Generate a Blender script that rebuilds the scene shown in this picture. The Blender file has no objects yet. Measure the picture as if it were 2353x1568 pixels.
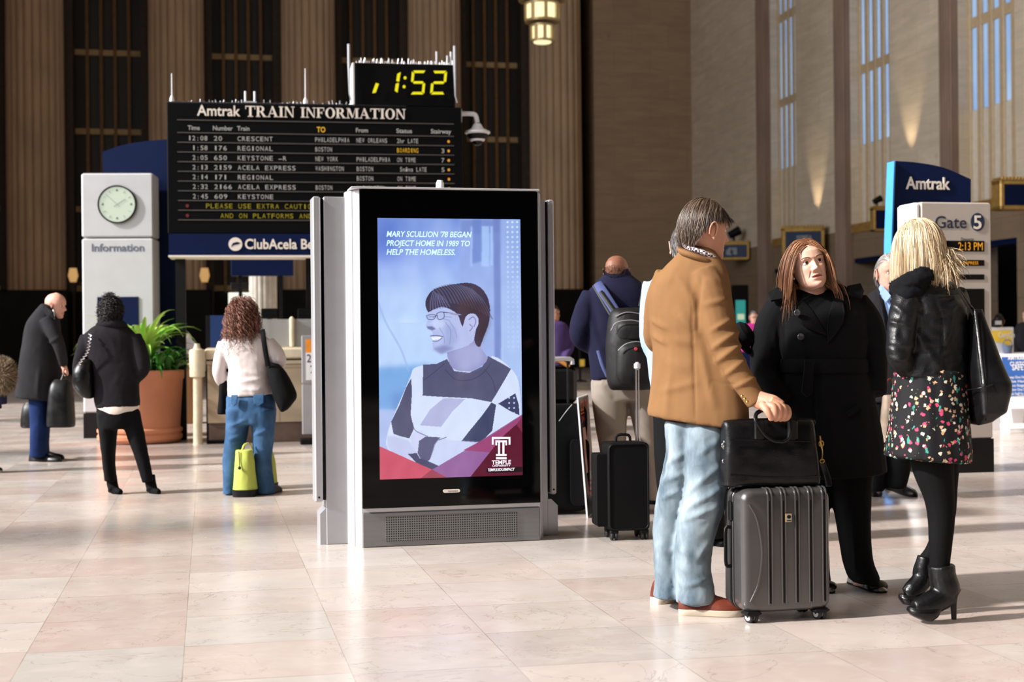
import bpy, math, random
import numpy as np
from mathutils import Vector, Matrix

random.seed(7)
RNG = np.random.default_rng(7)
SC = bpy.context.scene
COL = SC.collection

# ------------------------------------------------------------------ camera
W, H = 2353, 1568
FPX = 3300.0
ROLL = 0.0095
CAM = np.array([0.0, 0.0, 1.2])
RV = np.array([1, 0, -ROLL]) / math.hypot(1, ROLL)
UV_ = np.array([ROLL, 0, 1]) / math.hypot(1, ROLL)
FV = np.array([0.0, 1.0, 0.0])
cam_d = bpy.data.cameras.new('camera')
cam = bpy.data.objects.new('camera', cam_d)
COL.objects.link(cam)
cam.matrix_world = Matrix(((RV[0], UV_[0], -FV[0], CAM[0]), (RV[1], UV_[1], -FV[1], CAM[1]),
                           (RV[2], UV_[2], -FV[2], CAM[2]), (0, 0, 0, 1)))
cam_d.sensor_width = 36.0
cam_d.lens = FPX / W * 36.0
cam_d.clip_end = 300
cam_d.clip_start = 0.05
cam_d.dof.use_dof = True
cam_d.dof.focus_distance = 7.2
cam_d.dof.aperture_fstop = 3.2
SC.camera = cam

EXPOSURE = 0.06
SC.view_settings.view_transform = 'Standard'
SC.view_settings.look = 'None'
SC.view_settings.gamma = 1.0
SC.view_settings.use_curve_mapping = False
SC.view_settings.exposure = EXPOSURE
SC.cycles.use_denoising = True
SC.cycles.max_bounces = 6
SC.cycles.diffuse_bounces = 3
SC.cycles.glossy_bounces = 3
SC.cycles.transmission_bounces = 4
SC.cycles.sample_clamp_indirect = 6.0
SC.cycles.caustics_reflective = False
SC.cycles.caustics_refractive = False

# hall frame: the hall is turned 12 degrees to the camera
HA = math.radians(12.0)
EX = np.array([math.cos(HA), math.sin(HA), 0.0])
EY = np.array([-math.sin(HA), math.cos(HA), 0.0])
def hall(x, y, z=0.0): return EX * x + EY * y + np.array([0, 0, z])
XR, XL, YF, YN, ZC = 21.6, -20.0, 62.0, -16.0, 24.0

# ------------------------------------------------------------------ world, sun, daylight in the window openings, added rear fill
world = bpy.data.worlds.new('world'); SC.world = world
world.use_nodes = True
bg = world.node_tree.nodes['Background']
bg.inputs[0].default_value = (0.55, 0.72, 1.0, 1)
bg.inputs[1].default_value = 0.6

def make_light(name, kind, loc, aim, energy, color, **kw):
    d = bpy.data.lights.new(name, kind); d.energy = energy; d.color = color
    for k, v in kw.items(): setattr(d, k, v)
    o = bpy.data.objects.new(name, d); COL.objects.link(o)
    o.location = loc
    o.rotation_euler = (Vector(aim) - Vector(loc)).to_track_quat('-Z', 'Y').to_euler()
    return o
SUN_TO = np.array([-0.82, -0.28, 0.56])          # direction towards the sun: high on the left
make_light('sun', 'SUN', tuple(SUN_TO * 40), (0, 0, 0), 8.0, (1.0, 0.955, 0.90), angle=math.radians(3.0))
WIN_Y = [-11.6, -4.1, 3.4, 10.9, 18.4, 25.9]     # tall openings in the left wall
WIN_W, WIN_Z0, WIN_Z1 = 6.8, 6.0, 22.0
for wy in WIN_Y:
    c = hall(XL + 0.1, wy, (WIN_Z0 + WIN_Z1) / 2)
    a = hall(0, wy - 1, 8.0)
    l = make_light('window_daylight', 'AREA', tuple(c), tuple(a), 1650, (0.93, 0.96, 1.0), shape='RECTANGLE', size=WIN_W, size_y=WIN_Z1 - WIN_Z0)
    l.data.spread = math.radians(150)
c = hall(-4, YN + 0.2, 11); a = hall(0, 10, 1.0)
make_light('rear_fill_light', 'AREA', tuple(c), tuple(a), 120, (0.95, 0.96, 1.0), shape='RECTANGLE', size=20, size_y=12)  # added fill from behind the camera; the near wall has no window

# ------------------------------------------------------------------ pixel helpers
def ray(px, py): return RV * ((px - 1176.5) / FPX) - UV_ * ((py - 784.0) / FPX) + FV
def P(px, py, Z): return CAM + ray(px, py) * Z
def G(px, py, z=0.0):
    r = ray(px, py); return CAM + r * ((z - CAM[2]) / r[2])
def proj(p):
    q = np.asarray(p) - CAM; d = q @ FV
    return np.stack([1176.5 + FPX * (q @ RV) / d, 784.0 - FPX * (q @ UV_) / d], -1)

class Plane:
    """upright plane with its own frame: x right, y back, z up"""
    def __init__(s, origin, rotz):
        s.o = np.asarray(origin, float); s.a = rotz
        s.x = np.array([math.cos(rotz), math.sin(rotz), 0]); s.y = np.array([-math.sin(rotz), math.cos(rotz), 0])
        s.M = Matrix.Translation(Vector(s.o)) @ Matrix.Rotation(rotz, 4, 'Z')
    def hit(s, px, py, off=0.0):
        r = ray(px, py); t = ((s.o + s.y * off - CAM) @ s.y) / (r @ s.y)
        q = CAM + r * t - s.o
        return np.array([q @ s.x, q[2]])
    def w(s, x, y, z): return s.o + s.x * x + s.y * y + np.array([0, 0, z])

# ------------------------------------------------------------------ materials
def lin(c):
    f = lambda u: u / 12.92 if u <= 0.04045 else ((u + 0.055) / 1.055) ** 2.4
    return tuple(f(u / 255.0) for u in c)
class NT:
    def __init__(s, name):
        s.mat = bpy.data.materials.new(name); s.mat.use_nodes = True
        s.nt = s.mat.node_tree; s.b = s.nt.nodes['Principled BSDF']; s.out = s.nt.nodes['Material Output']
    def n(s, t, **kw):
        nd = s.nt.nodes.new(t)
        for k, v in kw.items():
            if k.startswith('_'): setattr(nd, k[1:], v)
            else: nd.inputs[k.replace('__', ' ')].default_value = v
        return nd
    def l(s, a, b): s.nt.links.new(a, b)
    def coord(s, kind='Object', scale=(1, 1, 1), rot=(0, 0, 0), loc=(0, 0, 0)):
        tc = s.n('ShaderNodeTexCoord'); mp = s.n('ShaderNodeMapping')
        mp.inputs['Scale'].default_value = scale; mp.inputs['Rotation'].default_value = rot; mp.inputs['Location'].default_value = loc
        s.l(tc.outputs[kind], mp.inputs['Vector']); return mp.outputs['Vector']
    def noise(s, vec, scale, detail=4.0, rough=0.55, dist=0.0):
        nd = s.n('ShaderNodeTexNoise', Scale=scale, Detail=detail, Roughness=rough, Distortion=dist); s.l(vec, nd.inputs['Vector']); return nd.outputs[0]
    def ramp(s, fac, stops):
        r = s.n('ShaderNodeValToRGB'); e = r.color_ramp.elements
        while len(e) < len(stops): e.new(0.5)
        for k, (p, c) in enumerate(stops): e[k].position = p; e[k].color = tuple(c[:3]) + (1,)
        s.l(fac, r.inputs[0]); return r.outputs[0]
    def math(s, op, a, b=0.0, c=None):
        m = s.n('ShaderNodeMath', _operation=op)
        for k, v in enumerate((a, b, c)):
            if v is None: continue
            if hasattr(v, 'is_linked') or hasattr(v, 'links'): s.l(v, m.inputs[k])
            else: m.inputs[k].default_value = v
        return m.outputs[0]
    def mix(s, fac, a, b, mode='MIX'):
        m = s.n('ShaderNodeMix', _data_type='RGBA', _blend_type=mode)
        for k, v in ((0, fac), (6, a), (7, b)):
            if hasattr(v, 'links'): s.l(v, m.inputs[k])
            elif k == 0: m.inputs[0].default_value = v
            else: m.inputs[k].default_value = tuple(v[:3]) + (1,)
        return m.outputs[2]
    def bump(s, h, strength=0.3, dist=0.01):
        b = s.n('ShaderNodeBump', Strength=strength, Distance=dist); s.l(h, b.inputs['Height']); s.l(b.outputs[0], s.b.inputs['Normal'])
    def setb(s, **kw):
        for k, v in kw.items():
            k = k.replace('__', ' ')
            if hasattr(v, 'links'): s.l(v, s.b.inputs[k])
            elif isinstance(v, tuple) and len(v) == 3 and len(s.b.inputs[k].default_value) == 4: s.b.inputs[k].default_value = v + (1,)
            else: s.b.inputs[k].default_value = v
        return s.mat
_mc = {}
def mat(name, rgb, rough=0.6, metal=0.0, spec=0.5, var=0.12, vscale=6.0, bump=0.0, bscale=80.0, coat=0.0, sheen=0.0, stretch=(1, 1, 1)):
    """plain procedural material: a base colour with soft variation and optional fine relief"""
    if name in _mc: return _mc[name]
    t = NT(name); c = lin(rgb); v = t.coord(scale=stretch)
    n = t.noise(v, vscale, 3.0)
    lo = tuple(max(0, u * (1 - var)) for u in c); hi = tuple(min(1, u * (1 + var)) for u in c)
    t.setb(Base__Color=t.ramp(n, [(0.3, lo), (0.7, hi)]), Roughness=rough, Metallic=metal, Specular__IOR__Level=spec, Coat__Weight=coat, Sheen__Weight=sheen)
    if bump: t.bump(t.noise(v, bscale, 3.0), bump, 0.004)
    _mc[name] = t.mat; return t.mat
def emis(name, rgb, strength=1.0):
    if name in _mc: return _mc[name]
    t = NT(name); c = lin(rgb)
    t.setb(Base__Color=tuple(u * 0.2 for u in c), Emission__Color=c, Emission__Strength=strength * 2 ** (-EXPOSURE), Roughness=0.4)
    _mc[name] = t.mat; return t.mat

# ------------------------------------------------------------------ numpy perlin noise
_pt = RNG.permutation(256); _pt = np.concatenate([_pt, _pt, _pt])
_gr = RNG.normal(size=(256, 3)); _gr /= np.linalg.norm(_gr, axis=1)[:, None]
def perlin(p):
    p = np.asarray(p, float); i = np.floor(p).astype(int); f = p - i; u = f * f * f * (f * (f * 6 - 15) + 10); i &= 255
    r = np.zeros(len(p))
    for dx in (0, 1):
        for dy in (0, 1):
            for dz in (0, 1):
                h = _pt[_pt[_pt[i[:, 0] + dx] + i[:, 1] + dy] + i[:, 2] + dz]
                d = ((f - np.array([dx, dy, dz])) * _gr[h]).sum(1)
                wx = u[:, 0] if dx else 1 - u[:, 0]; wy = u[:, 1] if dy else 1 - u[:, 1]; wz = u[:, 2] if dz else 1 - u[:, 2]
                r += d * wx * wy * wz
    return r

# ------------------------------------------------------------------ mesh builder
def catmull(pts, n):
    """smooth resampling of rows of pts, n samples per segment"""
    pts = np.asarray(pts, float)
    if len(pts) < 3 or n <= 1:
        if n <= 1: return pts
        t = np.linspace(0, 1, n + 1)[:, None]; return pts[0] * (1 - t) + pts[1] * t
    q = np.vstack([2 * pts[0] - pts[1], pts, 2 * pts[-1] - pts[-2]]); out = []
    for k in range(len(pts) - 1):
        a, b, c, d = q[k:k + 4]
        for t in np.linspace(0, 1, n, endpoint=False):
            out.append(0.5 * ((2 * b) + (c - a) * t + (2 * a - 5 * b + 4 * c - d) * t * t + (3 * b - a - 3 * c + d) * t ** 3))
    out.append(pts[-1]); return np.array(out)
def hull_(n, m, closed_v=False):
    return [(i * m + j, i * m + (j + 1) % m, (i + 1) * m + (j + 1) % m, (i + 1) * m + j) for i in range(n - 1) for j in range(m)]

class MB:
    def __init__(s, M=None): s.v = []; s.f = []; s.m = []; s.nv = 0; s.M = M
    def add(s, v, f, mi=0):
        v = np.asarray(v, float).reshape(-1, 3)
        if s.M is not None:
            A = np.array(s.M); v = v @ A[:3, :3].T + A[:3, 3]
        s.v.append(v); s.f += [tuple(int(i) + s.nv for i in q) for q in f]
        s.m += [mi] * len(f) if isinstance(mi, int) else list(mi)
        s.nv += len(v); return s
    def verts(s): return np.vstack(s.v) if s.v else np.zeros((0, 3))
    def box(s, c, d, bev=0.0, mi=0, rz=0.0):
        """box centred at c with size d; bev chamfers every edge"""
        hx, hy, hz = (u / 2 for u in d); b = min(bev, hx * .95, hy * .95, hz * .95)
        if b <= 0:
            v = np.array([(x, y, z) for z in (-hz, hz) for y in (-hy, hy) for x in (-hx, hx)])
            f = [(0, 2, 3, 1), (4, 5, 7, 6), (0, 1, 5, 4), (2, 6, 7, 3), (0, 4, 6, 2), (1, 3, 7, 5)]
        else:
            rings = []
            for z, k in ((-hz, b), (-hz + b, 0), (hz - b, 0), (hz, b)):
                x, y = hx - k, hy - k
                rings.append([(-x + b, -y, z), (x - b, -y, z), (x, -y + b, z), (x, y - b, z), (x - b, y, z), (-x + b, y, z), (-x, y - b, z), (-x, -y + b, z)])
            v = np.array(rings).reshape(-1, 3); f = hull_(4, 8) + [tuple(range(7, -1, -1)), tuple(range(24, 32))]
        if rz:
            cz, sz = math.cos(rz), math.sin(rz); v = v @ np.array([[cz, sz, 0], [-sz, cz, 0], [0, 0, 1]])
        return s.add(v + np.array(c), f, mi)
    def bar(s, a, b, w, h=None, mi=0, up=(0, 0, 1)):
        """straight square bar from a to b"""
        a = np.asarray(a, float); b = np.asarray(b, float); h = h or w; d = (b - a) / np.linalg.norm(b - a)
        u = np.asarray(up, float)
        if abs(d @ u) > 0.95: u = np.array([0, 1.0, 0])
        x = np.cross(d, u); x /= np.linalg.norm(x); y = np.cross(x, d)
        v = [p + x * sx * w / 2 + y * sy * h / 2 for p in (a, b) for sx, sy in ((-1, -1), (1, -1), (1, 1), (-1, 1))]
        return s.add(v, [(3, 2, 1, 0), (4, 5, 6, 7), (0, 1, 5, 4), (1, 2, 6, 5), (2, 3, 7, 6), (3, 0, 4, 7)], mi)
    def loft(s, rings, mi=0, cap=True):
        R = np.asarray(rings, float); n, m = R.shape[:2]; v = R.reshape(-1, 3); f = hull_(n, m)
        if cap:
            v = np.vstack([v, R[0].mean(0), R[-1].mean(0)]); a, b = n * m, n * m + 1
            f += [(a, (j + 1) % m, j) for j in range(m)] + [(b, (n - 1) * m + j, (n - 1) * m + (j + 1) % m) for j in range(m)]
        return s.add(v, f, mi)
    def tube(s, path, rad, segs=8, mi=0, cap=True, sm=1, flat=1.0, up=None):
        """round tube along a path; flat squashes it along the frame's second axis"""
        p = np.asarray(path, float); r = np.full(len(p), rad) if np.isscalar(rad) else np.asarray(rad, float)
        if sm > 1:
            q = catmull(np.hstack([p, r[:, None]]), sm); p, r = q[:, :3], np.maximum(q[:, 3], 1e-4)
        t = np.gradient(p, axis=0); t /= np.linalg.norm(t, axis=1)[:, None] + 1e-12
        u = np.array([0.0, -1, 0]) if up is None else np.asarray(up, float)
        if abs(t[0] @ u) > 0.95: u = np.array([1.0, 0, 0])
        an = np.linspace(0, 2 * math.pi, segs, endpoint=False); rings = []
        for k in range(len(p)):
            u = u - t[k] * (u @ t[k]); u /= np.linalg.norm(u) + 1e-12; w = np.cross(t[k], u)
            rings.append(p[k] + r[k] * (np.cos(an)[:, None] * w + flat * np.sin(an)[:, None] * u))
        return s.loft(rings, mi, cap)
    def lathe(s, prof, segs=24, c=(0, 0, 0), mi=0, flute=None):
        an = np.linspace(0, 2 * math.pi, segs, endpoint=False); rings = []
        for r, z in prof:
            rr = r * (flute(an) if flute else 1.0); rings.append(np.stack([c[0] + rr * np.cos(an), c[1] + rr * np.sin(an), np.full(segs, c[2] + z)], -1))
        return s.loft(rings, mi)
    def ball(s, c, r, segs=12, mi=0):
        r = np.asarray(r if not np.isscalar(r) else (r, r, r), float)
        ph = np.linspace(-math.pi / 2 + .08, math.pi / 2 - .08, max(4, segs // 2 + 1)); an = np.linspace(0, 2 * math.pi, segs, endpoint=False)
        return s.loft([np.stack([c[0] + r[0] * np.cos(q) * np.cos(an), c[1] + r[1] * np.cos(q) * np.sin(an), np.full(segs, c[2] + r[2] * math.sin(q))], -1) for q in ph], mi)
    def prism(s, outline, y0, y1, mi=0):
        """outline in x,z pushed from depth y0 to y1 (front faces -y)"""
        o = np.asarray(outline, float); n = len(o)
        v = np.vstack([np.stack([o[:, 0], np.full(n, y0), o[:, 1]], -1), np.stack([o[:, 0], np.full(n, y1), o[:, 1]], -1)])
        return s.add(v, [tuple(range(n)), tuple(range(2 * n - 1, n - 1, -1))] + [(i, i + n, (i + 1) % n + n, (i + 1) % n) for i in range(n)], mi)
    def text(s, txt, x0, z0, w=None, h=None, y=0.0, ext=0.002, bold=0.0, shear=0.0, mi=0, align='L', flip=False):
        """lettering on a plane facing -y: capitals h tall, squeezed to width w"""
        cu = bpy.data.curves.new('t', 'FONT'); cu.body = txt; cu.size = 1.0; cu.offset = bold; cu.shear = shear; cu.extrude = 0.0; cu.resolution_u = 3
        o = bpy.data.objects.new('t', cu); COL.objects.link(o)
        dg = bpy.context.evaluated_depsgraph_get(); me = o.evaluated_get(dg).to_mesh()
        n = len(me.vertices)
        if n:
            v = np.zeros(n * 3); me.vertices.foreach_get('co', v); v = v.reshape(-1, 3); f = [tuple(p.vertices) for p in me.polygons]
            x = v[:, 0] - v[:, 0].min(); zz = v[:, 1]
            kh = (h / CAPH) if h else 1.0; kx = (w / x.max()) if w else kh
            x = x * kx; zz = zz * kh
            if align == 'C': x = x - x.max() / 2
            if align == 'R': x = x - x.max()
            if ext:
                vv = np.vstack([np.stack([x0 + x, np.full(n, y - ext), z0 + zz], -1), np.stack([x0 + x, np.full(n, y), z0 + zz], -1)])
                ed = {}
                for q in f:
                    for a, b in zip(q, q[1:] + q[:1]): ed[(a, b)] = 1
                sd = [(b, a, a + n, b + n) for (a, b) in ed if (b, a) not in ed]
                s.add(vv, f + sd, mi)
            else: s.add(np.stack([x0 + x, np.full(n, y), z0 + zz], -1), f, mi)
        o.evaluated_get(dg).to_mesh_clear(); bpy.data.objects.remove(o); bpy.data.curves.remove(cu)
        return s
CAPH = 0.682
WM = {}
def to_mesh(name, v, f, mats, mi=None, smooth=True, sharp=35):
    me = bpy.data.meshes.new(name); me.from_pydata([tuple(q) for q in v], [], f)
    for m in (mats if isinstance(mats, (list, tuple)) else [mats]): me.materials.append(m)
    if mi is not None and len(set(mi)) > 1 or (mi is not None and len(mi) and mi[0] != 0): me.polygons.foreach_set('material_index', np.array(mi, dtype=np.int32))
    if smooth:
        me.polygons.foreach_set('use_smooth', np.ones(len(me.polygons), bool)); me.update()
        if sharp: me.set_sharp_from_angle(angle=math.radians(sharp))
    me.update(); return me
def obj(name, mb, mats, parent=None, smooth=True, sharp=35, base=None):
    """link one mesh object; mb holds world coordinates"""
    v = mb.verts()
    if parent is not None: Mw = WM[parent.name]
    else:
        lo, hi = v.min(0), v.max(0); b = base if base is not None else ((lo[0] + hi[0]) / 2, (lo[1] + hi[1]) / 2, lo[2])
        Mw = Matrix.Translation(Vector(b))
    A = np.array(Mw.inverted()); v = v @ A[:3, :3].T + A[:3, 3]
    o = bpy.data.objects.new(name, to_mesh(name, v, mb.f, mats, mb.m, smooth, sharp)); COL.objects.link(o)
    if parent is not None: o.parent = parent
    else: o.matrix_world = Mw
    WM[o.name] = Mw; return o
def tag(o, label, cat, group=None):
    o['label'] = label; o['category'] = cat
    if group: o['group'] = group
    return o
def thing(name, label, cat, loc, rotz=0.0, group=None):
    o = bpy.data.objects.new(name, None); COL.objects.link(o)
    o.empty_display_size = 0.1
    M = Matrix.Translation(Vector(loc)) @ Matrix.Rotation(rotz, 4, 'Z'); o.matrix_world = M; WM[o.name] = M
    return tag(o, label, cat, group)
def struct(name, mb, mats, smooth=True, sharp=35):
    o = obj(name, mb, mats, None, smooth, sharp); o['kind'] = 'structure'; return o
def remesh(mb, vox, it=3, fac=0.5):
    """fuse the closed shells of mb into one continuous surface"""
    me = bpy.data.meshes.new('r'); me.from_pydata([tuple(q) for q in mb.verts()], [], mb.f)
    o = bpy.data.objects.new('r', me); COL.objects.link(o)
    r = o.modifiers.new('r', 'REMESH'); r.mode = 'VOXEL'; r.voxel_size = vox
    if it: s = o.modifiers.new('s', 'SMOOTH'); s.iterations = it; s.factor = fac
    dg = bpy.context.evaluated_depsgraph_get(); e = o.evaluated_get(dg); m = e.to_mesh()
    v = np.zeros(len(m.vertices) * 3); m.vertices.foreach_get('co', v); f = [tuple(p.vertices) for p in m.polygons]
    nn = np.zeros(len(m.vertices) * 3); m.vertices.foreach_get('normal', nn)
    e.to_mesh_clear(); bpy.data.objects.remove(o); bpy.data.meshes.remove(me)
    return v.reshape(-1, 3), f, nn.reshape(-1, 3)
# ------------------------------------------------------------------ hall materials
def mat_floor():
    t = NT('marble_floor'); TW, TD = 0.601, 0.622
    g = G(418, 1568); gx, gy = float(g @ EX), float(g @ EY); g2 = G(451, 1317); gy2 = float(g2 @ EY)
    tc = t.n('ShaderNodeTexCoord'); sub = t.n('ShaderNodeMapping'); sub.vector_type = 'POINT'
    sub.inputs['Rotation'].default_value = (0, 0, -HA)
    t.l(tc.outputs['Object'], sub.inputs['Vector'])
    sx = t.n('ShaderNodeSeparateXYZ'); t.l(sub.outputs[0], sx.inputs[0])
    ux = t.math('DIVIDE', t.math('SUBTRACT', sx.outputs[0], gx), TW)
    uy = t.math('DIVIDE', t.math('SUBTRACT', sx.outputs[1], gy2), TD)
    # every other strip of slabs is shifted a little, as laid by hand
    uy = t.math('ADD', uy, t.math('MULTIPLY', t.math('FLOOR', ux), 0.045))
    cx, cy = t.math('FLOOR', ux), t.math('FLOOR', uy)
    cb = t.n('ShaderNodeCombineXYZ'); t.l(cx, cb.inputs[0]); t.l(cy, cb.inputs[1])
    wn = t.n('ShaderNodeTexWhiteNoise', _noise_dimensions='2D'); t.l(cb.outputs[0], wn.inputs['Vector'])
    tile = t.ramp(wn.outputs['Value'], [(0.0, lin((178, 170, 163))), (0.22, lin((194, 184, 178))), (0.42, lin((178, 161, 153))), (0.6, lin((197, 189, 182))), (0.78, lin((164, 164, 161))), (0.9, lin((188, 168, 159))), (1.0, lin((200, 193, 188)))])
    # cloudy marble inside each slab, offset per slab
    off = t.n('ShaderNodeVectorMath', _operation='SCALE'); t.l(wn.outputs['Color'], off.inputs[0]); off.inputs['Scale'].default_value = 30
    vv = t.n('ShaderNodeVectorMath', _operation='ADD'); t.l(sub.outputs[0], vv.inputs[0]); t.l(off.outputs[0], vv.inputs[1])
    cloud = t.noise(vv.outputs[0], 2.2, 6, 0.6, 0.8)
    c = t.mix(t.math('MULTIPLY', cloud, 0.55), tile, lin((174, 156, 145)), 'MIX')
    cl2 = t.noise(vv.outputs[0], 6.0, 4, 0.6, 0.5)
    c = t.mix(t.ramp(cl2, [(0.45, (0, 0, 0)), (0.75, (.35, .35, .35))]), c, lin((204, 194, 186)))
    vn = t.noise(vv.outputs[0], 1.5, 5, 0.62, 1.3)
    vein = t.math('ABSOLUTE', t.math('SUBTRACT', vn, 0.5))
    c = t.mix(t.ramp(vein, [(0.0, (.5, .5, .5)), (0.005, (0, 0, 0))]), c, lin((128, 116, 106)))
    # joints
    def edge(u, w):
        fr = t.math('FRACT', u); d = t.math('MINIMUM', fr, t.math('SUBTRACT', 1.0, fr)); return t.math('LESS_THAN', d, w)
    jn = t.math('MAXIMUM', t.math('MULTIPLY', edge(ux, 0.0032), 0.55), t.math('MULTIPLY', edge(uy, 0.0060), 0.45))
    jn = t.math('MULTIPLY', jn, t.ramp(t.noise(sub.outputs[0], 3.0, 4), [(0.3, (.25, .25, .25)), (0.7, (1, 1, 1))]))
    c = t.mix(jn, c, lin((70, 60, 52)))
    rg = t.ramp(t.noise(sub.outputs[0], 1.7, 5), [(0.3, (.16, .16, .16)), (0.7, (.30, .30, .30))])
    t.setb(Base__Color=c, Roughness=rg, Specular__IOR__Level=0.5)
    return t.mat
def mat_stone(name, a, b, block=(1.1, 0.75), dark=0.7):
    """travertine blocks with faint joints and pits"""
    t = NT(name); tc = t.n('ShaderNodeTexCoord'); mp = t.n('ShaderNodeMapping'); mp.inputs['Rotation'].default_value = (0, 0, -HA)
    t.l(tc.outputs['Object'], mp.inputs[0]); sx = t.n('ShaderNodeSeparateXYZ'); t.l(mp.outputs[0], sx.inputs[0])
    u = t.math('ADD', sx.outputs[0], sx.outputs[1]); cb = t.n('ShaderNodeCombineXYZ'); t.l(u, cb.inputs[0]); t.l(sx.outputs[2], cb.inputs[1])
    br = t.n('ShaderNodeTexBrick'); br.inputs['Scale'].default_value = 1.0; br.inputs['Brick Width'].default_value = block[0]; br.inputs['Row Height'].default_value = block[1]
    br.inputs['Mortar Size'].default_value = 0.012; br.inputs['Mortar Smooth'].default_value = 0.6; br.inputs['Bias'].default_value = 0.0
    br.inputs['Color1'].default_value = lin(a) + (1,); br.inputs['Color2'].default_value = lin(b) + (1,); br.inputs['Mortar'].default_value = tuple(x * dark for x in lin(b)) + (1,)
    t.l(cb.outputs[0], br.inputs['Vector'])
    st = t.n('ShaderNodeMapping'); st.inputs['Scale'].default_value = (.6, .6, 4); t.l(tc.outputs['Object'], st.inputs[0])
    n1 = t.noise(st.outputs[0], 1.2, 6, .65, .4)
    c = t.mix(t.ramp(n1, [(.3, (.0, .0, .0)), (.75, (.55, .55, .55))]), br.outputs[0], tuple(x * .55 for x in lin(a)))
    n2 = t.noise(tc.outputs['Object'], .9, 8, .7)
    c = t.mix(t.ramp(n2, [(.66, (0, 0, 0)), (.74, (.7, .7, .7))]), c, tuple(x * .35 for x in lin(b)))
    t.setb(Base__Color=c, Roughness=.75, Specular__IOR__Level=.25)
    t.bump(n1, .25, .02); return t.mat
M_FLOOR = mat_floor()
M_STONE = mat_stone('brown_travertine', (182, 155, 126), (175, 149, 121), (1.7, 1.1), .82)
M_PIER = mat_stone('pale_travertine', (236, 220, 196), (226, 210, 186), (1.6, 1.0), .85)
M_COL = mat('column_stone', (200, 170, 140), .8, var=.12, vscale=1.2, stretch=(1, 1, .35), spec=.2)
M_JAMB = mat('dark_bronze_jamb', (58, 46, 36), .7, var=.2)
M_PIL = mat('pilaster_stone', (146, 122, 106), .6, var=.22, vscale=1.5, stretch=(1, 1, .3), spec=.3)
M_BLACKST = mat('black_granite', (16, 14, 13), .45, var=.5, vscale=2, spec=.15)
M_DARKGLASS = mat('dark_window_glass', (30, 28, 26), .5, var=.35, vscale=1.0, stretch=(3, 3, .3))
M_BRONZE = mat('bronze_bar', (112, 78, 40), .5, .2, var=.2)
M_SILL = mat('cream_transom', (176, 148, 104), .6, var=.1)
M_CREAM = mat('cream_metal', (232, 222, 204), .5, var=.06)
M_TANM = mat('tan_mullion', (206, 182, 146), .5, var=.08)
M_GOLD = mat('gilded_bronze', (204, 164, 92), .38, .55, var=.15)
M_NAVY = mat('navy_sign', (8, 22, 58), .5, var=.08, spec=.12)
M_PLAST = mat('plaster', (170, 150, 126), .9)
def mat_pane():
    t = NT('sky_lit_pane'); v = t.coord(scale=(.3, .3, .25)); n = t.noise(v, 1.0, 4)
    c = t.ramp(n, [(.3, lin((118, 158, 214))), (.7, lin((176, 204, 238)))])
    t.setb(Base__Color=(.02, .03, .04), Emission__Color=c, Emission__Strength=1.0 * 2 ** (-EXPOSURE), Roughness=.2); return t.mat
M_PANE = mat_pane()

# ------------------------------------------------------------------ shell of the hall
HM = Matrix.Rotation(HA, 4, 'Z')
def hb(): return MB(HM)                          # builder in hall coordinates
struct('floor', MB(HM).box(((XL + XR) / 2, (YN + YF) / 2 + 2, -.05), (XR - XL + 4, YF - YN + 8, .1)), M_FLOOR, False)
bpy.data.objects['floor'].data.transform(bpy.data.objects['floor'].matrix_world); bpy.data.objects['floor'].matrix_world = Matrix.Identity(4)
struct('ceiling', hb().box(((XL + XR) / 2, (YN + YF) / 2 + 2, ZC + .2), (XR - XL + 4, YF - YN + 8, .4)), M_PLAST, False)
b = hb(); edges = [YN] + [q for wy in WIN_Y for q in (wy - WIN_W / 2, wy + WIN_W / 2)] + [YF + 4]
b.box((XL - .4, (YN + YF + 4) / 2, WIN_Z0 / 2), (.8, YF + 4 - YN, WIN_Z0)); b.box((XL - .4, (YN + YF + 4) / 2, (WIN_Z1 + ZC) / 2), (.8, YF + 4 - YN, ZC - WIN_Z1))
for a, c in zip(edges[::2], edges[1::2]): b.box((XL - .4, (a + c) / 2, (WIN_Z0 + WIN_Z1) / 2), (.8, c - a, WIN_Z1 - WIN_Z0))
struct('wall_left', b, M_PIER, False)
struct('wall_near', hb().box(((XL + XR) / 2, YN - .4, ZC / 2), (XR - XL + 4, .8, ZC)), M_BLACKST, False)

# far wall: columns, dark glazing behind them, and plain stone to the right
def hx_at(px, yh):                                # hall x of pixel column px on the plane y=yh
    r = ray(px, 784); Z = yh / (r @ EY); return float(r @ EX) * Z
GY = YF + 1.6
b = hb(); b.box((hx_at(640, GY), GY + .3, ZC / 2), (46, .3, ZC)); struct('wall_far', b, M_BLACKST, False)
x0s = hx_at(1370, YF); b = hb(); b.box(((x0s + XR + .6) / 2, YF + .9, ZC / 2), (XR + .6 - x0s, 1.8, ZC)); struct('wall_end', b, M_STONE, False)
col_px = [-232, 85, 411, 715, 1006, 1284]
cxs = [hx_at(p, YF - .2) for p in col_px]
fl = lambda an: 1 - .045 * np.abs(np.sin(an * 12)) ** .5
for k, cx in enumerate(cxs):
    b = hb(); b.lathe([(1.16, 3.4), (1.16, 6.4), (1.15, 12), (1.13, ZC)], 320, (cx, YF, 0), flute=lambda an: 1 - .11 * (1 - np.abs(np.sin(an * 10)) ** .45))
    struct('trim_%d' % (k + 1), b, M_COL, True, 50)
b = hb()
for k, cx in enumerate(cxs): b.box((cx, YF - .1, 1.72), (2.75, 2.7, 3.44), .05)
b.box(((cxs[0] + cxs[-1]) / 2, YF + 1.0, 1.7), (cxs[-1] - cxs[0], .6, 3.4)); struct('trim_7', b, M_BLACKST, False)
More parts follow.
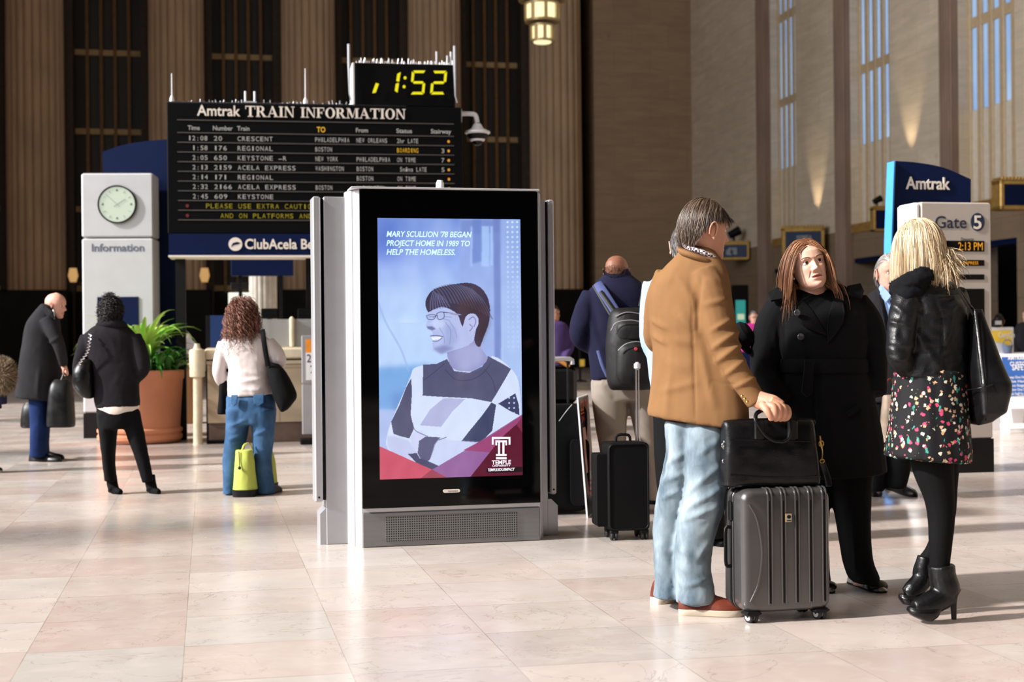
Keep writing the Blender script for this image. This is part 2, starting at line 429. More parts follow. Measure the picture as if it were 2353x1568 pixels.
for k in range(len(cxs)):
    xa = cxs[k] + 1.1; xb = (cxs[k + 1] - 1.1) if k + 1 < len(cxs) else None
    if xb is None: continue
    w0, w1 = xa + .35, xb - .35
    gl = hb(); gl.box(((w0 + w1) / 2, YF + 1.35, (3.4 + ZC) / 2), (w1 - w0, .06, ZC - 3.4))
    g = struct('window_%d' % (k + 1), gl, M_DARKGLASS, False)
    jb = hb()
    for q in (xa + .1, xb - .1): jb.box((q, YF + .9, ZC / 2), (.55, 1.2, ZC))
    obj('jamb', jb, M_JAMB, g, False)
    vb = hb(); n = 4
    for q in range(n): vb.box((w0 + (q + .95) * (w1 - w0) / (n + .9), YF + 1.2, (3.4 + ZC) / 2), (.13, .22, ZC - 3.4))
    obj('mullion', vb, M_BRONZE, g, False)
    tb = hb()
    for z in (3.6, 6.95, 10.25, 13.6, 16.9, 20.2): tb.box(((w0 + w1) / 2, YF + 1.25, z), (w1 - w0, .16, .24))
    obj('transom', tb, M_SILL, g, False)

# right wall: stone piers, fluted pilasters and tall windows
def hy_at(px, XR=XR):                                     # hall y of pixel column px on the right wall
    r = ray(px, 500); Z = XR / (r @ EX); return float(r @ EY) * Z
def wb(b, pa, pb, z0, z1, dx0, dx1, **kw):
    ya, yb = (hy_at(p) if p is not None else q for p, q in ((pa[0], pa[1]), (pb[0], pb[1])))
    b.box((XR + (dx0 + dx1) / 2, (ya + yb) / 2, (z0 + z1) / 2), (abs(dx1 - dx0), abs(ya - yb), z1 - z0), **kw)
wins = [(1774, 1832), (1957, 2048), (2206, 2336)]
pils = [(1735, 1772), (1913, 1956), (2154, 2205)]
ys = [(hy_at(a), hy_at(c)) for a, c in wins]
per = ys[1][0] - ys[2][0]
ys.append((ys[2][0] - per, ys[2][1] - per))
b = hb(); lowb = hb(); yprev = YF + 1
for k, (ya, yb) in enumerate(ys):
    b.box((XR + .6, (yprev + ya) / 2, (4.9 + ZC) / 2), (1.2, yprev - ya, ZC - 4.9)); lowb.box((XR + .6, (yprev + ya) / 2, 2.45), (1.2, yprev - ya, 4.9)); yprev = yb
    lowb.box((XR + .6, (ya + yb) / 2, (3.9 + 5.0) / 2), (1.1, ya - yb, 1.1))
b.box((XR + .6, (yprev + YN) / 2, ZC / 2), (1.2, yprev - YN, ZC)); struct('wall_right', b, M_PIER, False); struct('trim_12', lowb, mat_stone('shaded_travertine', (150, 128, 104), (138, 118, 96)), False)  # lower stone darkened in colour to stand in for the dimmer light
b = hb(); b.box((XR + 2.2, (YF + YN) / 2, 2.2), (.3, YF - YN, 4.4)); struct('trim_8', b, M_BLACKST, False)
pys = [(hy_at(a, XR - .3), hy_at(c)) for a, c in pils]; pper = pys[1][0] - pys[2][0]
for k, (ya, yb) in enumerate(pys):
    b = hb(); n = 5
    b.box((XR - .02, (ya + yb) / 2, ZC / 2), (.3, ya - yb, ZC))
    for q in range(n):
        yy = yb + (q + .5) * (ya - yb) / n
        b.tube([(XR - .19, yy, .0), (XR - .19, yy, ZC)], (ya - yb) / n * .34, 10)
    struct('trim_%d' % (9 + k), b, M_PIL, True, 40)
for k, (ya, yb) in enumerate(ys[:3]):
    gl = hb(); gl.box((XR + .42, (ya + yb) / 2, (7.8 + ZC) / 2), (.05, ya - yb, ZC - 7.8))
    g = struct('window_%d' % (6 + k), gl, M_PANE, False)
    n = 5; wd = (ya - yb) / n; mb_ = hb(); pb_ = hb(); pf = hb(); tb = hb()
    for q in range(n + 1):
        yy = yb + q * wd; mb_.box((XR + .38, yy, (5.0 + ZC) / 2), (.16, wd * .42, ZC - 5.0), .03)
    obj('mullion', mb_, M_TANM, g, False)
    for q in range(n):
        yy = yb + (q + .5) * wd; pb_.box((XR + .40, yy, 6.4), (.12, wd * .60, 2.8), .03)
    obj('ribbed_panel', pb_, M_CREAM, g, False)
    for z in (10.35, 13.65, 16.95, 20.25): tb.box((XR + .39, (ya + yb) / 2, z), (.15, ya - yb, .3))
    obj('transom', tb, M_TANM, g, False)
    cb_ = hb(); cb_.box((XR + .3, (ya + yb) / 2, 4.9), (.5, ya - yb, .26))
    for q in range(18): cb_.box((XR + .02, yb + (q + .5) * (ya - yb) / 18, 4.92), (.1, (ya - yb) / 30, .3))
    obj('cornice', cb_, M_GOLD, g, False)
    nb = hb(); nb.box((XR + .3, (ya + yb) / 2, 4.25), (.4, ya - yb, 1.0)); obj('sign_band', nb, M_NAVY, g, False)
# ------------------------------------------------------------------ shared object materials
M_SILVER = mat('silver_paint', (176, 176, 180), .38, .55, var=.04)
M_SILVERL = mat('pale_aluminium', (206, 206, 210), .35, .45, var=.03)
M_STEEL = mat('brushed_steel', (134, 134, 136), .42, .7, var=.08, vscale=3, stretch=(1, 1, 14))
M_BLACKGLASS = mat('black_glass', (3, 3, 4), .05, var=.02, spec=.22)
M_BLACKPL = mat('black_plastic', (13, 13, 14), .5, var=.15, spec=.2)
M_WHITE = mat('white_paint', (226, 226, 228), .5, var=.03)
M_LETTER = mat('cream_lettering', (222, 212, 200), .6, var=.03)
M_CHROME = mat('chrome', (200, 200, 204), .18, 1.0, var=.03)
M_RUBBER = mat('black_rubber', (20, 20, 20), .7, var=.2)

def blur(a, s):
    r = int(3 * s) + 1; k = np.exp(-.5 * (np.arange(-r, r + 1) / s) ** 2); k /= k.sum()
    for ax in (0, 1):
        p = np.pad(a, [(r, r) if q == ax else (0, 0) for q in range(a.ndim)], mode='edge')
        a = sum(np.take(p, range(i, i + a.shape[ax]), ax) * k[i] for i in range(2 * r + 1))
    return a
def inpoly(X, Y, poly):
    r = np.zeros(X.shape, bool); n = len(poly)
    for i in range(n):
        x1, y1 = poly[i]; x2, y2 = poly[(i + 1) % n]
        if y1 == y2: continue
        c = ((Y >= min(y1, y2)) & (Y < max(y1, y2))); r ^= c & (X < x1 + (Y - y1) * (x2 - x1) / (y2 - y1))
    return r
def smoothpoly(p, n=4):
    p = np.asarray(p, float); return [tuple(q) for q in catmull(np.vstack([p[-1:], p, p[:2]]), n)[n:-n - 1]] if n > 1 else [tuple(q) for q in p]

def poster_pixels(nx, ny):
    """the picture shown on the screen, in the picture's own 330 x 602 frame"""
    u, v = np.meshgrid(np.linspace(0, 1, nx), np.linspace(0, 1, ny))
    X = 865 + 329 * u + 7 * v * (1 - u) + 5 * v * u; Y = 501 + 601 * v - 2 + (6 * u) * (1 - v) - 8 * u * v
    im = np.zeros((ny, nx, 3))
    def grad(stops, t):
        return np.stack([np.interp(t, [s[0] for s in stops], [s[1][k] for s in stops]) for k in range(3)], -1)
    im[:] = grad([(500, (132, 160, 226)), (590, (150, 176, 240)), (660, (178, 204, 250)), (760, (190, 216, 254)), (840, (188, 214, 252)), (960, (178, 200, 244))], Y)
    pn = perlin(np.stack([X.ravel() / 60, Y.ravel() / 70, np.zeros(X.size)], -1)).reshape(X.shape)
    pn2 = perlin(np.stack([X.ravel() / 22, Y.ravel() / 40, np.ones(X.size) * 3], -1)).reshape(X.shape)
    im += (pn * 34 * (Y < 740))[..., None] * np.array([1, .8, .4])
    im += (np.exp(-((X - 885) / 40) ** 2 - ((Y - 545) / 60) ** 2) * -42)[..., None] * np.array([1, .95, .5])
    def fill(poly, col, soft=0.0, alpha=1.0, sm=1):
        m = inpoly(X, Y, smoothpoly(poly, sm)).astype(float)
        if soft: m = blur(m, soft)
        m = (m * alpha)[..., None]; im[:] = im * (1 - m) + np.array(col, float) * m
    def line(pts, w, col, alpha=1.0):
        pts = catmull(pts, 6); d = np.full(X.shape, 1e9)
        for a, b in zip(pts[:-1], pts[1:]):
            e = b - a; L = (e @ e) + 1e-9; t = np.clip(((X - a[0]) * e[0] + (Y - a[1]) * e[1]) / L, 0, 1)
            d = np.minimum(d, np.hypot(X - a[0] - t * e[0], Y - a[1] - t * e[1]))
        m = (np.clip(1.0 - (d - w / 2 + .5), 0, 1) * alpha)[..., None]; im[:] = im * (1 - m) + np.array(col, float) * m
    # window frame behind
    fill([(1053, 500), (1147, 500), (1148, 620), (1147, 1000), (1060, 1000), (1053, 640)], (150, 172, 232), 3, .75)
    fill([(1055, 505), (1145, 505), (1145, 535), (1055, 540)], (110, 130, 196), 3, .6)
    for a, c, y1 in ((1078, 1083, 612), (1103, 1121, 612), (1124, 1131, 610)): fill([(a, 520), (c, 520), (c, y1), (a, y1)], (172, 204, 252), 1.5, .8)
    fill([(1082, 505), (1103, 505), (1103, 600), (1082, 606)], (106, 134, 204), 2, .7)
    fill([(1130, 500), (1147, 500), (1150, 1000), (1136, 1000)], (112, 130, 196), 2, .75)
    fill([(1150, 500), (1196, 500), (1199, 1000), (1152, 1000)], (160, 184, 236), 2, .55)
    fill([(865, 842), (985, 836), (985, 945), (867, 940)], (112, 164, 226), 6, .8); fill([(900, 905), (960, 890), (960, 950), (900, 950)], (92, 130, 200), 8, .5)
    fill([(867, 940), (985, 940), (985, 1050), (870, 1050)], (176, 192, 238), 2, .8)
    line([(866, 690), (885, 740), (918, 800), (936, 850)], 5, (156, 184, 232), .6)
    # sweater
    dk, lt, lt2, gy = (84, 86, 118), (214, 226, 252), (196, 204, 240), (180, 184, 224)
    fill([(948, 845), (972, 838), (1000, 836), (1028, 824), (1040, 850), (1100, 850), (1128, 818), (1170, 846), (1190, 880), (1196, 960), (1194, 1010), (1100, 1040), (1000, 1080), (940, 1075), (890, 1030), (888, 1000), (900, 960), (925, 900), (940, 865)], lt, 0, 1, 3)
    fill([(969, 837), (1000, 835), (1024, 824), (1040, 852), (1075, 856), (1105, 842), (1118, 818), (1152, 836), (1172, 848), (1150, 885), (1138, 905), (1126, 924), (1080, 915), (1010, 911), (968, 908)], dk)
    fill([(942, 868), (944, 900), (941, 950), (948, 985), (938, 1006), (915, 1000), (902, 995), (897, 967), (915, 930), (930, 890)], dk)
    fill([(1016, 914), (1066, 916), (1036, 945), (1010, 980), (962, 976), (985, 940)], gy)
    fill([(1126, 925), (1137, 930), (1128, 990), (1100, 1018), (1056, 1014), (1075, 990), (1104, 955)], (64, 70, 104))
    fill([(1138, 930), (1182, 904), (1190, 930), (1192, 955), (1170, 945), (1142, 928)], (62, 66, 104))
    fill([(888, 1000), (905, 1000), (935, 1010), (960, 1040), (950, 1055), (905, 1050), (888, 1022)], lt2, 2)
    fill([(941, 1003), (950, 990), (965, 988), (978, 1002), (962, 1014), (956, 1040), (942, 1022)], (206, 212, 246), 1)
    fill([(960, 1012), (975, 1002), (1010, 1004), (998, 1022), (985, 1055), (970, 1066), (957, 1040)], (92, 92, 128))
    fill([(934, 1041), (955, 1040), (962, 1052), (985, 1060), (1010, 1072), (990, 1082), (960, 1068)], (74, 74, 108))
    fill([(1008, 1004), (1024, 1010), (1100, 1016), (1098, 1040), (1010, 1070), (984, 1060), (996, 1020)], (204, 214, 248), 1)
    for p in ([(972, 872), (1000, 850), (1016, 836)], [(1110, 848), (1128, 872), (1136, 900)], [(945, 970), (952, 988), (980, 1002)], [(1020, 850), (1045, 872), (1080, 872), (1108, 856), (1125, 834)], [(1118, 965), (1116, 990)], [(1005, 1010), (1022, 1004)]): line(p, 1.6, (56, 58, 92), .7)
    # neck and face
    sk = (182, 194, 238)
    fill([(1022, 800), (1030, 770), (1100, 762), (1102, 800), (1118, 822), (1104, 840), (1075, 853), (1045, 850), (1030, 836)], (150, 152, 200), 0, 1, 2)
    fill([(1040, 800), (1100, 790), (1106, 830), (1078, 848), (1050, 846)], (170, 176, 222), 6, .8, 2)
    fill([(981, 714), (990, 700), (1040, 692), (1080, 700), (1092, 730), (1090, 770), (1075, 792), (1040, 804), (1010, 812), (994, 802), (990, 790), (993, 780), (988, 774), (991, 766), (986, 758), (976, 750), (975, 744), (981, 732), (979, 724)], sk, 0, 1, 2)
    fill([(986, 735), (1010, 730), (1020, 745), (1008, 755), (996, 757)], (204, 216, 252), 3, .8)
    fill([(1020, 745), (1045, 750), (1052, 780), (1030, 800), (1016, 790)], (150, 162, 214), 5, .6)
    fill([(990, 800), (1016, 792), (1040, 800), (1010, 813)], (120, 126, 178), 3, .7)
    fill([(977, 749), (990, 749), (998, 755), (990, 758), (980, 755)], (92, 98, 150), 1, .8)
    fill([(987, 773), (1012, 773), (1006, 779), (992, 781)], (240, 244, 255), 0, .95)
    line([(986, 771), (1000, 770), (1014, 773)], 2.2, (96, 96, 148), .9); line([(991, 783), (1002, 783), (1012, 776)], 2.0, (112, 108, 160), .8)
    for p in ([(1006, 752), (1016, 770), (1018, 788)], [(1020, 740), (1032, 760), (1030, 790)], [(1030, 738), (1042, 758), (1046, 775)], [(1018, 727), (1034, 728)], [(1016, 732), (1030, 736)]): line(p, 1.4, (128, 138, 194), .7)
    # hair
    fill([(974, 700), (976, 686), (984, 672), (996, 663), (1020, 656), (1050, 651), (1078, 650), (1100, 660), (1115, 678), (1122, 700), (1123, 725), (1118, 750), (1108, 775), (1100, 796), (1092, 794), (1086, 780), (1090, 760), (1094, 735), (1090, 722), (1078, 722), (1066, 728), (1060, 750), (1054, 738), (1048, 722), (1034, 712), (1012, 704), (990, 712), (980, 716)], (62, 54, 78), 0, 1, 2)
    for k in range(46):
        a = k / 45; x0 = 990 + 90 * a; y0 = 664 - 12 * math.sin(a * 3.1)
        dx = 18 + 34 * a; c = (150, 158, 205) if k % 3 == 0 else (96, 92, 124) if k % 3 == 1 else (44, 40, 62)
        line([(x0, y0), (x0 + dx * .5, y0 + 12 + 14 * a), (x0 + dx, y0 + 30 + 42 * a)], 1.2, c, .55)
    for k in range(16): line([(990 + k * 1.5, 668 + k * .8), (984 + k * 2.4, 690), (982 + k * 3.2, 712 - .5 * k)], 1.4, (138, 142, 190) if k % 2 else (66, 66, 98), .7)
    fill([(1050, 690), (1090, 690), (1118, 700), (1120, 745), (1100, 790), (1092, 760), (1094, 730), (1080, 720), (1064, 726), (1052, 715)], (66, 46, 52), 5, .6)
    fill([(1064, 738), (1070, 724), (1084, 720), (1095, 730), (1096, 744), (1090, 756), (1082, 768), (1072, 768), (1070, 756), (1066, 748)], (186, 194, 236), 0, 1, 3)
    line([(1074, 734), (1084, 728), (1090, 738), (1086, 750)], 2.2, (112, 112, 164), .8); line([(1076, 745), (1082, 752), (1076, 760)], 2.2, (120, 122, 172), .8)
    # spectacles
    for p in ([(977, 724), (988, 722), (998, 724), (992, 733), (980, 732), (977, 724)], [(1000, 720), (1008, 716), (1016, 718), (1016, 730), (1004, 733), (1000, 720)]): line(p, 1.5, (70, 70, 112), .9)
    line([(1016, 717), (1040, 721), (1056, 723)], 3.0, (88, 88, 130), 1); line([(1018, 719), (1054, 722)], 1.0, (225, 232, 255), 1); line([(992, 728), (1000, 724)], 1.4, (70, 70, 110), 1)
    line([(982, 727), (994, 727)], 1.6, (110, 116, 170), .8)
    # red shapes along the foot
    fill([(868, 1022), (992, 1079), (958, 1104), (868, 1106)], (206, 84, 108)); fill([(990, 1077), (1034, 1102), (956, 1104)], (160, 66, 88))
    fill([(1202, 950), (1086, 1022), (990, 1078), (1035, 1103), (1075, 1100), (1202, 1098)], (150, 100, 158)); fill([(1202, 952), (1130, 998), (1060, 1034), (1130, 1040)], (158, 62, 108), 0, .8)
    fill([(1202, 960), (1150, 1005), (1072, 1102), (1202, 1098)], (92, 18, 44)); fill([(1184, 975), (1202, 950), (1202, 1000)], (136, 50, 84), 0, .8)
    # dots
    for r in range(26):
        for q in range(3):
            y = 511 + r * 11.45; x = 1164 + q * 11.3 + r * .07; al = np.interp(r, [0, 10, 13, 25], [.85, .6, .35, .2])
            m = (np.clip(3.2 - np.hypot(X - x, Y - y), 0, 1) * al)[..., None]; im[:] = im * (1 - m) + np.array((206, 232, 255)) * m
    for r in range(5):
        for q in range(2):
            x, y = 1167.5 + q * 11.5, 914.5 + r * 11.7; m = (np.clip(2.6 - np.hypot(X - x, Y - y), 0, 1) * .9)[..., None]; im[:] = im * (1 - m) + np.array((206, 228, 255)) * m
    # black web-address bar
    fill([(1115, 1076), (1198, 1073), (1198, 1085), (1115, 1086)], (28, 10, 18))
    im += (pn2 * 8)[..., None] * np.ones(3)
    return np.clip(im, 0, 255)

# ------------------------------------------------------------------ the advertising kiosk
K = Plane(G(833, 1260), math.radians(13.2))
kw = K.hit(1242, 1240)[0]; kz0 = K.hit(833, 1172)[1]; kzt = K.hit(822, 433)[1]; kzw = kzt - .03
xl0, xl1 = K.hit(721, 800, .19)[0], K.hit(747, 800, .19)[0]; xr0, xr1 = K.hit(1257, 800, .19)[0], K.hit(1276, 800, .19)[0]
kiosk = thing('advertising_kiosk', 'silver and black freestanding advertising kiosk with a bright portrait on its tall screen', 'kiosk', K.o, K.a)
KM = K.M
b = MB(KM); b.box((kw / 2, .15, kz0 / 2 - .01), (kw, .30, kz0 - .02), .006); obj('plinth', b, M_STEEL, kiosk, False)
def mat_grille():
    t = NT('perforated_steel'); v = t.coord(); sx = t.n('ShaderNodeSeparateXYZ'); t.l(v, sx.inputs[0]); ds = []
    for k in (0, 2):
        f = t.math('FRACT', t.math('DIVIDE', sx.outputs[k], .0137)); ds.append(t.math('ABSOLUTE', t.math('SUBTRACT', f, .5)))
    h = t.math('LESS_THAN', t.math('MAXIMUM', ds[0], ds[1]), .30)
    t.setb(Base__Color=t.mix(h, lin((128, 128, 128)), lin((14, 14, 14))), Roughness=.5, Metallic=t.math('SUBTRACT', .5, t.math('MULTIPLY', h, .5))); return t.mat
g0 = K.hit(887, 1245); g1 = K.hit(1189, 1177)
b = MB(KM); b.box(((g0[0] + g1[0]) / 2, -.002, (g0[1] + g1[1]) / 2), (g1[0] - g0[0], .004, g1[1] - g0[1])); obj('speaker_grille', b, mat_grille(), kiosk, False)
b = MB(KM)
for z0, z1, ins in ((0.0, kzw, 0),):
    # front cabinet: chamfered plan with a shallow groove down each flank
    pl = [(0.0, .012), (-.012, .05), (-.016, .052), (-.030, .09), (-.034, .088), (-.062, .17), (-.062, .24), (kw + .062, .24), (kw + .062, .17), (kw + .034, .088), (kw + .03, .09), (kw + .016, .052), (kw + .012, .05), (kw, .012)]
    b.loft([[(x, y, z0) for x, y in pl], [(x, y, kzt - .004) for x, y in pl]])
obj('cabinet', b, M_SILVERL, kiosk, False)
b = MB(KM)
for s in (0, 1):
    xa, xb = (xl1, -.05) if s == 0 else (kw + .03, xr0)
    b.box(((xa + xb) / 2, .325, kzw / 2), (xb - xa, .25, kzw), .004)
b.box((kw / 2, .33, kzw / 2), (kw, .26, kzw)); obj('core', b, M_SILVER, kiosk, False)
zsl = K.hit(733, 1155, .2)[1]
for s in (0, 1):
    xa, xb = (xl0, xl1 - .02) if s == 0 else (xr0 + .015, xr1)
    sl = MB(KM).box(((xa + xb) / 2, .27, (kzw + zsl) / 2), (xb - xa, .16, kzw - zsl), .008); so = obj('side_panel', sl, M_SILVER, kiosk, False)
    xm = xl1 - .011 if s == 0 else xr0 + .008
    obj('black_glass_edge', MB(KM).box((xm, .29, (kzw + zsl) / 2), (.022 if s == 0 else .016, .12, kzw - zsl - .02)), M_BLACKGLASS, so, False)
    obj('screw', MB(KM @ Matrix.Translation(((xa + xb) / 2, .188, zsl + .03)) @ Matrix.Rotation(math.pi / 2, 4, 'X')).lathe([(.006, 0), (.006, .003)], 10), M_BLACKPL, so, False)
    xc = xl0 + .075 if s == 0 else xr1 - .035
    pl = [(xc - .045, 0), (xc + .045, 0), (xc + .045, zsl - .03), (xc - .005 if s == 0 else xc + .045, zsl - .03), (xc - .045, zsl - .07)] if s == 0 else [(xc - .045, 0), (xc + .045, 0), (xc + .045, zsl - .07), (xc + .005, zsl - .03), (xc - .045, zsl - .03)]
    obj('side_foot', MB(KM).prism(pl, .205, .40), M_SILVER, kiosk, False)
b = MB(KM); b.box((kw / 2, .0, (kz0 + kzt) / 2), (kw, .03, kzt - kz0 - .012), .004); glass = obj('front_glass', b, M_BLACKGLASS, kiosk, False)
b = MB(KM); b.box((kw / 2 - .02, .08, kzt + .004), (kw + .06, .2, .012), .003); obj('top_trim', b, M_SILVERL, kiosk, False)
kx = K.hit(1018, 430)[0]
obj('antenna_cap', MB(KM @ Matrix.Translation((kx, .10, kzt))).lathe([(.026, 0), (.024, .05), (.019, .058), (.017, .066)], 16), M_WHITE, kiosk)
# lit screen: a finely divided sheet that carries the picture as colours of the display
s0 = K.hit(872, 1102); s1 = K.hit(1194, 505); nx, ny = 331, 601
def screen():
    px = poster_pixels(nx, ny)
    gx, gz = np.meshgrid(np.linspace(s0[0], s1[0], nx), np.linspace(s1[1], s0[1], ny))
    v = np.stack([gx.ravel(), np.full(nx * ny, -.0166), gz.ravel()], -1)
    i = np.arange(nx * ny).reshape(ny, nx); f = np.stack([i[1:, :-1], i[1:, 1:], i[:-1, 1:], i[:-1, :-1]], -1).reshape(-1, 4)
    me = bpy.data.meshes.new('screen'); me.vertices.add(len(v)); me.vertices.foreach_set('co', v.ravel())
    me.loops.add(len(f) * 4); me.loops.foreach_set('vertex_index', f.ravel()); me.polygons.add(len(f)); me.polygons.foreach_set('loop_start', np.arange(len(f)) * 4)
    me.update(); at = me.color_attributes.new('picture', 'FLOAT_COLOR', 'POINT')
    c = px / 255.0; c = np.where(c <= .04045, c / 12.92, ((c + .055) / 1.055) ** 2.4); at.data.foreach_set('color', np.concatenate([c, np.ones((ny, nx, 1))], -1).ravel())
    t = NT('lit_display'); a = t.n('ShaderNodeAttribute'); a.attribute_name = 'picture'
    t.setb(Base__Color=(.01, .01, .01), Emission__Color=a.outputs['Color'], Emission__Strength=1.0 * 2 ** (-EXPOSURE), Roughness=.08); me.materials.append(t.mat)
    o = bpy.data.objects.new('screen', me); COL.objects.link(o); o.parent = kiosk; WM[o.name] = KM; return o
scr = screen()
M_SCRTXT = emis('screen_text_glow', (206, 240, 255), 1.0); M_SCRWHITE = emis('screen_white_glow', (244, 240, 250), 1.0)
def ptext(b, pl, txt, x0, yb, x1, yt, off=0.0, **kw):
    """lettering from pixel (x0, baseline yb) to x1 with capitals reaching yt, on an upright plane"""
    a = pl.hit(x0, yb, off); c = pl.hit(x1, yb, off); t = pl.hit(x0, yt, off)
    w = pl.hit(x1, yb, off)[0] - a[0]
    return b.text(txt, a[0], a[1], w, t[1] - a[1], y=off, **kw)
b = MB(KM)
for txt, x0, yb, x1, yt in (("MARY SCULLION '78 BEGAN", 888, 544, 1084, 531.5), ('PROJECT HOME IN 1989 TO', 888, 565, 1080, 552.5), ('HELP THE HOMELESS.', 888, 585.5, 1046, 573)):
    ptext(b, K, txt, x0, yb, x1, yt, -.018, ext=.0006, bold=.022, shear=.22)
obj('headline', b, M_SCRTXT, scr, False)
b = MB(KM)
def kp(x, y): return tuple(K.hit(x, y, -.018))
def kpoly(pts): b.prism([kp(855 + x / 4.354, 790 + y / 4.354) for x, y in pts], -.0186, -.018)
# university mark: a T inside a second outline
for pts in ([(1198, 934), (1384, 934), (1384, 955), (1198, 955)], [(1198, 955), (1216, 955), (1216, 1012), (1198, 1012)], [(1366, 955), (1384, 955), (1384, 1012), (1366, 1012)],
            [(1234, 968), (1350, 968), (1350, 988), (1234, 988)], [(1234, 988), (1250, 988), (1250, 1018), (1234, 1018)], [(1334, 988), (1350, 988), (1350, 1018), (1334, 1018)],
            [(1260, 988), (1280, 988), (1280, 1108), (1260, 1108)], [(1304, 988), (1324, 988), (1324, 1108), (1304, 1108)], [(1240, 1106), (1346, 1106), (1346, 1125), (1240, 1125)], [(1240, 1136), (1346, 1136), (1346, 1158), (1240, 1158)]): kpoly(pts)
ptext(b, K, 'TEMPLE', 1130, 1068, 1174, 1059, -.018, ext=.0006, bold=.02); ptext(b, K, 'UNIVERSITY', 1131.5, 1073, 1173.5, 1069.5, -.018, ext=.0006, bold=.02)
ptext(b, K, 'TEMPLE.EDU/IMPACT', 1121, 1083.5, 1183, 1077.5, -.018, ext=.0006, bold=.03, shear=.25)
obj('university_mark', b, M_SCRWHITE, scr, False)
p0 = K.hit(1018, 1133, -.015); p1 = K.hit(1057, 1124, -.015); b = MB(KM); r = (p1[1] - p0[1]) / 2
ol = [(p0[0] + r + r * math.cos(a), (p0[1] + p1[1]) / 2 + r * math.sin(a)) for a in np.linspace(math.pi / 2, 3 * math.pi / 2, 9)] + [(p1[0] - r + r * math.cos(a), (p0[1] + p1[1]) / 2 + r * math.sin(a)) for a in np.linspace(-math.pi / 2, math.pi / 2, 9)]
b.prism(ol, -.019, -.015); pl_ = obj('maker_plate', b, M_LETTER, glass, False)
b = MB(KM); ptext(b, K, 'Intersection', 1030, 1130.8, 1052, 1126.8, -.0192, ext=.0004); obj('plate_lettering', b, M_BLACKPL, pl_, False)
# ------------------------------------------------------------------ train information board
BD = Plane(P(388, 784, 17.55) * np.array([1, 1, 0]), math.radians(9.5))
bx1 = BD.hit(1062, 400)[0]; bzt = BD.hit(388, 235)[1]; bzs = BD.hit(392, 537)[1]; bzb = BD.hit(392, 590)[1]
M_BOARD = mat('black_board', (5, 5, 6), .6, var=.2, spec=.08); M_RULE = mat('board_rule', (70, 66, 62), .5)
M_FLAP = emis('flap_white_glow', (168, 164, 158), .8); M_FLAPY = emis('flap_yellow_glow', (150, 136, 20), .7); M_AMBER = emis('amber_dot', (214, 150, 40), .9); M_REDDOT = emis('red_dot', (120, 40, 40), .5)  # flap letters get a glow of their own to read brighter
board = thing('departure_board', 'large black train information board with rows of departures under white capitals', 'board', BD.o + BD.x * bx1 / 2, BD.a)
BM = BD.M
obj('housing', MB(BM).box((bx1 / 2, .28, (bzt + bzs) / 2), (bx1, .56, bzt - bzs), .01), M_BOARD, board, False)
for x in (.09, bx1 - .12): obj('post', MB(BM).box((x if x > 1 else .12, .45, bzb / 2), (.12, .12, bzb)), M_BLACKPL, board, False)
xp = BD.hit(713, 700)[0]; obj('post', MB(BM).box((xp, .3, (bzb + 1.15) / 2), (.09, .1, bzb - 1.15)), M_BLACKPL, board, False)
def mat_navyband(): return M_NAVY
nb = obj('club_sign', MB(BM).box((bx1 / 2, .27, (bzs + bzb) / 2), (bx1 - .02, .56, bzs - bzb)), M_NAVY, board, False)
obj('sign_edge', MB(BM).box((bx1 / 2, .26, bzb + .005), (bx1 - .01, .58, .022)), M_LETTER, nb, False)
b = MB(BM); ptext(b, BD, 'ClubAcela Bene', 563, 572, 748, 550, -.012, ext=.01, bold=.02); obj('lettering', b, M_LETTER, nb, False)
c = BD.hit(541, 561.5, -.012); b = MB(BM); r = .083
def ell(cx, cz, rx, rz, n=28, a0=0): return [(cx + rx * math.cos(a + a0), cz + rz * math.sin(a + a0)) for a in np.linspace(0, 2 * math.pi, n, endpoint=False)]
b.prism(ell(c[0], c[1], r, r), -.02, -.012); rd = obj('round_emblem', b, M_LETTER, nb, False)
ob = [(c[0] - .055, c[1] - .035), (c[0] - .03, c[1] + .015), (c[0] + .02, c[1] + .028), (c[0] + .062, c[1] + .016), (c[0] + .03, c[1] - .002), (c[0] - .015, c[1] - .01)]
obj('emblem_swoosh', MB(BM).prism(ob, -.023, -.019), M_NAVY, rd, False)
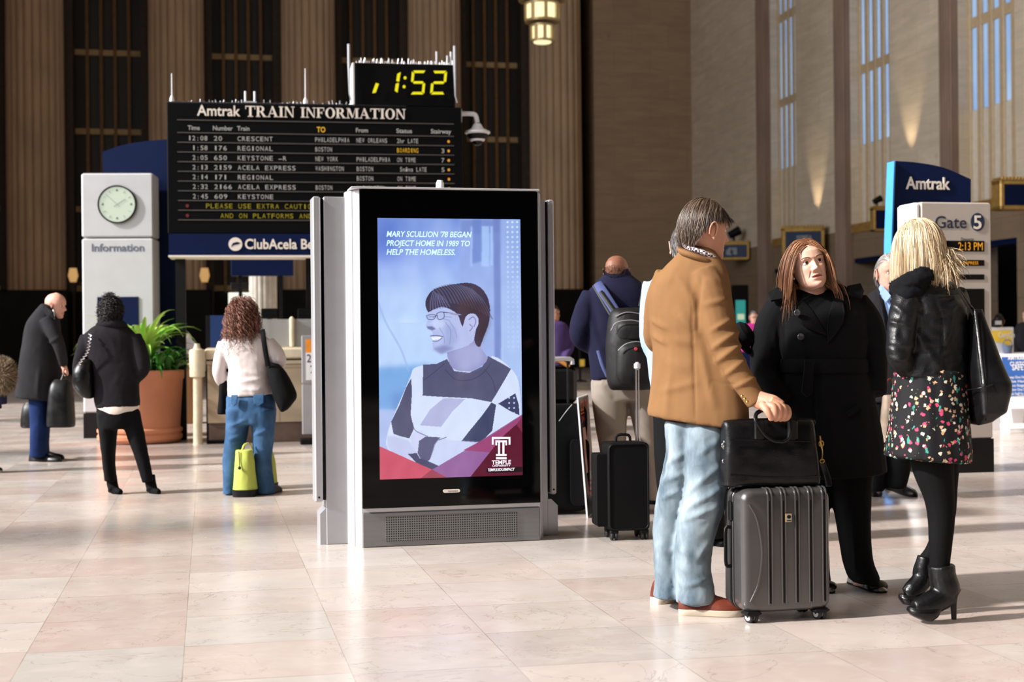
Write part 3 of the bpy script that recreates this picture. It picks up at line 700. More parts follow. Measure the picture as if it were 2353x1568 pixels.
# title
b = MB(BM); ptext(b, BD, 'Amtrak', 453, 265.5, 552, 242, -.002, ext=.012, bold=.012); obj('title_lettering', b, M_LETTER, board, False); b = MB(BM)
def serif(ch):
    R = lambda a, c, d, e: [(a, c), (d, c), (d, e), (a, e)]
    S = .07
    def ring(cx, cz, ro, rzo, ri, rzi, a0, a1, n=14):
        A = np.linspace(a0, a1, n); return [[(cx + ro * math.cos(p), cz + rzo * math.sin(p)), (cx + ro * math.cos(q), cz + rzo * math.sin(q)), (cx + ri * math.cos(q), cz + rzi * math.sin(q)), (cx + ri * math.cos(p), cz + rzi * math.sin(p))] for p, q in zip(A[:-1], A[1:])]
    if ch == 'T': return .86, [R(0, .92, .86, 1), R(0, .7, .06, .92), R(.8, .7, .86, .92), R(.33, 0, .53, .92), R(.2, 0, .66, S)]
    if ch == 'R': return .92, [R(.08, 0, .28, 1), R(0, 0, .38, S), R(0, .93, .3, 1), R(.26, .93, .42, 1), R(.26, .47, .42, .54), [(.36, .5), (.55, .5), (.86, .02), (.64, .02)], R(.6, 0, .94, S)] + ring(.42, .735, .3, .265, .1, .195, -math.pi / 2, math.pi / 2)
    if ch == 'A': return .95, [[(.08, 0), (.15, 0), (.46, .86), (.42, 1)], [(.38, 1), (.52, 1), (.9, 0), (.67, 0)], R(.2, .3, .68, .37), R(0, 0, .26, S), R(.57, 0, .98, S)]
    if ch == 'I': return .4, [R(.1, 0, .3, 1), R(0, 0, .4, S), R(0, .93, .4, 1)]
    if ch == 'N': return .92, [R(.1, 0, .17, 1), R(.74, 0, .81, 1), [(.04, 1), (.28, 1), (.81, 0), (.72, 0)], R(0, 0, .28, S), R(.62, .93, .92, 1)]
    if ch == 'F': return .74, [R(.08, 0, .28, 1), R(0, 0, .4, S), R(0, .93, .7, 1), R(.64, .68, .7, .95), R(.26, .47, .5, .54), R(.46, .38, .52, .63)]
    if ch == 'O': return .92, ring(.46, .5, .44, .52, .23, .46, 0, 2 * math.pi, 30)
    if ch == 'M': return 1.12, [R(.1, 0, .17, 1), R(.84, 0, 1.04, 1), [(.06, 1), (.3, 1), (.6, .12), (.52, 0)], [(.52, 0), (.6, .12), (.86, 1), (.8, 1)], R(0, 0, .28, S), R(.74, 0, 1.14, S), R(.84, .93, 1.14, 1), R(0, .93, .28, 1)]
    return .3, []
def serif_line(b, pl, txt, x0, yb, x1, yt, off):
    a = pl.hit(x0, yb, off); w = pl.hit(x1, yb, off)[0] - a[0]; h = pl.hit(x0, yt, off)[1] - a[1]
    tot = sum(serif(c)[0] + .06 for c in txt) - .06; k = w / tot; x = a[0]
    for c in txt:
        wd, ps = serif(c)
        for p in ps: b.prism([(x + q[0] * k, a[1] + q[1] * h) for q in p], off - .012, off)
        x += (wd + .06) * k
serif_line(b, BD, 'TRAIN', 564, 268.5, 677, 243.5, -.002); obj('title_lettering', b, M_LETTER, board, False); b = MB(BM); serif_line(b, BD, 'INFORMATION', 691, 270.5, 932, 247, -.002)
obj('title_lettering', b, M_LETTER, board, False)
cx_ = lambda X: 360 + X / 2.8
cy_ = lambda Y: 60 + Y / 2.8
def cells(b, txt, X0, cw, zb, zt):
    """one letter per flap"""
    x0 = BD.hit(cx_(X0), 400, 0)[0]; w = BD.hit(cx_(X0 + cw), 400, 0)[0] - x0
    for k, ch in enumerate(txt):
        if ch == ' ': continue
        gw = w * (.30 if ch in 'I1:' else .74)
        if ch == ':': gw = w * .18
        b.text(ch, x0 + k * w + (w * .78 - gw) / 2, zb, gw, zt - zb if ch not in ':-' else zt - zb, y=-.002, ext=.002)
rows = [('12:08', '20', 'CRESCENT', 'PHILADELPHIA', 'NEW ORLEANS', '2hr LATE', '', 1), (' 1:58', '176', 'REGIONAL', 'BOSTON', '', 'BOARDING', '3', 1), (' 2:05', '650', 'KEYSTONE -R', 'NEW YORK', 'PHILADELPHIA', 'ON TIME', '7', 1),
        (' 2:13', '2159', 'ACELA EXPRESS', 'WASHINGTON', 'BOSTON', ' 5mins LATE', '5', 1), (' 2:14', '171', 'REGIONAL', '', 'BOSTON', 'ON TIME', '', 1), (' 2:32', '2166', 'ACELA EXPRESS', 'BOSTON', 'WASHINGTON', 'ON TIME', '', 1), (' 2:45', '609', 'KEYSTONE', '', '', '', '', 1)]
b = MB(BM)
zl = BD.hit(cx_(135), cy_(603))[1]; obj_rules = MB(BM)
Ys = [603] + [685 + 62.5 * k for k in range(10)]
for Y in Ys:
    z = BD.hit(cx_(140), cy_(Y))[1]; xa = BD.hit(cx_(135), 400)[0]; xb = BD.hit(cx_(1915), 400)[0]; obj('row_rule', MB(BM).box(((xa + xb) / 2, -.003, z), (xb - xa, .006, .012)), M_RULE, board, False)
zh0, zh1 = BD.hit(cx_(200), cy_(668))[1], BD.hit(cx_(200), cy_(640))[1]
for t_, X0, X1 in (('Time', 203, 280), ('Number', 365, 492), ('Train', 520, 600), ('From', 1285, 1362), ('Status', 1545, 1645), ('Stairway', 1767, 1897)):
    xa = BD.hit(cx_(X0), 400)[0]; xb = BD.hit(cx_(X1), 400)[0]; b = MB(BM).text(t_, xa, zh0, xb - xa, zh1 - zh0, y=-.002, ext=.002, bold=.01); obj('heading_lettering', b, M_FLAP, board, False)
b = MB(BM); xa = BD.hit(cx_(1033), 400)[0]; xb = BD.hit(cx_(1088), 400)[0]; b.text('TO', xa, zh0 - .005, xb - xa, (zh1 - zh0) * 1.2, y=-.002, ext=.002, bold=.02)
M_TOY = emis('heading_amber_glow', (214, 164, 40), .9); obj('heading_lettering', b, M_TOY, board, False)  # amber letters are given a glow too
dots = MB(BM); yel = MB(BM)
for k, r in enumerate(rows):
    zb = BD.hit(cx_(205), cy_(735 + 62.5 * k))[1]; zt = BD.hit(cx_(205), cy_(706 + 62.5 * k))[1]; b = MB(BM)
    for nm, tx_, X0_, cw_ in (('departure_time', r[0], 205, 26), ('train_number', r[1], 370, 30), ('train_name', r[2], 522, 29.3), ('destination', r[3], 1022, 18.7), ('origin', r[4], 1287, 18.4), ('status', r[5], 1548, 17.6), ('stairway', r[6], 1833, 24)):
        if tx_: b = MB(BM); cells(b, tx_, X0_, cw_, zb, zt); obj(nm, b, M_TOY if tx_ == 'BOARDING' else M_FLAP, board, False)
    xc = BD.hit(cx_(1880), 400)[0]; obj('amber_lamp', MB(BM).prism(ell(xc, (zb + zt) / 2, .016, .018, 12), -.004, -.001), M_AMBER, board, False)
dots = MB(BM)
for t_, X0, Y in (('PLEASE USE EXTRA CAUTION ON STAIRS', 315, 1172), ('AND ON PLATFORMS AND TRAINS', 408, 1235)):
    b = MB(BM); zb = BD.hit(cx_(205), cy_(Y))[1]; zt = BD.hit(cx_(205), cy_(Y - 30))[1]; k_ = 0
    for w_ in t_.split(' '): b = MB(BM); cells(b, w_, X0 + k_ * 29.8, 29.8, zb, zt); k_ += len(w_) + 1; obj('notice_word', b, M_FLAPY, board, False)
    obj('red_lamp', MB(BM).prism(ell(BD.hit(cx_(195), 400)[0], (zb + zt) / 2, .02, .022, 12), -.004, -.001), M_REDDOT, board, False)
# spikes, wires and lamps along the top edge
b = MB(BM); b.box((bx1 / 2 - .35, .05, bzt + .008), (bx1 - .7, .06, .016))
for k in range(60):
    x = .05 + k * (bx1 - 1.35) / 59; h = .02 + .05 * random.random() ** 2; b.tube([(x, .04 + .05 * random.random(), bzt), (x + .02 * random.uniform(-1, 1), .05, bzt + h)], .004, 4)
obj('bird_spikes', b, M_CHROME, board, False)
b = MB(BM)
for X, top in ((97, 300), (958, 268)):
    x = BD.hit(cx_(X), 235)[0]; zt = BD.hit(cx_(X), cy_(top))[1]; b.tube([(x, .05, bzt), (x, .05, bzt + .05), (x, .05, zt)], [.02, .008, .006], 8); b.lathe([(.03, 0), (.028, .05), (.012, .09)], 12, (x, .05, bzt))
for X in (570, 630):
    x = BD.hit(cx_(X), 235)[0]; b.tube([(x, .05, bzt), (x, .05, bzt + .16)], .014, 8)
b.box((BD.hit(cx_(600), 235)[0], .05, bzt + .02), (.16, .04, .03)); obj('aerial', b, M_SILVERL, board, False)

# digital clock standing on the board
ck0 = BD.hit(816, 238); ck1 = BD.hit(1046, 148); cz0 = bzt - .02
clk = thing('digital_clock', 'black digital clock with yellow digits on top of the train information board', 'clock', BD.w((ck0[0] + ck1[0]) / 2, .3, bzt), BD.a)
ct = BD.hit(816, 143)[1]
obj('case', MB(BM).box(((ck0[0] + ck1[0]) / 2, .27, (bzt + .0 + ct) / 2), (ck1[0] - ck0[0], .5, ct - bzt), .012), M_BOARD, clk, False)
obj('side_cover', MB(BM).box((ck0[0] - .018, .27, (bzt + ct) / 2), (.03, .5, ct - bzt), .006), M_WHITE, clk, False)
b = MB(BM)
for k in range(46):
    x = ck0[0] + .03 + k * (ck1[0] - ck0[0] - .06) / 45; h = .02 + .05 * random.random(); b.tube([(x, .04, ct), (x + random.uniform(-.02, .02), .05, ct + h)], .004, 4)
for X in (1806, 1875, 1898): x = BD.hit(cx_(X), 150)[0]; b.tube([(x, .06, ct), (x, .06, ct + (.17 if X != 1875 else .12))], .013, 6)
obj('bird_spikes', b, M_SILVERL, clk, False)
b = MB(BM)
for X, t0, t1 in ((1237, 118, 490), (1917, 130, 500)):
    x = BD.hit(cx_(X), 200)[0]; za = BD.hit(cx_(X), cy_(t0))[1]; zb = BD.hit(cx_(X), cy_(t1))[1]
    b.tube([(x, -.015, za), (x, -.015, (za + zb) / 2 + .12), (x + .005, -.015, zb + .1), (x + .03, -.01, max(zb, bzt - .0) + .01)], [.018, .018, .009, .008], 8)
obj('cable', b, M_SILVER, clk)
M_DIGIT = emis('digit_glow', (224, 214, 20), 1.0); b = MB(BM)
def seg(pts): b.prism([tuple(BD.hit(cx_(x), cy_(y), -.003)) for x, y in pts], -.006, -.001)
def seg7(X0, X1, Yt, Yb, on, sl=16, w=16):
    h = (Yb - Yt) / 2; ym = (Yt + Yb) / 2
    px = lambda x, y: (x + sl * (Yb - y) / (Yb - Yt) - sl / 2, y)
    for s_ in on:
        if s_ == 'a': q = [(X0 + 8, Yt), (X1 - 6, Yt), (X1 - 16, Yt + w), (X0 + 18, Yt + w)]
        if s_ == 'd': q = [(X0 + 18, Yb - w), (X1 - 16, Yb - w), (X1 - 6, Yb), (X0 + 6, Yb)]
        if s_ == 'g': q = [(X0 + 12, ym), (X0 + 20, ym - 8), (X1 - 18, ym - 8), (X1 - 10, ym), (X1 - 18, ym + 8), (X0 + 20, ym + 8)]
        if s_ == 'f': q = [(X0, Yt + 6), (X0 + w, Yt + 18), (X0 + w, ym - 10), (X0 + 6, ym - 3), (X0, ym - 8)]
        if s_ == 'e': q = [(X0, ym + 8), (X0 + 6, ym + 3), (X0 + w, ym + 10), (X0 + w, Yb - 18), (X0, Yb - 6)]
        if s_ == 'b': q = [(X1, Yt + 6), (X1, ym - 8), (X1 - 6, ym - 3), (X1 - w, ym - 10), (X1 - w, Yt + 18)]
        if s_ == 'c': q = [(X1, ym + 8), (X1, Yb - 6), (X1 - w, Yb - 18), (X1 - w, ym + 10), (X1 - 6, ym + 3)]
        seg([px(*p) for p in q])
def dig():
    global b
    obj('digit', b, M_DIGIT, clk, False); b = MB(BM)
seg([(1410, 366), (1430, 372), (1410, 428), (1388, 432), (1392, 415)]); dig()
seg7(1500, 1560, 290, 434, 'bc', 22, 20); dig(); seg7(1636, 1728, 286, 440, 'afgcd', 14); dig(); seg7(1766, 1862, 288, 440, 'abged', 14); dig()
for X, Y in ((1598, 333), (1592, 390)):
    c = BD.hit(cx_(X), cy_(Y), -.003); b.prism(ell(c[0], c[1], .018, .02, 14), -.006, -.001)
obj('colon', b, M_DIGIT, clk, False)

# domed security camera on the board's end
sc = thing('security_camera', 'white domed security camera on a bracket at the right end of the board', 'camera', BD.w(bx1 + .2, .25, BD.hit(1094, 300)[1]), BD.a)
zc = lambda py: BD.hit(1094, py, .2)[1]
xc = BD.hit(1097, 300, .2)[0]; M_CAMW = mat('camera_white', (214, 214, 218), .35, var=.02)
b = MB(BM); b.box((bx1 + .012, .2, zc(268)), (.024, .12, .19), .01); b.tube([(bx1 + .01, .2, zc(262)), (xc - .07, .2, zc(262)), (xc - .02, .2, zc(266)), (xc, .2, zc(282))], .03, 10, sm=3); obj('bracket', b, M_CAMW, sc)
u = (zc(286) - zc(306)) ; cm = MB(BM @ Matrix.Translation((xc, .2, zc(306))))
cm.lathe([(.045, u + .01), (.06, u * .85), (.085, u * .5), (.16, .02), (.165, 0), (.15, -.012), (.1, -.02)], 28); obj('hood', cm, M_CAMW, sc)
cm = MB(BM @ Matrix.Translation((xc, .2, zc(306)))); cm.lathe([(.135, -.015), (.12, -.06), (.1, -.08)], 28); obj('black_band', cm, M_BLACKPL, sc)
cm = MB(BM @ Matrix.Translation((xc, .2, zc(306)))); cm.lathe([(.1, -.075), (.09, -.1), (.075, -.105)], 28); obj('lower_ring', cm, M_CAMW, sc)
cm = MB(BM @ Matrix.Translation((xc, .2, zc(306)))); cm.lathe([(.066, -.1), (.064, -.12), (.05, -.145), (.025, -.158), (.005, -.162)], 24); obj('smoked_dome', cm, M_BLACKGLASS, sc)

# ------------------------------------------------------------------ information pillar with analogue clock, and the blue fin behind it
IP = Plane(G(192, 1008), math.radians(4)); iw = IP.hit(357, 1003)[0]; izb = IP.hit(190, 951)[1]; izt = IP.hit(187, 397)[1]; izm = IP.hit(187, 547)[1]
IM = IP.M; M_PILLAR = mat('pale_grey_panel', (186, 186, 188), .45, .15, var=.03)
ip = thing('information_pillar', 'pale grey information pillar with a round clock near its top', 'sign', IP.w(iw / 2, .2, 0), IP.a)
obj('base', MB(IM).box((iw / 2, .22, izb / 2), (iw, .44, izb)), M_BLACKPL, ip, False)
lo = obj('lower_panel', MB(IM).box((iw / 2, .22, (izb + izm) / 2), (iw, .44, izm - izb - .012), .02), M_PILLAR, ip, False)
up_ = obj('upper_panel', MB(IM).box((iw / 2, .22, (izm + izt) / 2), (iw, .44, izt - izm - .012), .02), M_PILLAR, ip, False)
b = MB(IM); ptext(b, IP, 'Information', 211, 578, 331, 561, -.001, ext=.003, bold=.012); obj('lettering', b, mat('slate_lettering', (84, 92, 112), .6), lo, False)
c = IP.hit(269.5, 470); b = MB(IM @ Matrix.Translation((c[0], 0, c[1])) @ Matrix.Rotation(math.pi / 2, 4, 'X'))
b.lathe([(.20, 0), (.245, .0), (.245, .03), (.228, .03), (.226, .012)], 48); cb_ = obj('clock_rim', b, M_BLACKPL, up_)
b = MB(IM @ Matrix.Translation((c[0], 0, c[1])) @ Matrix.Rotation(math.pi / 2, 4, 'X')); b.lathe([(.001, .014), (.228, .014), (.228, .01), (.001, .01)], 48)
cf = obj('clock_face', b, emis('clock_face_glow', (224, 236, 214), .62), up_, False)
b = MB(IM)
for k in range(12):
    a = math.radians(30 * k); d = np.array([math.sin(a), math.cos(a)]); p, q = c + d * .165, c + d * .20
    if k % 3 == 0: b.prism(ell(c[0] + d[0] * .18, c[1] + d[1] * .18, .014, .016, 10), -.017, -.014)
    else: b.bar((p[0], -.016, p[1]), (q[0], -.016, q[1]), .012, .003)
def hand(ang, L, w):
    a = math.radians(ang); d = np.array([math.sin(a), math.cos(a)]); p, q = c - d * .05, c + d * L; b.bar((p[0], -.018, p[1]), (q[0], -.018, q[1]), w, .003)
hand(312, .19, .010); hand(57, .125, .012); obj('clock_hands', b, mat('grey_hand', (96, 106, 98), .6), up_, False)
mz0, mz1 = IP.hit(225, 760)[1], IP.hit(225, 683)[1]; mx0, mx1 = IP.hit(224, 700)[0], IP.hit(318, 700)[0]
obj('poster_case', MB(IM).box(((mx0 + mx1) / 2, -.004, (mz0 + mz1) / 2), (mx1 - mx0, .02, mz1 - mz0)), M_NAVY, lo, False)
def fin(name, label, pl, outline, off, th, m_face, m_edge, cat='sign'):
    pts = [tuple(pl.hit(x, y, off)) for x, y in outline]
    pts = [(p[0], max(0.0, p[1])) for p in pts]
    f = MB(pl.M).prism(pts, off, off + th); n = len(pts); f.m = [0, 0] + [1] * n
    return obj(name, f, [m_face, m_edge], None, False)
ftop = [tuple(q) for q in catmull([(235, 349), (280, 334), (330, 325), (388, 320)], 5)]
fb = fin('blue_fin_sign', '', IP, [(252, 1012), (243, 600), (235, 349)] + ftop[1:] + [(400, 450), (411, 540), (417, 600), (414, 680), (408, 760), (396, 1010)], .5, .12, M_NAVY, M_NAVY)
tag(fb, 'dark blue fin with a curved top behind the information pillar', 'sign', 'blue fin signs')

# ------------------------------------------------------------------ gate sign and its blue fin
GS = Plane(G(2283, 1085) - .0, math.radians(12)); gx0 = GS.hit(2120, 900)[0]; gzt = GS.hit(2278, 466)[1]; gzb = GS.hit(2283, 1008)[1]
gs = thing('gate_sign', 'grey gate sign column with a numbered blue disc and amber displays', 'sign', GS.w(gx0 / 2, .15, 0), GS.a); GM = GS.M
M_GATE = mat('warm_grey_panel', (176, 166, 158), .45, .1, var=.03)
obj('base', MB(GM).box((gx0 / 2, .17, gzb / 2), (-gx0, .36, gzb)), M_BLACKPL, gs, False)
gp = obj('panel', MB(GM).box((gx0 / 2, .17, (gzb + gzt) / 2), (-gx0, .34, gzt - gzb), .012), M_GATE, gs, False)
gd = obj('side_face', MB(GM).box((gx0 - .03, .17, (gzb + gzt) / 2), (.06, .33, gzt - gzb - .01), .02), M_WHITE, gs, False)
M_DKBLUE = mat('dark_blue_lettering', (26, 38, 62), .5)
b = MB(GM); ptext(b, GS, 'Gate', 2149, 524, 2221, 497, -.001, ext=.003, bold=.008); obj('lettering', b, M_DKBLUE, gp, False)
c = GS.hit(2246, 510.5); b = MB(GM); b.prism(ell(c[0], c[1], .066, .08, 32), -.006, 0); dd = obj('number_disc', b, M_DKBLUE, gp, False)
b = MB(GM); ptext(b, GS, '5', 2237.5, 526, 2255.5, 496, -.007, ext=.002, bold=.012); obj('number', b, M_LETTER, dd, False)
b = MB(GM); ptext(b, GS, 'Departs', 2208, 553, 2237, 546, -.001, ext=.002); ptext(b, GS, 'Name', 2194, 595, 2215, 588, -.001, ext=.002); obj('caption_lettering', b, mat('grey_caption', (92, 86, 82), .6), gp, False)
M_LED = emis('amber_led', (226, 150, 30), .9)
for (y0, y1, txt, x0) in ((578, 554, '2:13 PM', 2202), (611, 598, 'ACELA EXPRESS', 2182), (643, 631, '', 0)):
    a, c_ = GS.hit(2150, y0), GS.hit(2261, y1); d_ = obj('display', MB(GM).box(((a[0] + c_[0]) / 2, -.002, (a[1] + c_[1]) / 2), (c_[0] - a[0], .006, c_[1] - a[1])), M_BLACKGLASS, gp, False)
    if txt: b = MB(GM); ptext(b, GS, txt, x0, y0 - 3, 2258 if 'P' in txt and ':' in txt else 2248, y1 + 3, -.0055, ext=.001, bold=.0); obj('led_lettering', b, M_LED, d_, False)
a, c_ = GS.hit(2140, 800), GS.hit(2261, 664); obj('notice_case', MB(GM).box(((a[0] + c_[0]) / 2, -.002, (a[1] + c_[1]) / 2), (c_[0] - a[0], .008, c_[1] - a[1])), M_BLACKGLASS, gp, False)
M_FINBLUE = mat('bright_blue_edge', (66, 140, 214), .4, var=.03)
gt = [tuple(q) for q in catmull([(2058, 370), (2110, 374), (2170, 386), (2231, 412)], 5)]
gfo = [(2052, 1040), (2047, 800), (2049, 560), (2053, 450)] + gt + [(2231, 470), (2231, 1040)]
gf = fin('blue_fin_sign', '', GS, gfo, .42, .13, M_NAVY, M_FINBLUE); tag(gf, 'dark blue curved fin with white lettering behind the grey gate sign', 'sign', 'blue fin signs')
# light blue front edge strip of the fin
pts = [GS.hit(x, y, .42) for x, y in ((2052, 1040), (2047, 800), (2049, 560), (2053, 450), (2056, 372))]
b = MB(GM)
for p, q in zip(pts[:-1], pts[1:]): b.add([(p[0] - .035, .36, max(p[1], 0)), (p[0], .40, max(p[1], 0)), (q[0], .40, q[1]), (q[0] - .035, .36, q[1]), (p[0] - .035, .5, max(p[1], 0)), (p[0], .5, max(p[1], 0)), (q[0], .5, q[1]), (q[0] - .035, .5, q[1])], [(0, 1, 2, 3), (1, 5, 6, 2), (4, 0, 3, 7), (3, 2, 6, 7), (0, 4, 5, 1), (5, 4, 7, 6)])
obj('edge_strip', b, M_FINBLUE, gf, False)
b = MB(GM); ptext(b, GS, 'Amtrak', 2081, 434.5, 2182, 407, .419, ext=.01, bold=.014); obj('lettering', b, M_LETTER, gf, False)
# ------------------------------------------------------------------ planter
M_TERRA = mat('terracotta', (190, 124, 92), .75, var=.1, vscale=3, bump=.1, bscale=40); M_SOIL = mat('soil', (40, 30, 24), .95, var=.4, vscale=30)
pc = G(322, 1017); pc[2] = 0
pl_t = thing('potted_plant', 'large terracotta planter with bright green strappy plant in front of the information pillar', 'plant', pc)
kpm = FPX / pc[1]; zz = lambda py: CAM[2] + (784 - py + 8.1) / kpm
R0 = 97 / kpm; zt = zz(851)
b = MB(Matrix.Translation(pc)); b.lathe([(R0 * .86, 0), (R0 * .93, .02), (R0 * .98, .05), (R0 * .985, .09), (R0 * .95, .115), (R0 * .985, .14), (R0 * .985, .17), (R0 * .93, .19), (R0 * .97, zt * .6), (R0, zt - .12), (R0 * 1.03, zt - .1), (R0 * 1.04, zt - .01), (R0 * 1.02, zt), (R0 * .95, zt), (R0 * .93, zt - .08), (.01, zt - .09)], 48)
pot = obj('pot', b, M_TERRA, pl_t)
obj('soil', MB(Matrix.Translation(pc)).lathe([(R0 * .92, zt - .09), (R0 * .92, zt - .06), (.01, zt - .05)], 24), M_SOIL, pl_t)
def leaf(b, base, az, L, w, lift, droop, K=9):
    d = np.array([math.cos(az), math.sin(az), 0]); s = np.array([-math.sin(az), math.cos(az), 0]); p = np.array(base, float); a = lift; ring = []
    for k in range(K):
        t = k / (K - 1); ww = w * (math.sin(math.pi * min(1, t * .9 + .1)) ** .7) * (1 - t ** 4) + .001
        n = -d * math.sin(a) + np.array([0, 0, math.cos(a)])
        ring.append([p - s * ww + n * ww * .35, p, p + s * ww + n * ww * .35, p - n * .0015])
        p = p + (d * math.cos(a) + np.array([0, 0, math.sin(a)])) * L / (K - 1); a -= droop / (K - 1) * (.4 + 1.4 * t)
    b.loft(ring)
rr = random.Random(3)
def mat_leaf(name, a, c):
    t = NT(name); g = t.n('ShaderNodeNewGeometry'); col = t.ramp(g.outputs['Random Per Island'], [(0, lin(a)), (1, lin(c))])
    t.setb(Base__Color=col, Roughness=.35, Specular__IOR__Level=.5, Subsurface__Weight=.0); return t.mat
lv = MB()
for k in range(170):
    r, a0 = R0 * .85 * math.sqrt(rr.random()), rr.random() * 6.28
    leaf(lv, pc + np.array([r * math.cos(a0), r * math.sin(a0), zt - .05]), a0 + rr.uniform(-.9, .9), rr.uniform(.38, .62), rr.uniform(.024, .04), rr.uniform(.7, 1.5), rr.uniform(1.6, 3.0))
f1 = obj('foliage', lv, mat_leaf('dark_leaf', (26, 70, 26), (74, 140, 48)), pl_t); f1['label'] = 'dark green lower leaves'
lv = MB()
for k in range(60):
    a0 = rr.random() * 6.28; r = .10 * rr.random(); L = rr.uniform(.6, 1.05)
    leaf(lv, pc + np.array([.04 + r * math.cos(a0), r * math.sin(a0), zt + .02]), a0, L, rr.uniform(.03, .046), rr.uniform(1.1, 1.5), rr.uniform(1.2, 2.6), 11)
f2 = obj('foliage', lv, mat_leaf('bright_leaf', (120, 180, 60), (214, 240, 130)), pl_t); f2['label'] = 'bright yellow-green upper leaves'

# ------------------------------------------------------------------ information desk under the board
DK = Plane(G(478, 1020), math.radians(9.5)); DM = DK.M
M_DESK = mat_stone('desk_stone', (196, 176, 148), (186, 166, 140), (1.4, .9), .8); M_DESKB = mat('desk_plinth', (104, 84, 72), .5, var=.2); M_IVORY = mat('ivory_post', (214, 200, 172), .5)
xd0, xd1 = 0.0, DK.hit(800, 900)[0]; zc1 = DK.hit(640, 800)[1]; zc0 = DK.hit(640, 836)[1]; zp = DK.hit(640, 970)[1]; zg = DK.hit(640, 733)[1]
dk = thing('information_desk', 'beige stone information desk with frosted screens below the departure board', 'desk', DK.w(xd1 / 2, .6, 0), DK.a)
obj('plinth', MB(DM).box((xd1 / 2, .5, zp / 2), (xd1 - .02, .96, zp)), M_DESKB, dk, False)
obj('counter_body', MB(DM).box((xd1 / 2, .5, (zp + zc0) / 2), (xd1, 1.0, zc0 - zp)), M_DESK, dk, False)
b = MB(DM); b.box((xd1 / 2, .48, (zc0 + zc1) / 2 + .03), (xd1 + .06, 1.1, zc1 - zc0 - .06), .02); b.box((xd1 / 2, .5, zc1 - .02), (xd1, .96, .06)); b.box((xd1 / 2, .5, zc0 + .02), (xd1 + .02, 1.04, .04)); obj('worktop', b, M_IVORY, dk, False)
def mat_frost():
    t = NT('frosted_glass'); t.setb(Base__Color=lin((196, 196, 196)), Roughness=.55, Transmission__Weight=.55, IOR=1.2); return t.mat
M_FROST = mat_frost(); xs = [DK.hit(p, 770, .25)[0] for p in (566, 665, 676, 790)]
for a, c in ((xs[0], xs[1]), (xs[2], xs[3])): obj('frosted_screen', MB(DM).box(((a + c) / 2, .25, (zc1 + zg) / 2), (c - a, .02, zg - zc1)), M_FROST, dk, False)
obj('screen_post', MB(DM).box(((xs[1] + xs[2]) / 2, .22, (zc1 + zg + .03) / 2), (xs[2] - xs[1], .08, zg + .03 - zc1), .02), M_IVORY, dk, False)
obj('desk_top_shelf', MB(DM).box(((xs[1] + xs[2]) / 2 - .2, .9, DK.hit(640, 705, .9)[1]), (1.6, .3, .03)), M_WHITE, dk, False) if False else None
for k, px in enumerate((600, 684)):
    m = thing('desk_monitor', 'black computer monitor on the desk, seen from behind, ' + ('just right of the curly hair' if k == 0 else 'nearest the kiosk'), 'monitor', DK.w(DK.hit(px + 18, 720, .6)[0], .6, zc1 + .012), DK.a, 'monitors on the information desk')
    x0, z0 = DK.hit(px, 733, .6); x1, z1 = DK.hit(px + 38, 709, .6)
    obj('screen_back', MB(DM).box(((x0 + x1) / 2, .6, (z0 + z1) / 2), (x1 - x0, .05, z1 - z0), .01), M_BLACKPL, m, False)
    obj('stand', MB(DM).box(((x0 + x1) / 2, .63, (zc1 + z0) / 2 + .02), (.06, .03, z0 - zc1 + .05)), M_BLACKPL, m, False)
    obj('stand_foot', MB(DM).box(((x0 + x1) / 2, .63, zc1 + .022), (.2, .16, .016)), M_BLACKPL, m, False)
# ivory post at the desk's end
b0 = G(455, 1022); b = MB(Matrix.Translation(b0)); h = lambda py: (1022 - py) / (FPX / b0[1])
b.lathe([(.06, 0), (.055, .02), (.05, h(868)), (.09, h(866)), (.095, h(810)), (.085, h(804)), (.05, h(802)), (.035, h(797)), (.03, h(790))], 20); tag(obj('rail_post', b, M_IVORY), 'slim ivory post standing at the left end of the information desk', 'post')
# wooden lectern and the blue poster board behind the curly haired woman
LP = Plane(G(424, 975), math.radians(20)); M_WOOD = mat('oak', (140, 98, 58), .5, var=.22, vscale=2, stretch=(1, 1, .15))
q = lambda x, y: tuple(LP.hit(x, y)); b = MB(LP.M); o_ = [q(424, 974), q(466, 974), q(466, 808), q(424, 848)]; b.prism([(p[0], max(0, p[1])) for p in o_], 0, .5)
lt = thing('wooden_stand', 'oak sloping stand between the terracotta planter and the information desk', 'stand', LP.o, LP.a); obj('body', b, M_WOOD, lt, False)
a0, a1 = q(420, 852), q(468, 806); b = MB(LP.M); b.bar((a0[0], .25, a0[1] + .02), (a1[0], .25, a1[1] + .02), .56, .03, up=(0, 1, 0)); obj('leaflet_tray', b, M_SILVERL, lt, False)
b = MB(LP.M); c = q(433, 800); b.prism([q(417, 845), q(447, 828), q(447, 775), q(440, 766), q(424, 766), q(417, 775)], .3, .34); lf = thing('leaflet_holder', 'cream leaflet holder standing on the oak stand beside the plant', 'holder', LP.w(c[0], .3, q(433, 845)[1]), LP.a); obj('back_plate', b, M_IVORY, lf, False)
b = MB(LP.M); b.prism([q(422, 840), q(442, 828), q(442, 790), q(422, 790)], .27, .3); obj('leaflet_pocket', b, M_WHITE, lf, False)
BP = Plane(G(484, 1016) + np.array([0, -.25, 0]), math.radians(9.5)); q = lambda x, y: BP.hit(x, y)
a, c = q(484, 856), q(530, 725); bp = thing('blue_poster_stand', 'dark blue poster on a black stand behind the curly haired woman', 'sign', BP.w((a[0] + c[0]) / 2, 0, 0), BP.a)
obj('poster', MB(BP.M).box(((a[0] + c[0]) / 2, 0, (a[1] + c[1]) / 2), (c[0] - a[0], .03, c[1] - a[1])), mat('deep_blue_poster', (14, 48, 98), .45), bp, False)
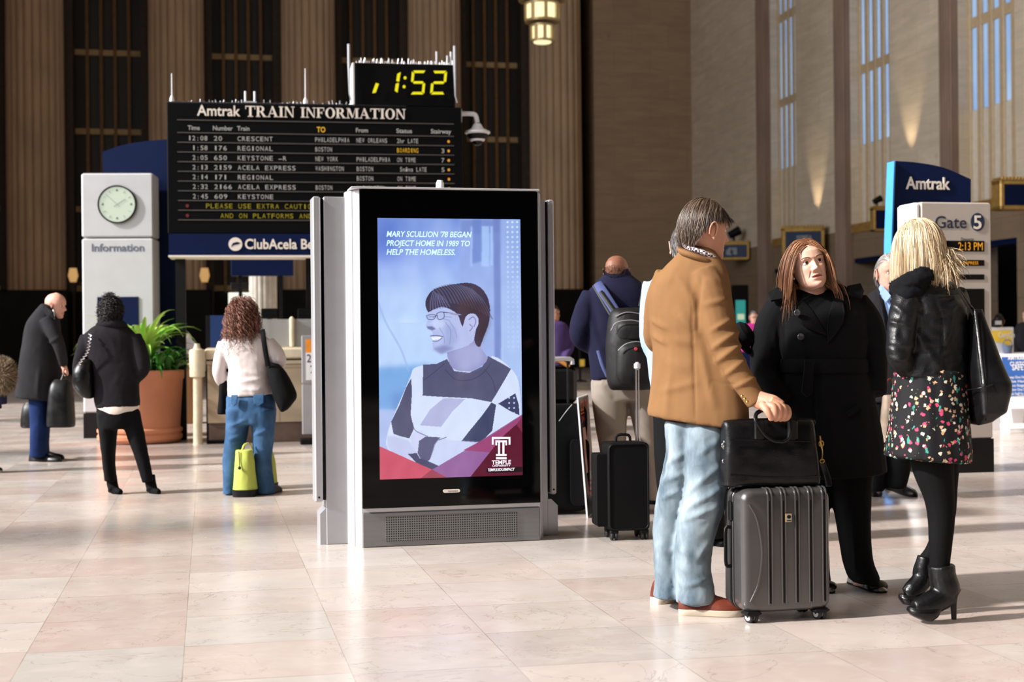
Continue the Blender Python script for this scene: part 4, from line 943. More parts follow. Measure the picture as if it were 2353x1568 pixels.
obj('upright', MB(BP.M).box((a[0] - .03, .01, c[1] / 2), (.05, .04, c[1])), M_BLACKPL, bp, False); obj('foot', MB(BP.M).box(((a[0] + c[0]) / 2, 0, .02), (c[0] - a[0] + .1, .2, .04)), M_BLACKPL, bp, False)
# grey notice stand with orange header, partly behind the kiosk
NS = Plane(G(695, 1022), math.radians(9.5)); q = lambda x, y: NS.hit(x, y); w_ = .52
ns = thing('notice_stand', 'grey framed notice stand with orange and white sheet just left of the kiosk', 'sign', NS.w(w_ / 2, .1, 0), NS.a); zt = q(700, 771)[1]; z1 = q(700, 882)[1]
obj('frame', MB(NS.M).box((w_ / 2, .08, (z1 + zt) / 2), (w_, .1, zt - z1), .01), M_SILVER, ns, False); obj('lower_panel', MB(NS.M).box((w_ / 2, .1, z1 / 2 + .05), (w_, .14, z1 - .12), .01), M_SILVER, ns, False); obj('foot', MB(NS.M).box((w_ / 2, .12, .03), (w_ + .05, .35, .06), .01), M_BLACKPL, ns, False)
zo = q(700, 811)[1]; obj('orange_sheet', MB(NS.M).box((w_ / 2, .025, (zo + zt - .05) / 2), (w_ - .1, .01, zt - .05 - zo)), mat('orange_sheet', (232, 142, 44), .5), ns, False)
sh = obj('white_sheet', MB(NS.M).box((w_ / 2, .025, (zo + z1 + .04) / 2), (w_ - .1, .01, zo - z1 - .04)), M_WHITE, ns, False); b = MB(NS.M); ptext(b, NS, '2', 705, 833, 715, 815, .018, ext=.002); ptext(b, NS, '2', 713, 858, 724, 840, .018, ext=.002); obj('lettering', b, M_DKBLUE, sh, False)
# things in the dark behind the desk: navy sign board, fluted pale column, lit display, small wall sign
BK = Plane(P(640, 784, 24) * np.array([1, 1, 0]), math.radians(10)); q = lambda x, y, o=0: BK.hit(x, y, o)
def panel(name, label, cat, pl, x0, y0, x1, y1, th, m, z_to_floor=False, off=0.0):
    a, c = pl.hit(x0, y1, off), pl.hit(x1, y0, off); z0 = 0 if z_to_floor else a[1]
    return tag(obj(name, MB(pl.M).box(((a[0] + c[0]) / 2, off + th / 2, (z0 + c[1]) / 2), (c[0] - a[0], th, c[1] - z0), min(.01, th / 4)), m, None, False), label, cat)
pn = panel('navy_sign_board', 'plain navy blue sign board on posts below the departure board', 'sign', BK, 531, 594, 674, 634, .2, M_NAVY)
a, c = q(552, 634), q(645, 634)
for x in (a[0], c[0]): obj('post', MB(BK.M).box((x, .1, a[1] / 2), (.06, .06, a[1])), M_BLACKPL, pn, False)
b = MB(BK.M); a, c = q(572, 700, .6), q(637, 634, .6); cxm, rc = (a[0] + c[0]) / 2, (c[0] - a[0]) / 2
b.lathe([(rc, 0), (rc, c[1] + .25)], 96, (cxm, .6 + rc, 0), flute=lambda an: 1 - .08 * (1 - np.abs(np.sin(an * 8)) ** .7)); tag(obj('fluted_kiosk_column', b, mat('pale_flutes', (196, 188, 176), .6)), 'pale fluted column under the navy hanging sign', 'column')
panel('lit_display', 'glowing pale yellow and blue display above the curly hair', 'display', BK, 525, 672, 574, 740, .12, emis('display_glow', (236, 240, 226), 1.0), True, off=.3)
panel('wall_notice', 'small black notice above the glowing display', 'sign', BK, 530, 649, 570, 666, .05, M_BLACKPL, off=2.0)
# ------------------------------------------------------------------ right side signs
def wall_sign(name, label, x0, y0, x1, y1, Z, yaw, txt=None, logo=False, mfx=None):
    pl = Plane(P((x0 + x1) / 2, 784, Z) * np.array([1, 1, 0]), yaw); a, c = pl.hit(x0, y1), pl.hit(x1, y0); w, h = c[0] - a[0], c[1] - a[1]; cx, cz = (a[0] + c[0]) / 2, (a[1] + c[1]) / 2
    t = thing(name, label, 'sign', pl.w(cx, .5, a[1]), yaw, 'gilded box signs along the right wall'); M = pl.M
    fr = MB(M); fw = w * .09
    fr.box((cx, .5, cz), (w - 2 * fw, .5, h - 2 * fw))
    for s in (-1, 1): fr.box((cx + s * (w - fw) / 2, .45, cz), (fw, .5, h), .02)
    fr.box((cx, .45, a[1] + fw / 2), (w, .5, fw), .02); fr.box((cx, .45, c[1] - fw / 2), (w, .5, fw), .02)
    obj('gilded_frame', fr, M_GOLD, t, False)
    cr = MB(M); n = 14
    for k in range(n): cr.box((cx - w / 2 + (k + .5) * w / n, .42, c[1] + h * .045), (w / n * .62, .5, h * .12), .01)
    cr.box((cx, .44, c[1] + .01), (w * 1.02, .54, h * .05)); obj('crest', cr, M_GOLD, t, False)
    f = obj('sign_face', MB(M).box((cx, .215, cz), (w - 2 * fw, .05, h - 2 * fw)), mfx or mat('slate_blue_face', (46, 62, 92), .35, var=.2, vscale=1), t, False)
    c0 = pl.w(cx, .7, cz); dw = XR - float(c0 @ EX) + .05; obj('wall_bracket', MB().bar(c0 - EX * .1, c0 + EX * dw, .3, h * .4), M_BLACKPL, t, False)
    return t, f, pl, (cx, cz, w, h)
t, f, pl, d = wall_sign('gilded_sign', 'gilded box sign with pale capitals above the coat woman', 1798, 522, 1896, 590, 50.5, math.radians(-8))
b = MB(pl.M); ptext(b, pl, 'SEPTA', 1830, 553, 1867, 542, .189, ext=.02, bold=.03); obj('lettering', b, mat('worn_lettering', (150, 158, 168), .6), f, False)
t, f, pl, d = wall_sign('gilded_sign', 'gilded box sign with angular pale emblem beside the tan-jacketed man', 1655, 556, 1722, 597, 58, math.radians(-8))
b = MB(pl.M); q = lambda x, y: tuple(pl.hit(1640 + x / 4.9, 440 + y / 4.9, -.003))
qo = .19; b.prism([q(140, 665), q(175, 630), q(205, 630), q(190, 655), q(185, 690), q(210, 715), q(150, 715), q(140, 700)], .17, .19); b.prism([q(205, 630), q(262, 628), q(264, 705), q(240, 715), q(212, 690), q(225, 672), q(200, 655)], .17, .19); obj('emblem', b, mat('worn_lettering', (150, 158, 168), .6), f, False)
wall_sign('gilded_sign', 'gilded navy box sign half hidden by the blue gate fin', 2012, 476, 2075, 530, 44, math.radians(0), mfx=M_NAVY)
wall_sign('gilded_sign', 'gilded navy box sign cut off by the right edge of the photo', 2308, 412, 2420, 480, 36.2, math.radians(8), mfx=M_NAVY)
def spot(label, px, py, Z, k=1.0):
    c = P(px, py, Z); t = thing('spotlight', label, 'lamp', c - np.array([0, 0, .12 * k]), 0, 'spotlights on the gilded signs')
    obj('lamp_head', MB().tube([c + np.array([-.12, 0, -.04]) * k, c + np.array([.16, 0, .1]) * k], [.09 * k, .12 * k], 12), M_BLACKPL, t); obj('stem', MB().tube([c, c - np.array([0, 0, .22 * k])], .03 * k, 8), M_BLACKPL, t); return c
spot('small black spotlight on top of the gilded sign left of the gate fin', 2015, 462, 44.5, .9); spot('black round spotlight on top of the emblem sign by the man\'s face', 1686, 538, 58.4, 1.6)
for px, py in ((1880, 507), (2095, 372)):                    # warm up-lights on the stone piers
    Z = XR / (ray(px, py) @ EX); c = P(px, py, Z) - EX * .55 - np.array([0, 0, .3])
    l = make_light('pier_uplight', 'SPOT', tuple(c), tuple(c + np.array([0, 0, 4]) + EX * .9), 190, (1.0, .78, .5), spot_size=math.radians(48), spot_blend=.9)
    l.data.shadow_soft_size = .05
# ------------------------------------------------------------------ chandelier
cz = 44.0; c = P(1246, 60, cz); k = cz / FPX
ch = thing('pendant_lantern', 'tiered art deco pendant lantern glowing warm yellow at the top edge', 'lamp', P(1246, 102, cz))
M_LANT = emis('lantern_glass', (255, 240, 186), 1.25); M_LFR = mat('lantern_frame', (196, 172, 124), .4, .4)
def tier(y0, y1, r, n, rot=0.2):
    za, zb = P(1246, y1, cz)[2], P(1246, y0, cz)[2]; ctr = np.array([c[0], c[1], 0]); r *= k
    g = MB(Matrix.Translation(ctr)); g.lathe([(r * .93, za), (r * .93, zb)], 24); obj('glass_tier', g, M_LANT, ch, False); f = MB(Matrix.Translation(ctr))
    for z, e in ((za, 1.04), (zb, 1.06)): f.lathe([(r * .86, z - 2.5 * k), (r * e, z - 2.5 * k), (r * e, z + 2.5 * k), (r * .86, z + 2.5 * k)], 24)
    for q in range(n):
        a = rot + q * 2 * math.pi / n; f.box((r * math.cos(a), r * math.sin(a), (za + zb) / 2), (5 * k, 7 * k, zb - za), rz=a)
    obj('tier_frame', f, M_LFR, ch, False)
tier(60, 94, 26, 8); tier(10, 49, 39, 8); tier(-60, 0, 52, 10); tier(-150, -66, 62, 12)
g = MB(Matrix.Translation((c[0], c[1], 0))); zb = P(1246, 100, cz)[2]; g.lathe([(.02, zb), (19 * k, zb + 1 * k), (23 * k, zb + 6 * k)], 24); obj('bottom_bowl', g, M_LANT, ch)
zt_ = P(1246, -150, cz)[2]; obj('hanging_rod', MB(Matrix.Translation((c[0], c[1], 0))).lathe([(.05, zt_), (.05, ZC)], 10), M_LFR, ch)
# ------------------------------------------------------------------ bright corner at the right: counter, carry-on sign, folding sign, scale
CT = Plane(G(2270, 985) * np.array([1, 1, 0]) + np.array([0, 3.2, 0]), math.radians(10)); q = lambda x, y, o=0.: CT.hit(x, y, o)
a, c2 = q(2265, 812), q(2420, 780); ct = thing('check_in_counter', 'white check-in counter in bright sun at the right edge', 'counter', CT.w((a[0] + c2[0]) / 2, .3, 0), CT.a)
obj('counter_top', MB(CT.M).box(((a[0] + c2[0]) / 2, .3, a[1] - .03), (c2[0] - a[0] + .06, .7, .06), .01), M_WHITE, ct, False); obj('counter_front', MB(CT.M).box(((a[0] + c2[0]) / 2, .32, (a[1] - .06) / 2 + .06), (c2[0] - a[0], .56, a[1] - .18)), M_SILVERL, ct, False); obj('counter_plinth', MB(CT.M).box(((a[0] + c2[0]) / 2, .34, .06), (c2[0] - a[0] - .02, .5, .12)), M_BLACKPL, ct, False)
s0_, s1_ = q(2281, 811), q(2334, 752); cs = thing('carry_on_sign', 'yellow and white cabin bag sign standing on the white counter', 'sign', CT.w((s0_[0] + s1_[0]) / 2, .1, a[1]), CT.a)
bd = obj('board', MB(CT.M).box(((s0_[0] + s1_[0]) / 2, .1, (a[1] + s1_[1]) / 2), (s1_[0] - s0_[0], .06, s1_[1] - a[1])), M_WHITE, cs, False)
zy = q(2300, 788)[1]; x0_, x1_ = s0_[0] + .01, s1_[0] - .03; b = MB(CT.M); b.prism([(x0_, zy + .03), ((x0_ + x1_) / 2, zy), (x1_, zy - .06), (x1_, s1_[1] - .05), (x0_, s1_[1] - .05)], .06, .07); yb = obj('yellow_field', b, mat('sign_yellow', (246, 206, 72), .5, var=.03), bd, False)
b = MB(CT.M); ptext(b, CT, 'CarryOn', 2295, 776, 2331, 764, .06, ext=.004, bold=.01); obj('lettering', b, M_WHITE, yb, False)
z_ = s1_[1]; xk = q(2297, 740)[0]; de = thing('card_reader', 'small grey device on top of the yellow cabin bag sign', 'device', CT.w(xk, .1, z_), CT.a); obj('body', MB(CT.M).box((xk, .1, z_ + .06), (.14, .12, .12), .02), M_BLACKPL, de, False); obj('display', MB(CT.M).box((xk, .035, z_ + .07), (.1, .01, .06)), M_SILVERL, de, False)
xk = q(2312, 805)[0]; bk = thing('small_basket', 'small blue-grey basket with a handle on the white counter', 'basket', CT.w(xk, .2, a[1]), CT.a); b = MB(CT.M @ Matrix.Translation((xk, -.04, a[1]))); b.lathe([(.06, 0), (.085, .12), (.078, .12), (.055, .02)], 16); obj('bowl', b, mat('basket_blue', (96, 112, 140), .6), bk); b = MB(CT.M @ Matrix.Translation((xk, -.04, a[1]))); b.tube([(-.08, 0, .11), (-.05, 0, .19), (.05, 0, .19), (.08, 0, .11)], .008, 6, sm=3); obj('handle', b, mat('basket_blue', (96, 112, 140), .6), bk)
AF = Plane(G(2303, 997), math.radians(8)); q = lambda x, y: AF.hit(x, y); M_AWHITE = mat('white_plastic', (232, 232, 234), .45, var=.02); M_ABLUE = mat('sign_blue', (54, 98, 170), .45, var=.04)
af = thing('folding_floor_sign', 'white folding floor sign with blue safety panel in the sunlit corner', 'sign', AF.w(.3, .2, 0), AF.a)
zt_ = q(2320, 814)[1]; lean = .26
def lp(x, z, y=0.): return (x, y + lean * z / zt_, z)
def board_(pts, y, th):
    n = len(pts); v = [lp(x, z, y) for x, z in pts] + [lp(x, z, y + th) for x, z in pts]; return v, [tuple(range(n)), tuple(range(2 * n - 1, n - 1, -1))] + [(i, i + n, (i + 1) % n + n, (i + 1) % n) for i in range(n)]
xw = .60; A_ = [(0, 0), (.09, 0), (.10, .06), (.42, .06), (.43, 0), (.52, 0), (.54, .2), (.09, .2)]
b = MB(AF.M)
for pts in ([(-.0, 0), (.1, 0), (.11, .06), (.43, .06), (.44, 0), (.54, 0), (.545, .12), (.005, .12)], [(.02, .12), (.16, .12), (.16, .3), (.025, .3)], [(.36, .12), (.545, .12), (.55, .3), (.36, .3)], [(.025, .3), (.55, .3), (.60, zt_), (.12, zt_)]): b.add(*board_([(x + (z * .06 if len(pts) == 0 else 0), z) for x, z in pts], 0, .03))
fp = obj('front_leaf', b, M_AWHITE, af, False)
b = MB(AF.M); v = [(x, 2 * lean + .04 - lean * z / zt_, z) for x, z in ((0, 0), (.54, 0), (.60, zt_), (.12, zt_))]; v += [(x, y + .03, z) for x, y, z in v]; b.add(v, [(0, 1, 2, 3), (7, 6, 5, 4), (0, 4, 5, 1), (1, 5, 6, 2), (2, 6, 7, 3), (3, 7, 4, 0)]); obj('rear_leaf', b, M_AWHITE, af, False)
b = MB(AF.M); b.add(*board_([(.075, .46), (.555, .46), (.588, zt_ - .04), (.125, zt_ - .04)], -.008, .008)); bp_ = obj('blue_panel', b, M_ABLUE, af, False)
def aftext(b, txt, xl, z, h, bold=.0, w=None):
    m = MB().text(txt, xl, z, w, h, ext=0, bold=bold); v = m.verts(); v = np.stack([v[:, 0] + 0.0, -.0105 + lean * v[:, 2] / zt_, v[:, 2]], -1); b.add(v, m.f)
zz_ = lambda py: q(2320, py)[1]
def afl(*a):
    b = MB(AF.M); aftext(b, *a); obj('lettering', b, M_AWHITE, bp_, False)
aftxt = afl
afl( 'AMTRAK', .2, zz_(828), .04, .03); afl('CUSTOMER', .22, zz_(842), .05, .02, .34); afl('SAFETY', .24, zz_(852), .07, .02, .24)
for k, s in enumerate(('Keep One Hand Free', 'Use Handrails', 'Face Stage Behind', 'Allow One Space Gap', 'Ask Staff for Assistance')): afl('• ' + s, .14, zz_(871 + k * 9.5), .03, .01, .38)
afl('Thank You!', .26, zz_(915), .035, .01, .16); b = MB(AF.M); zc_ = zz_(921); b.add([(x, -.0105 + lean * z / zt_, z) for x, z in ((.26, zc_), (.30, zc_ + .025), (.40, zc_ + .025), (.44, zc_), (.35, zc_ - .06))], [(0, 1, 2, 3, 4)]); obj('diamond_mark', b, M_AWHITE, bp_, False)
# stanchion with yellow tag behind the backpack man, teal poster, doorways
sp = G(1333, 878); sp[2] = 0; st = thing('barrier_post', 'black barrier post with round base seen left of the backpack man', 'post', sp); b = MB(Matrix.Translation(sp)); b.lathe([(.2, 0), (.2, .03), (.05, .06)], 20); obj('base', b, M_BLACKPL, st); b = MB(Matrix.Translation(sp)); b.lathe([(.035, .04), (.035, .95), (.06, .97), (.06, 1.06), (.02, 1.08)], 14); obj('pole', b, M_BLACKPL, st)
b = MB(Matrix.Translation(sp)); b.box((.06, -.06, .55), (.14, .02, .2)); obj('yellow_tag', b, mat('sign_yellow', (246, 206, 72)), st, False)
RP = Plane(P(1720, 784, 50) * np.array([1, 1, 0]), math.radians(10)); tp = panel('teal_poster_case', 'teal and white lit poster in a dark case beyond the tan-jacketed man', 'poster', RP, 1688, 655, 1720, 800, .3, M_BLACKPL, True)
a, c2 = RP.hit(1691, 795), RP.hit(1712, 690); po = obj('poster', MB(RP.M).box(((a[0] + c2[0]) / 2, -.02, (a[1] + c2[1]) / 2), (c2[0] - a[0], .03, c2[1] - a[1])), emis('teal_glow', (52, 150, 142), .8), tp, False)
a, c2 = RP.hit(1694, 735), RP.hit(1709, 722); obj('pale_blocks', MB(RP.M).box(((a[0] + c2[0]) / 2, -.045, (a[1] + c2[1]) / 2), (c2[0] - a[0], .02, c2[1] - a[1])).box(((a[0] + c2[0]) / 2, -.045, a[1] - .5), (c2[0] - a[0], .02, .5)), emis('pale_glow', (206, 220, 186), .8), po, False)
NC = Plane(P(1725, 784, 26) * np.array([1, 1, 0]), math.radians(10)); panel('navy_counter', 'navy counter in front of the man in the pink polo shirt', 'counter', NC, 1700, 809, 1775, 860, .5, M_NAVY, True)
for px, Zs in ((168, 57), (470, 56)):
    c = P(px, 634, Zs); sl = thing('wall_sconce', 'small warm wall lamp between the far columns, ' + ('left of the information pillar' if px < 300 else 'seen under the departure board'), 'lamp', c - np.array([0, 0, .3]), 0, 'wall lamps between the far columns'); obj('shade', MB(Matrix.Translation(c)).lathe([(.12, -.25), (.2, 0), (.14, .3)], 12), emis('sconce_glow', (226, 176, 110), .7), sl); obj('arm', MB().tube([c - np.array([0, 0, .25]), c + np.array([0, 1.5, -.3])], .05, 6), M_BRONZE, sl)
# ------------------------------------------------------------------ figures: cloth, skin, hair
def mat_cloth(name, rgb, rough=.85, weave=900, bump=.15, var=.1, vscale=5, sheen=.0, spec=.12, hi=None, stretch=(1, 1, 1)):
    if name in _mc: return _mc[name]
    t = NT(name); v = t.coord(scale=stretch); c = lin(rgb)
    n = t.noise(v, vscale, 4); f = t.noise(v, weave, 2)
    a = tuple(x * (1 - var) for x in c); b = lin(hi) if hi else tuple(min(1, x * (1 + var)) for x in c)
    col = t.mix(t.math('MULTIPLY', f, .35), t.ramp(n, [(.3, a), (.7, b)]), tuple(x * .55 for x in c))
    t.setb(Base__Color=col, Roughness=rough, Specular__IOR__Level=spec, Sheen__Weight=sheen)
    if bump: t.bump(t.math('ADD', f, t.noise(v, 60, 3)), bump, .003)
    _mc[name] = t.mat; return t.mat
def mat_skin(name, rgb):
    if name in _mc: return _mc[name]
    t = NT(name); v = t.coord(); c = lin(rgb); n = t.noise(v, 14, 4)
    col = t.ramp(n, [(.3, (c[0] * .92, c[1] * .84, c[2] * .80)), (.7, tuple(min(1, x * 1.06) for x in c))])
    t.setb(Base__Color=col, Roughness=.48, Specular__IOR__Level=.4, Subsurface__Weight=.12, Subsurface__Radius=(.012, .005, .003), Subsurface__Scale=.6)
    t.bump(t.noise(v, 300, 2), .06, .002); _mc[name] = t.mat; return t.mat
def mat_hair(name, stops, rough=.42):
    if name in _mc: return _mc[name]
    t = NT(name); g = t.n('ShaderNodeNewGeometry')
    col = t.ramp(g.outputs['Random Per Island'], [(p, lin(c)) for p, c in stops])
    t.setb(Base__Color=col, Roughness=rough, Specular__IOR__Level=.45); _mc[name] = t.mat; return t.mat
def mat_leather(name, rgb, rough=.32, bump=.12, scale=260):
    if name in _mc: return _mc[name]
    t = NT(name); v = t.coord(); c = lin(rgb)
    t.setb(Base__Color=t.ramp(t.noise(v, 7, 3), [(.3, tuple(x * .7 for x in c)), (.7, tuple(x * 1.4 for x in c))]), Roughness=t.ramp(t.noise(v, 9, 4), [(.3, (rough * .7,) * 3), (.7, (rough * 1.35,) * 3)]), Specular__IOR__Level=.32)
    vo = t.n('ShaderNodeTexVoronoi', Scale=scale); t.l(v, vo.inputs['Vector']); t.bump(t.math('ADD', vo.outputs[0], t.math('MULTIPLY', t.noise(v, 22, 3), 1.5)), bump, .004); _mc[name] = t.mat; return t.mat

def ring_loft(mb, rows, Z, shear=0.0, n=28, e=2.3, sub=4, mi=0):
    """closed body from outline rows (y, x_left, x_right, half depth m[, depth offset, tilt px])"""
    R = np.array([list(r) + [0.0] * (6 - len(r)) for r in rows], float); R = catmull(R, sub) if len(R) > 2 else R
    an = np.linspace(0, 2 * math.pi, n, endpoint=False); ca, sa = np.cos(an), np.sin(an); out = []
    cx = np.sign(ca) * np.abs(ca) ** (2 / e); sx = np.sign(sa) * np.abs(sa) ** (2 / e)
    for y, xl, xr, hd, dz, tl in R:
        zz = Z + dz; a = P(xl, y - tl / 2, zz); c = P(xr, y + tl / 2, zz); m = (a + c) / 2; h = (c - a) / 2
        out.append(m + cx[:, None] * h + np.stack([0 * sx, sx * hd + cx * np.linalg.norm(h) * shear, 0 * sx], -1))
    mb.loft(out, mi); return mb
def px_tube(mb, pts, Z, segs=14, sm=4, flat=1.0, mi=0):
    """limb along points (x, y, depth offset m, radius px)"""
    p = [P(x, y, Z + dz) for x, y, dz, r in pts]; r = [rr * (Z + dz) / FPX for x, y, dz, rr in pts]
    mb.tube(p, r, segs, mi, True, sm, flat); return mb
def seg_dist(px, a, b):
    e = np.array(b, float) - a; t = np.clip(((px - a) @ e) / (e @ e + 1e-9), 0, 1); return np.linalg.norm(px - a - t[:, None] * e, axis=1), t
def cloth(name, parent, m, shells, Z, vox=.010, it=4, wr=(.006, 7.0), wrs=(1, 1, .6), folds=(), shear=0.0, sharp=0, mats2=None, seed=0):
    """one continuous garment: shells fused, then creased. shells: ('r', rows[, shear]) or ('t', points)"""
    mb = MB()
    for s in shells:
        if s[0] == 'r': ring_loft(mb, s[1], Z, s[2] if len(s) > 2 else shear)
        elif s[0] == 't': px_tube(mb, s[1], Z, flat=s[2] if len(s) > 2 else 1.0)
        elif s[0] == 'm': mb.add(s[1].verts(), s[1].f)
    v, f, nn = remesh(mb, vox, it)
    amp, fr = wr
    if amp:
        q = v * np.array(wrs) * fr + seed * 7.3; w = np.stack([perlin(q + k * 31.7) for k in (0, 1, 2)], -1)
        d = perlin(q + w * .9) + .5 * (1 - 2 * np.abs(perlin(q * 1.9 + w * 1.2 + 5))) - .2
        v = v + nn * (amp * d)[:, None]
    if len(folds):
        pix = proj(v); front = np.clip(-nn[:, 1] * 1.6 + .5, 0, 1)
        for (x0, y0, x1, y1, wpx, a) in folds:
            d, t = seg_dist(pix, np.array([x0, y0], float), np.array([x1, y1], float))
            v = v + nn * (a * front * np.exp(-(d / wpx) ** 2) * np.sin(np.pi * np.clip(t * .9 + .05, 0, 1)) ** .5)[:, None]
    out = MB(); out.add(v, f); return obj(name, out, m, parent, True, sharp)

# ---------------- head in its own frame: face looks along -y, chin at z=-.115, crown at z=+.115
def head_mesh(seg=96, rows=72, male=False, jaw=1.0, old=0.0, nose=1.0, cheek=1.0, mouth_open=0.0):
    z = np.linspace(.0, .2297, rows); t = np.linspace(0, 1, rows); z = .2297 * (t + .0 * np.sin(2 * np.pi * t))
    zk = [0, .006, .018, .035, .055, .08, .105, .12, .14, .17, .20, .218, .2265, .2297]
    fr = [.062, .074, .080, .080, .080, .082, .083, .083, .088, .084, .064, .040, .018, .001]
    bk = [-.030, -.015, .004, .030, .056, .080, .094, .099, .102, .098, .078, .050, .024, .001]
    hw = [.018, .030, .043, .054, .060, .066, .071, .0735, .075, .073, .058, .038, .018, .001]
    F, B, Wd = (np.interp(z, zk, q) for q in (fr, bk, hw))
    for q in (F, B, Wd):                                    # soften the kinks of the profile
        p = np.pad(q, 2, mode='edge'); q[:] = (p[:-4] + 2 * p[1:-3] + 3 * p[2:-2] + 2 * p[3:-1] + p[4:]) / 9
    jw = np.interp(z, [0, .03, .07, .1], [jaw, jaw, 1 + (jaw - 1) * .4, 1.0]); Wd = Wd * jw
    s = np.linspace(0, 1, seg, endpoint=False); an = 2 * math.pi * s; an = an - .35 * np.sin(an) * -1 * -1    # denser in front
    X = np.zeros((rows, seg)); Y = np.zeros((rows, seg)); Zm = np.repeat(z[:, None], seg, 1)
    ca, sa = np.cos(an), np.sin(an)                         # an=0 is the front
    for i in range(rows):
        ym = (-F[i] + B[i]) / 2 * .25; e = 2.35
        sx = np.sign(sa) * np.abs(sa) ** (2 / e); cx = np.sign(ca) * np.abs(ca) ** (2 / 2.1)
        X[i] = Wd[i] * sx; Y[i] = np.where(ca > 0, ym - cx * (F[i] + ym), ym - cx * (B[i] - ym))
    front = np.clip((ca - .05) / .5, 0, 1)[None, :] * np.ones((rows, 1))
    g = lambda x0, z0, sx_, sz_: np.exp(-((X - x0) / sx_) ** 2 - ((Zm - z0) / sz_) ** 2)
    d = np.zeros_like(X)
    na = np.interp(Zm, [.068, .074, .080, .087, .096, .108, .120, .130], [0, .009, .021, .0235, .018, .012, .006, .001]) * nose
    ns = np.interp(Zm, [.07, .085, .10, .13], [.0125, .0125, .0085, .0075]); d += na * np.exp(-(np.abs(X) / ns) ** 2.2)
    for sgn in (-1, 1):
        d += .0085 * g(sgn * .0135, .080, .0065, .0075) * nose
        d -= .0050 * g(sgn * .0075, .0725, .0042, .0032)
        d -= .0115 * g(sgn * .031, .1175, .0175, .0105)
        d += .0035 * g(sgn * .030, .135, .020, .006) * (1.4 if male else 1)
        d += .0050 * g(sgn * .043, .092, .020, .018) * cheek
        d -= .0028 * (1 + old) * np.exp(-((X - sgn * (.021 + (.078 - Zm) * .42)) / .0035) ** 2) * np.clip((Zm - .040) / .012, 0, 1) * np.clip((.084 - Zm) / .012, 0, 1)
        d -= .0022 * old * np.exp(-((Zm - .1045 - (X - sgn * .03) * sgn * .12) / .0022) ** 2 - ((X - sgn * .031) / .016) ** 2)
        d += .0015 * old * g(sgn * .031, .1085, .014, .003)
    lipc = np.exp(-(X / .021) ** 4)
    d += .0052 * lipc * np.exp(-((Zm - .0565 - .0012 * np.cos(X * 160)) / .0042) ** 2) + .0062 * np.exp(-(X / .019) ** 4) * np.exp(-((Zm - .0445 + mouth_open) / .0048) ** 2)
    d -= (.0050 + mouth_open * 1.2) * np.exp(-(X / .022) ** 4) * np.exp(-((Zm - .0506 + mouth_open * .5) / (.0014 + mouth_open * .5)) ** 2)
    d += .0060 * g(0, .014, .017, .013) * (1.25 if male else 1); d -= .0035 * g(0, .031, .018, .0055); d -= .0018 * g(0, .066, .004, .006)
    Y = Y - d * front
    V = np.stack([X, Y, Zm - .115], -1).reshape(-1, 3); n, m = rows, seg; f = hull_(n, m)
    V = np.vstack([V, V[:m].mean(0), V[-m:].mean(0)]); f += [(n * m, j, (j + 1) % m) for j in range(m)] + [(n * m + 1, (n - 1) * m + (j + 1) % m, (n - 1) * m + j) for j in range(m)]
    f = [tuple(reversed(q)) for q in f]
    return V, f
def ear_shell(sgn):
    """an auricle: rim curl over a shallow dish"""
    b = MB(); an = np.linspace(-.5, 2 * math.pi - 1.5, 16)
    pts = [(sgn * (.0735 + .011 + .004 * math.sin(a)), .010 + .0165 * math.cos(a) * -1 * -1, -.005 + .030 * math.sin(a) - .004 * math.cos(a)) for a in an]
    b.tube(pts, [.0035] * len(pts), 6, sm=2)
    b.ball((sgn * .079, .011, -.006), (.006, .0135, .026), 10); b.ball((sgn * .082, .004, -.034), (.005, .007, .009), 8); b.ball((sgn * .0745, -.002, -.010), (.007, .005, .010), 8); return b
class Head:
    def __init__(s, px, py, Z, yaw=0, pitch=0, roll=0, size=.23, **kw):
        s.k = size / .23; s.c = P(px, py, Z)
        s.R = np.array(Matrix.Rotation(math.radians(yaw), 3, 'Z') @ Matrix.Rotation(math.radians(roll), 3, 'Y') @ Matrix.Rotation(math.radians(-pitch), 3, 'X')); s.kw = kw
    def w(s, p): return (np.asarray(p, float) * s.k) @ s.R.T + s.c
    def add(s, mb, loc, mi=0): mb.add(s.w(loc.verts()), loc.f, mi if mi else loc.m); return mb
    def down(s): return s.R.T @ np.array([0, 0, -1.0])
LIP, SKIN = 1, 0
def body_mesh(name, parent, hd, mats, neck, trunk=(), vox=.012, seg=96, rows=72, extra=None, ears=True):
    """head, neck and the limbs under the clothes as one mesh; neck/trunk are lists of (x, y, dz, r_px) tubes at depth Z given first"""
    b = MB(); V, f = head_mesh(seg, rows, **hd.kw)
    cen = np.array([V[list(q)].mean(0) for q in f]); zc = cen[:, 2] + .115
    lip = (np.abs(cen[:, 0]) < .0235) & (cen[:, 1] < -.06) & (np.abs(zc - .0512 + hd.kw.get('mouth_open', 0) * .4) < .0085 * np.sqrt(np.clip(1 - (cen[:, 0] / .0245) ** 2, .02, 1)))
    b.add(hd.w(V), f, [1 if q else 0 for q in lip])
    if ears:
        for sg in (-1, 1): e = ear_shell(sg); b.add(hd.w(e.verts()), e.f)
    t = MB()
    for Z, pts in [neck] + list(trunk): px_tube(t, pts, Z, 12, 3)
    v, f2, _ = remesh(t, vox, 2); b.add(v, f2)
    if extra is not None: b.add(extra.verts(), extra.f)
    return obj(name, b, mats, parent, True, 0)
M_EYEW = mat('eye_white', (226, 218, 212), .25, var=.02); M_IRIS = mat('dark_iris', (44, 28, 20), .15, var=.1); M_LID = None
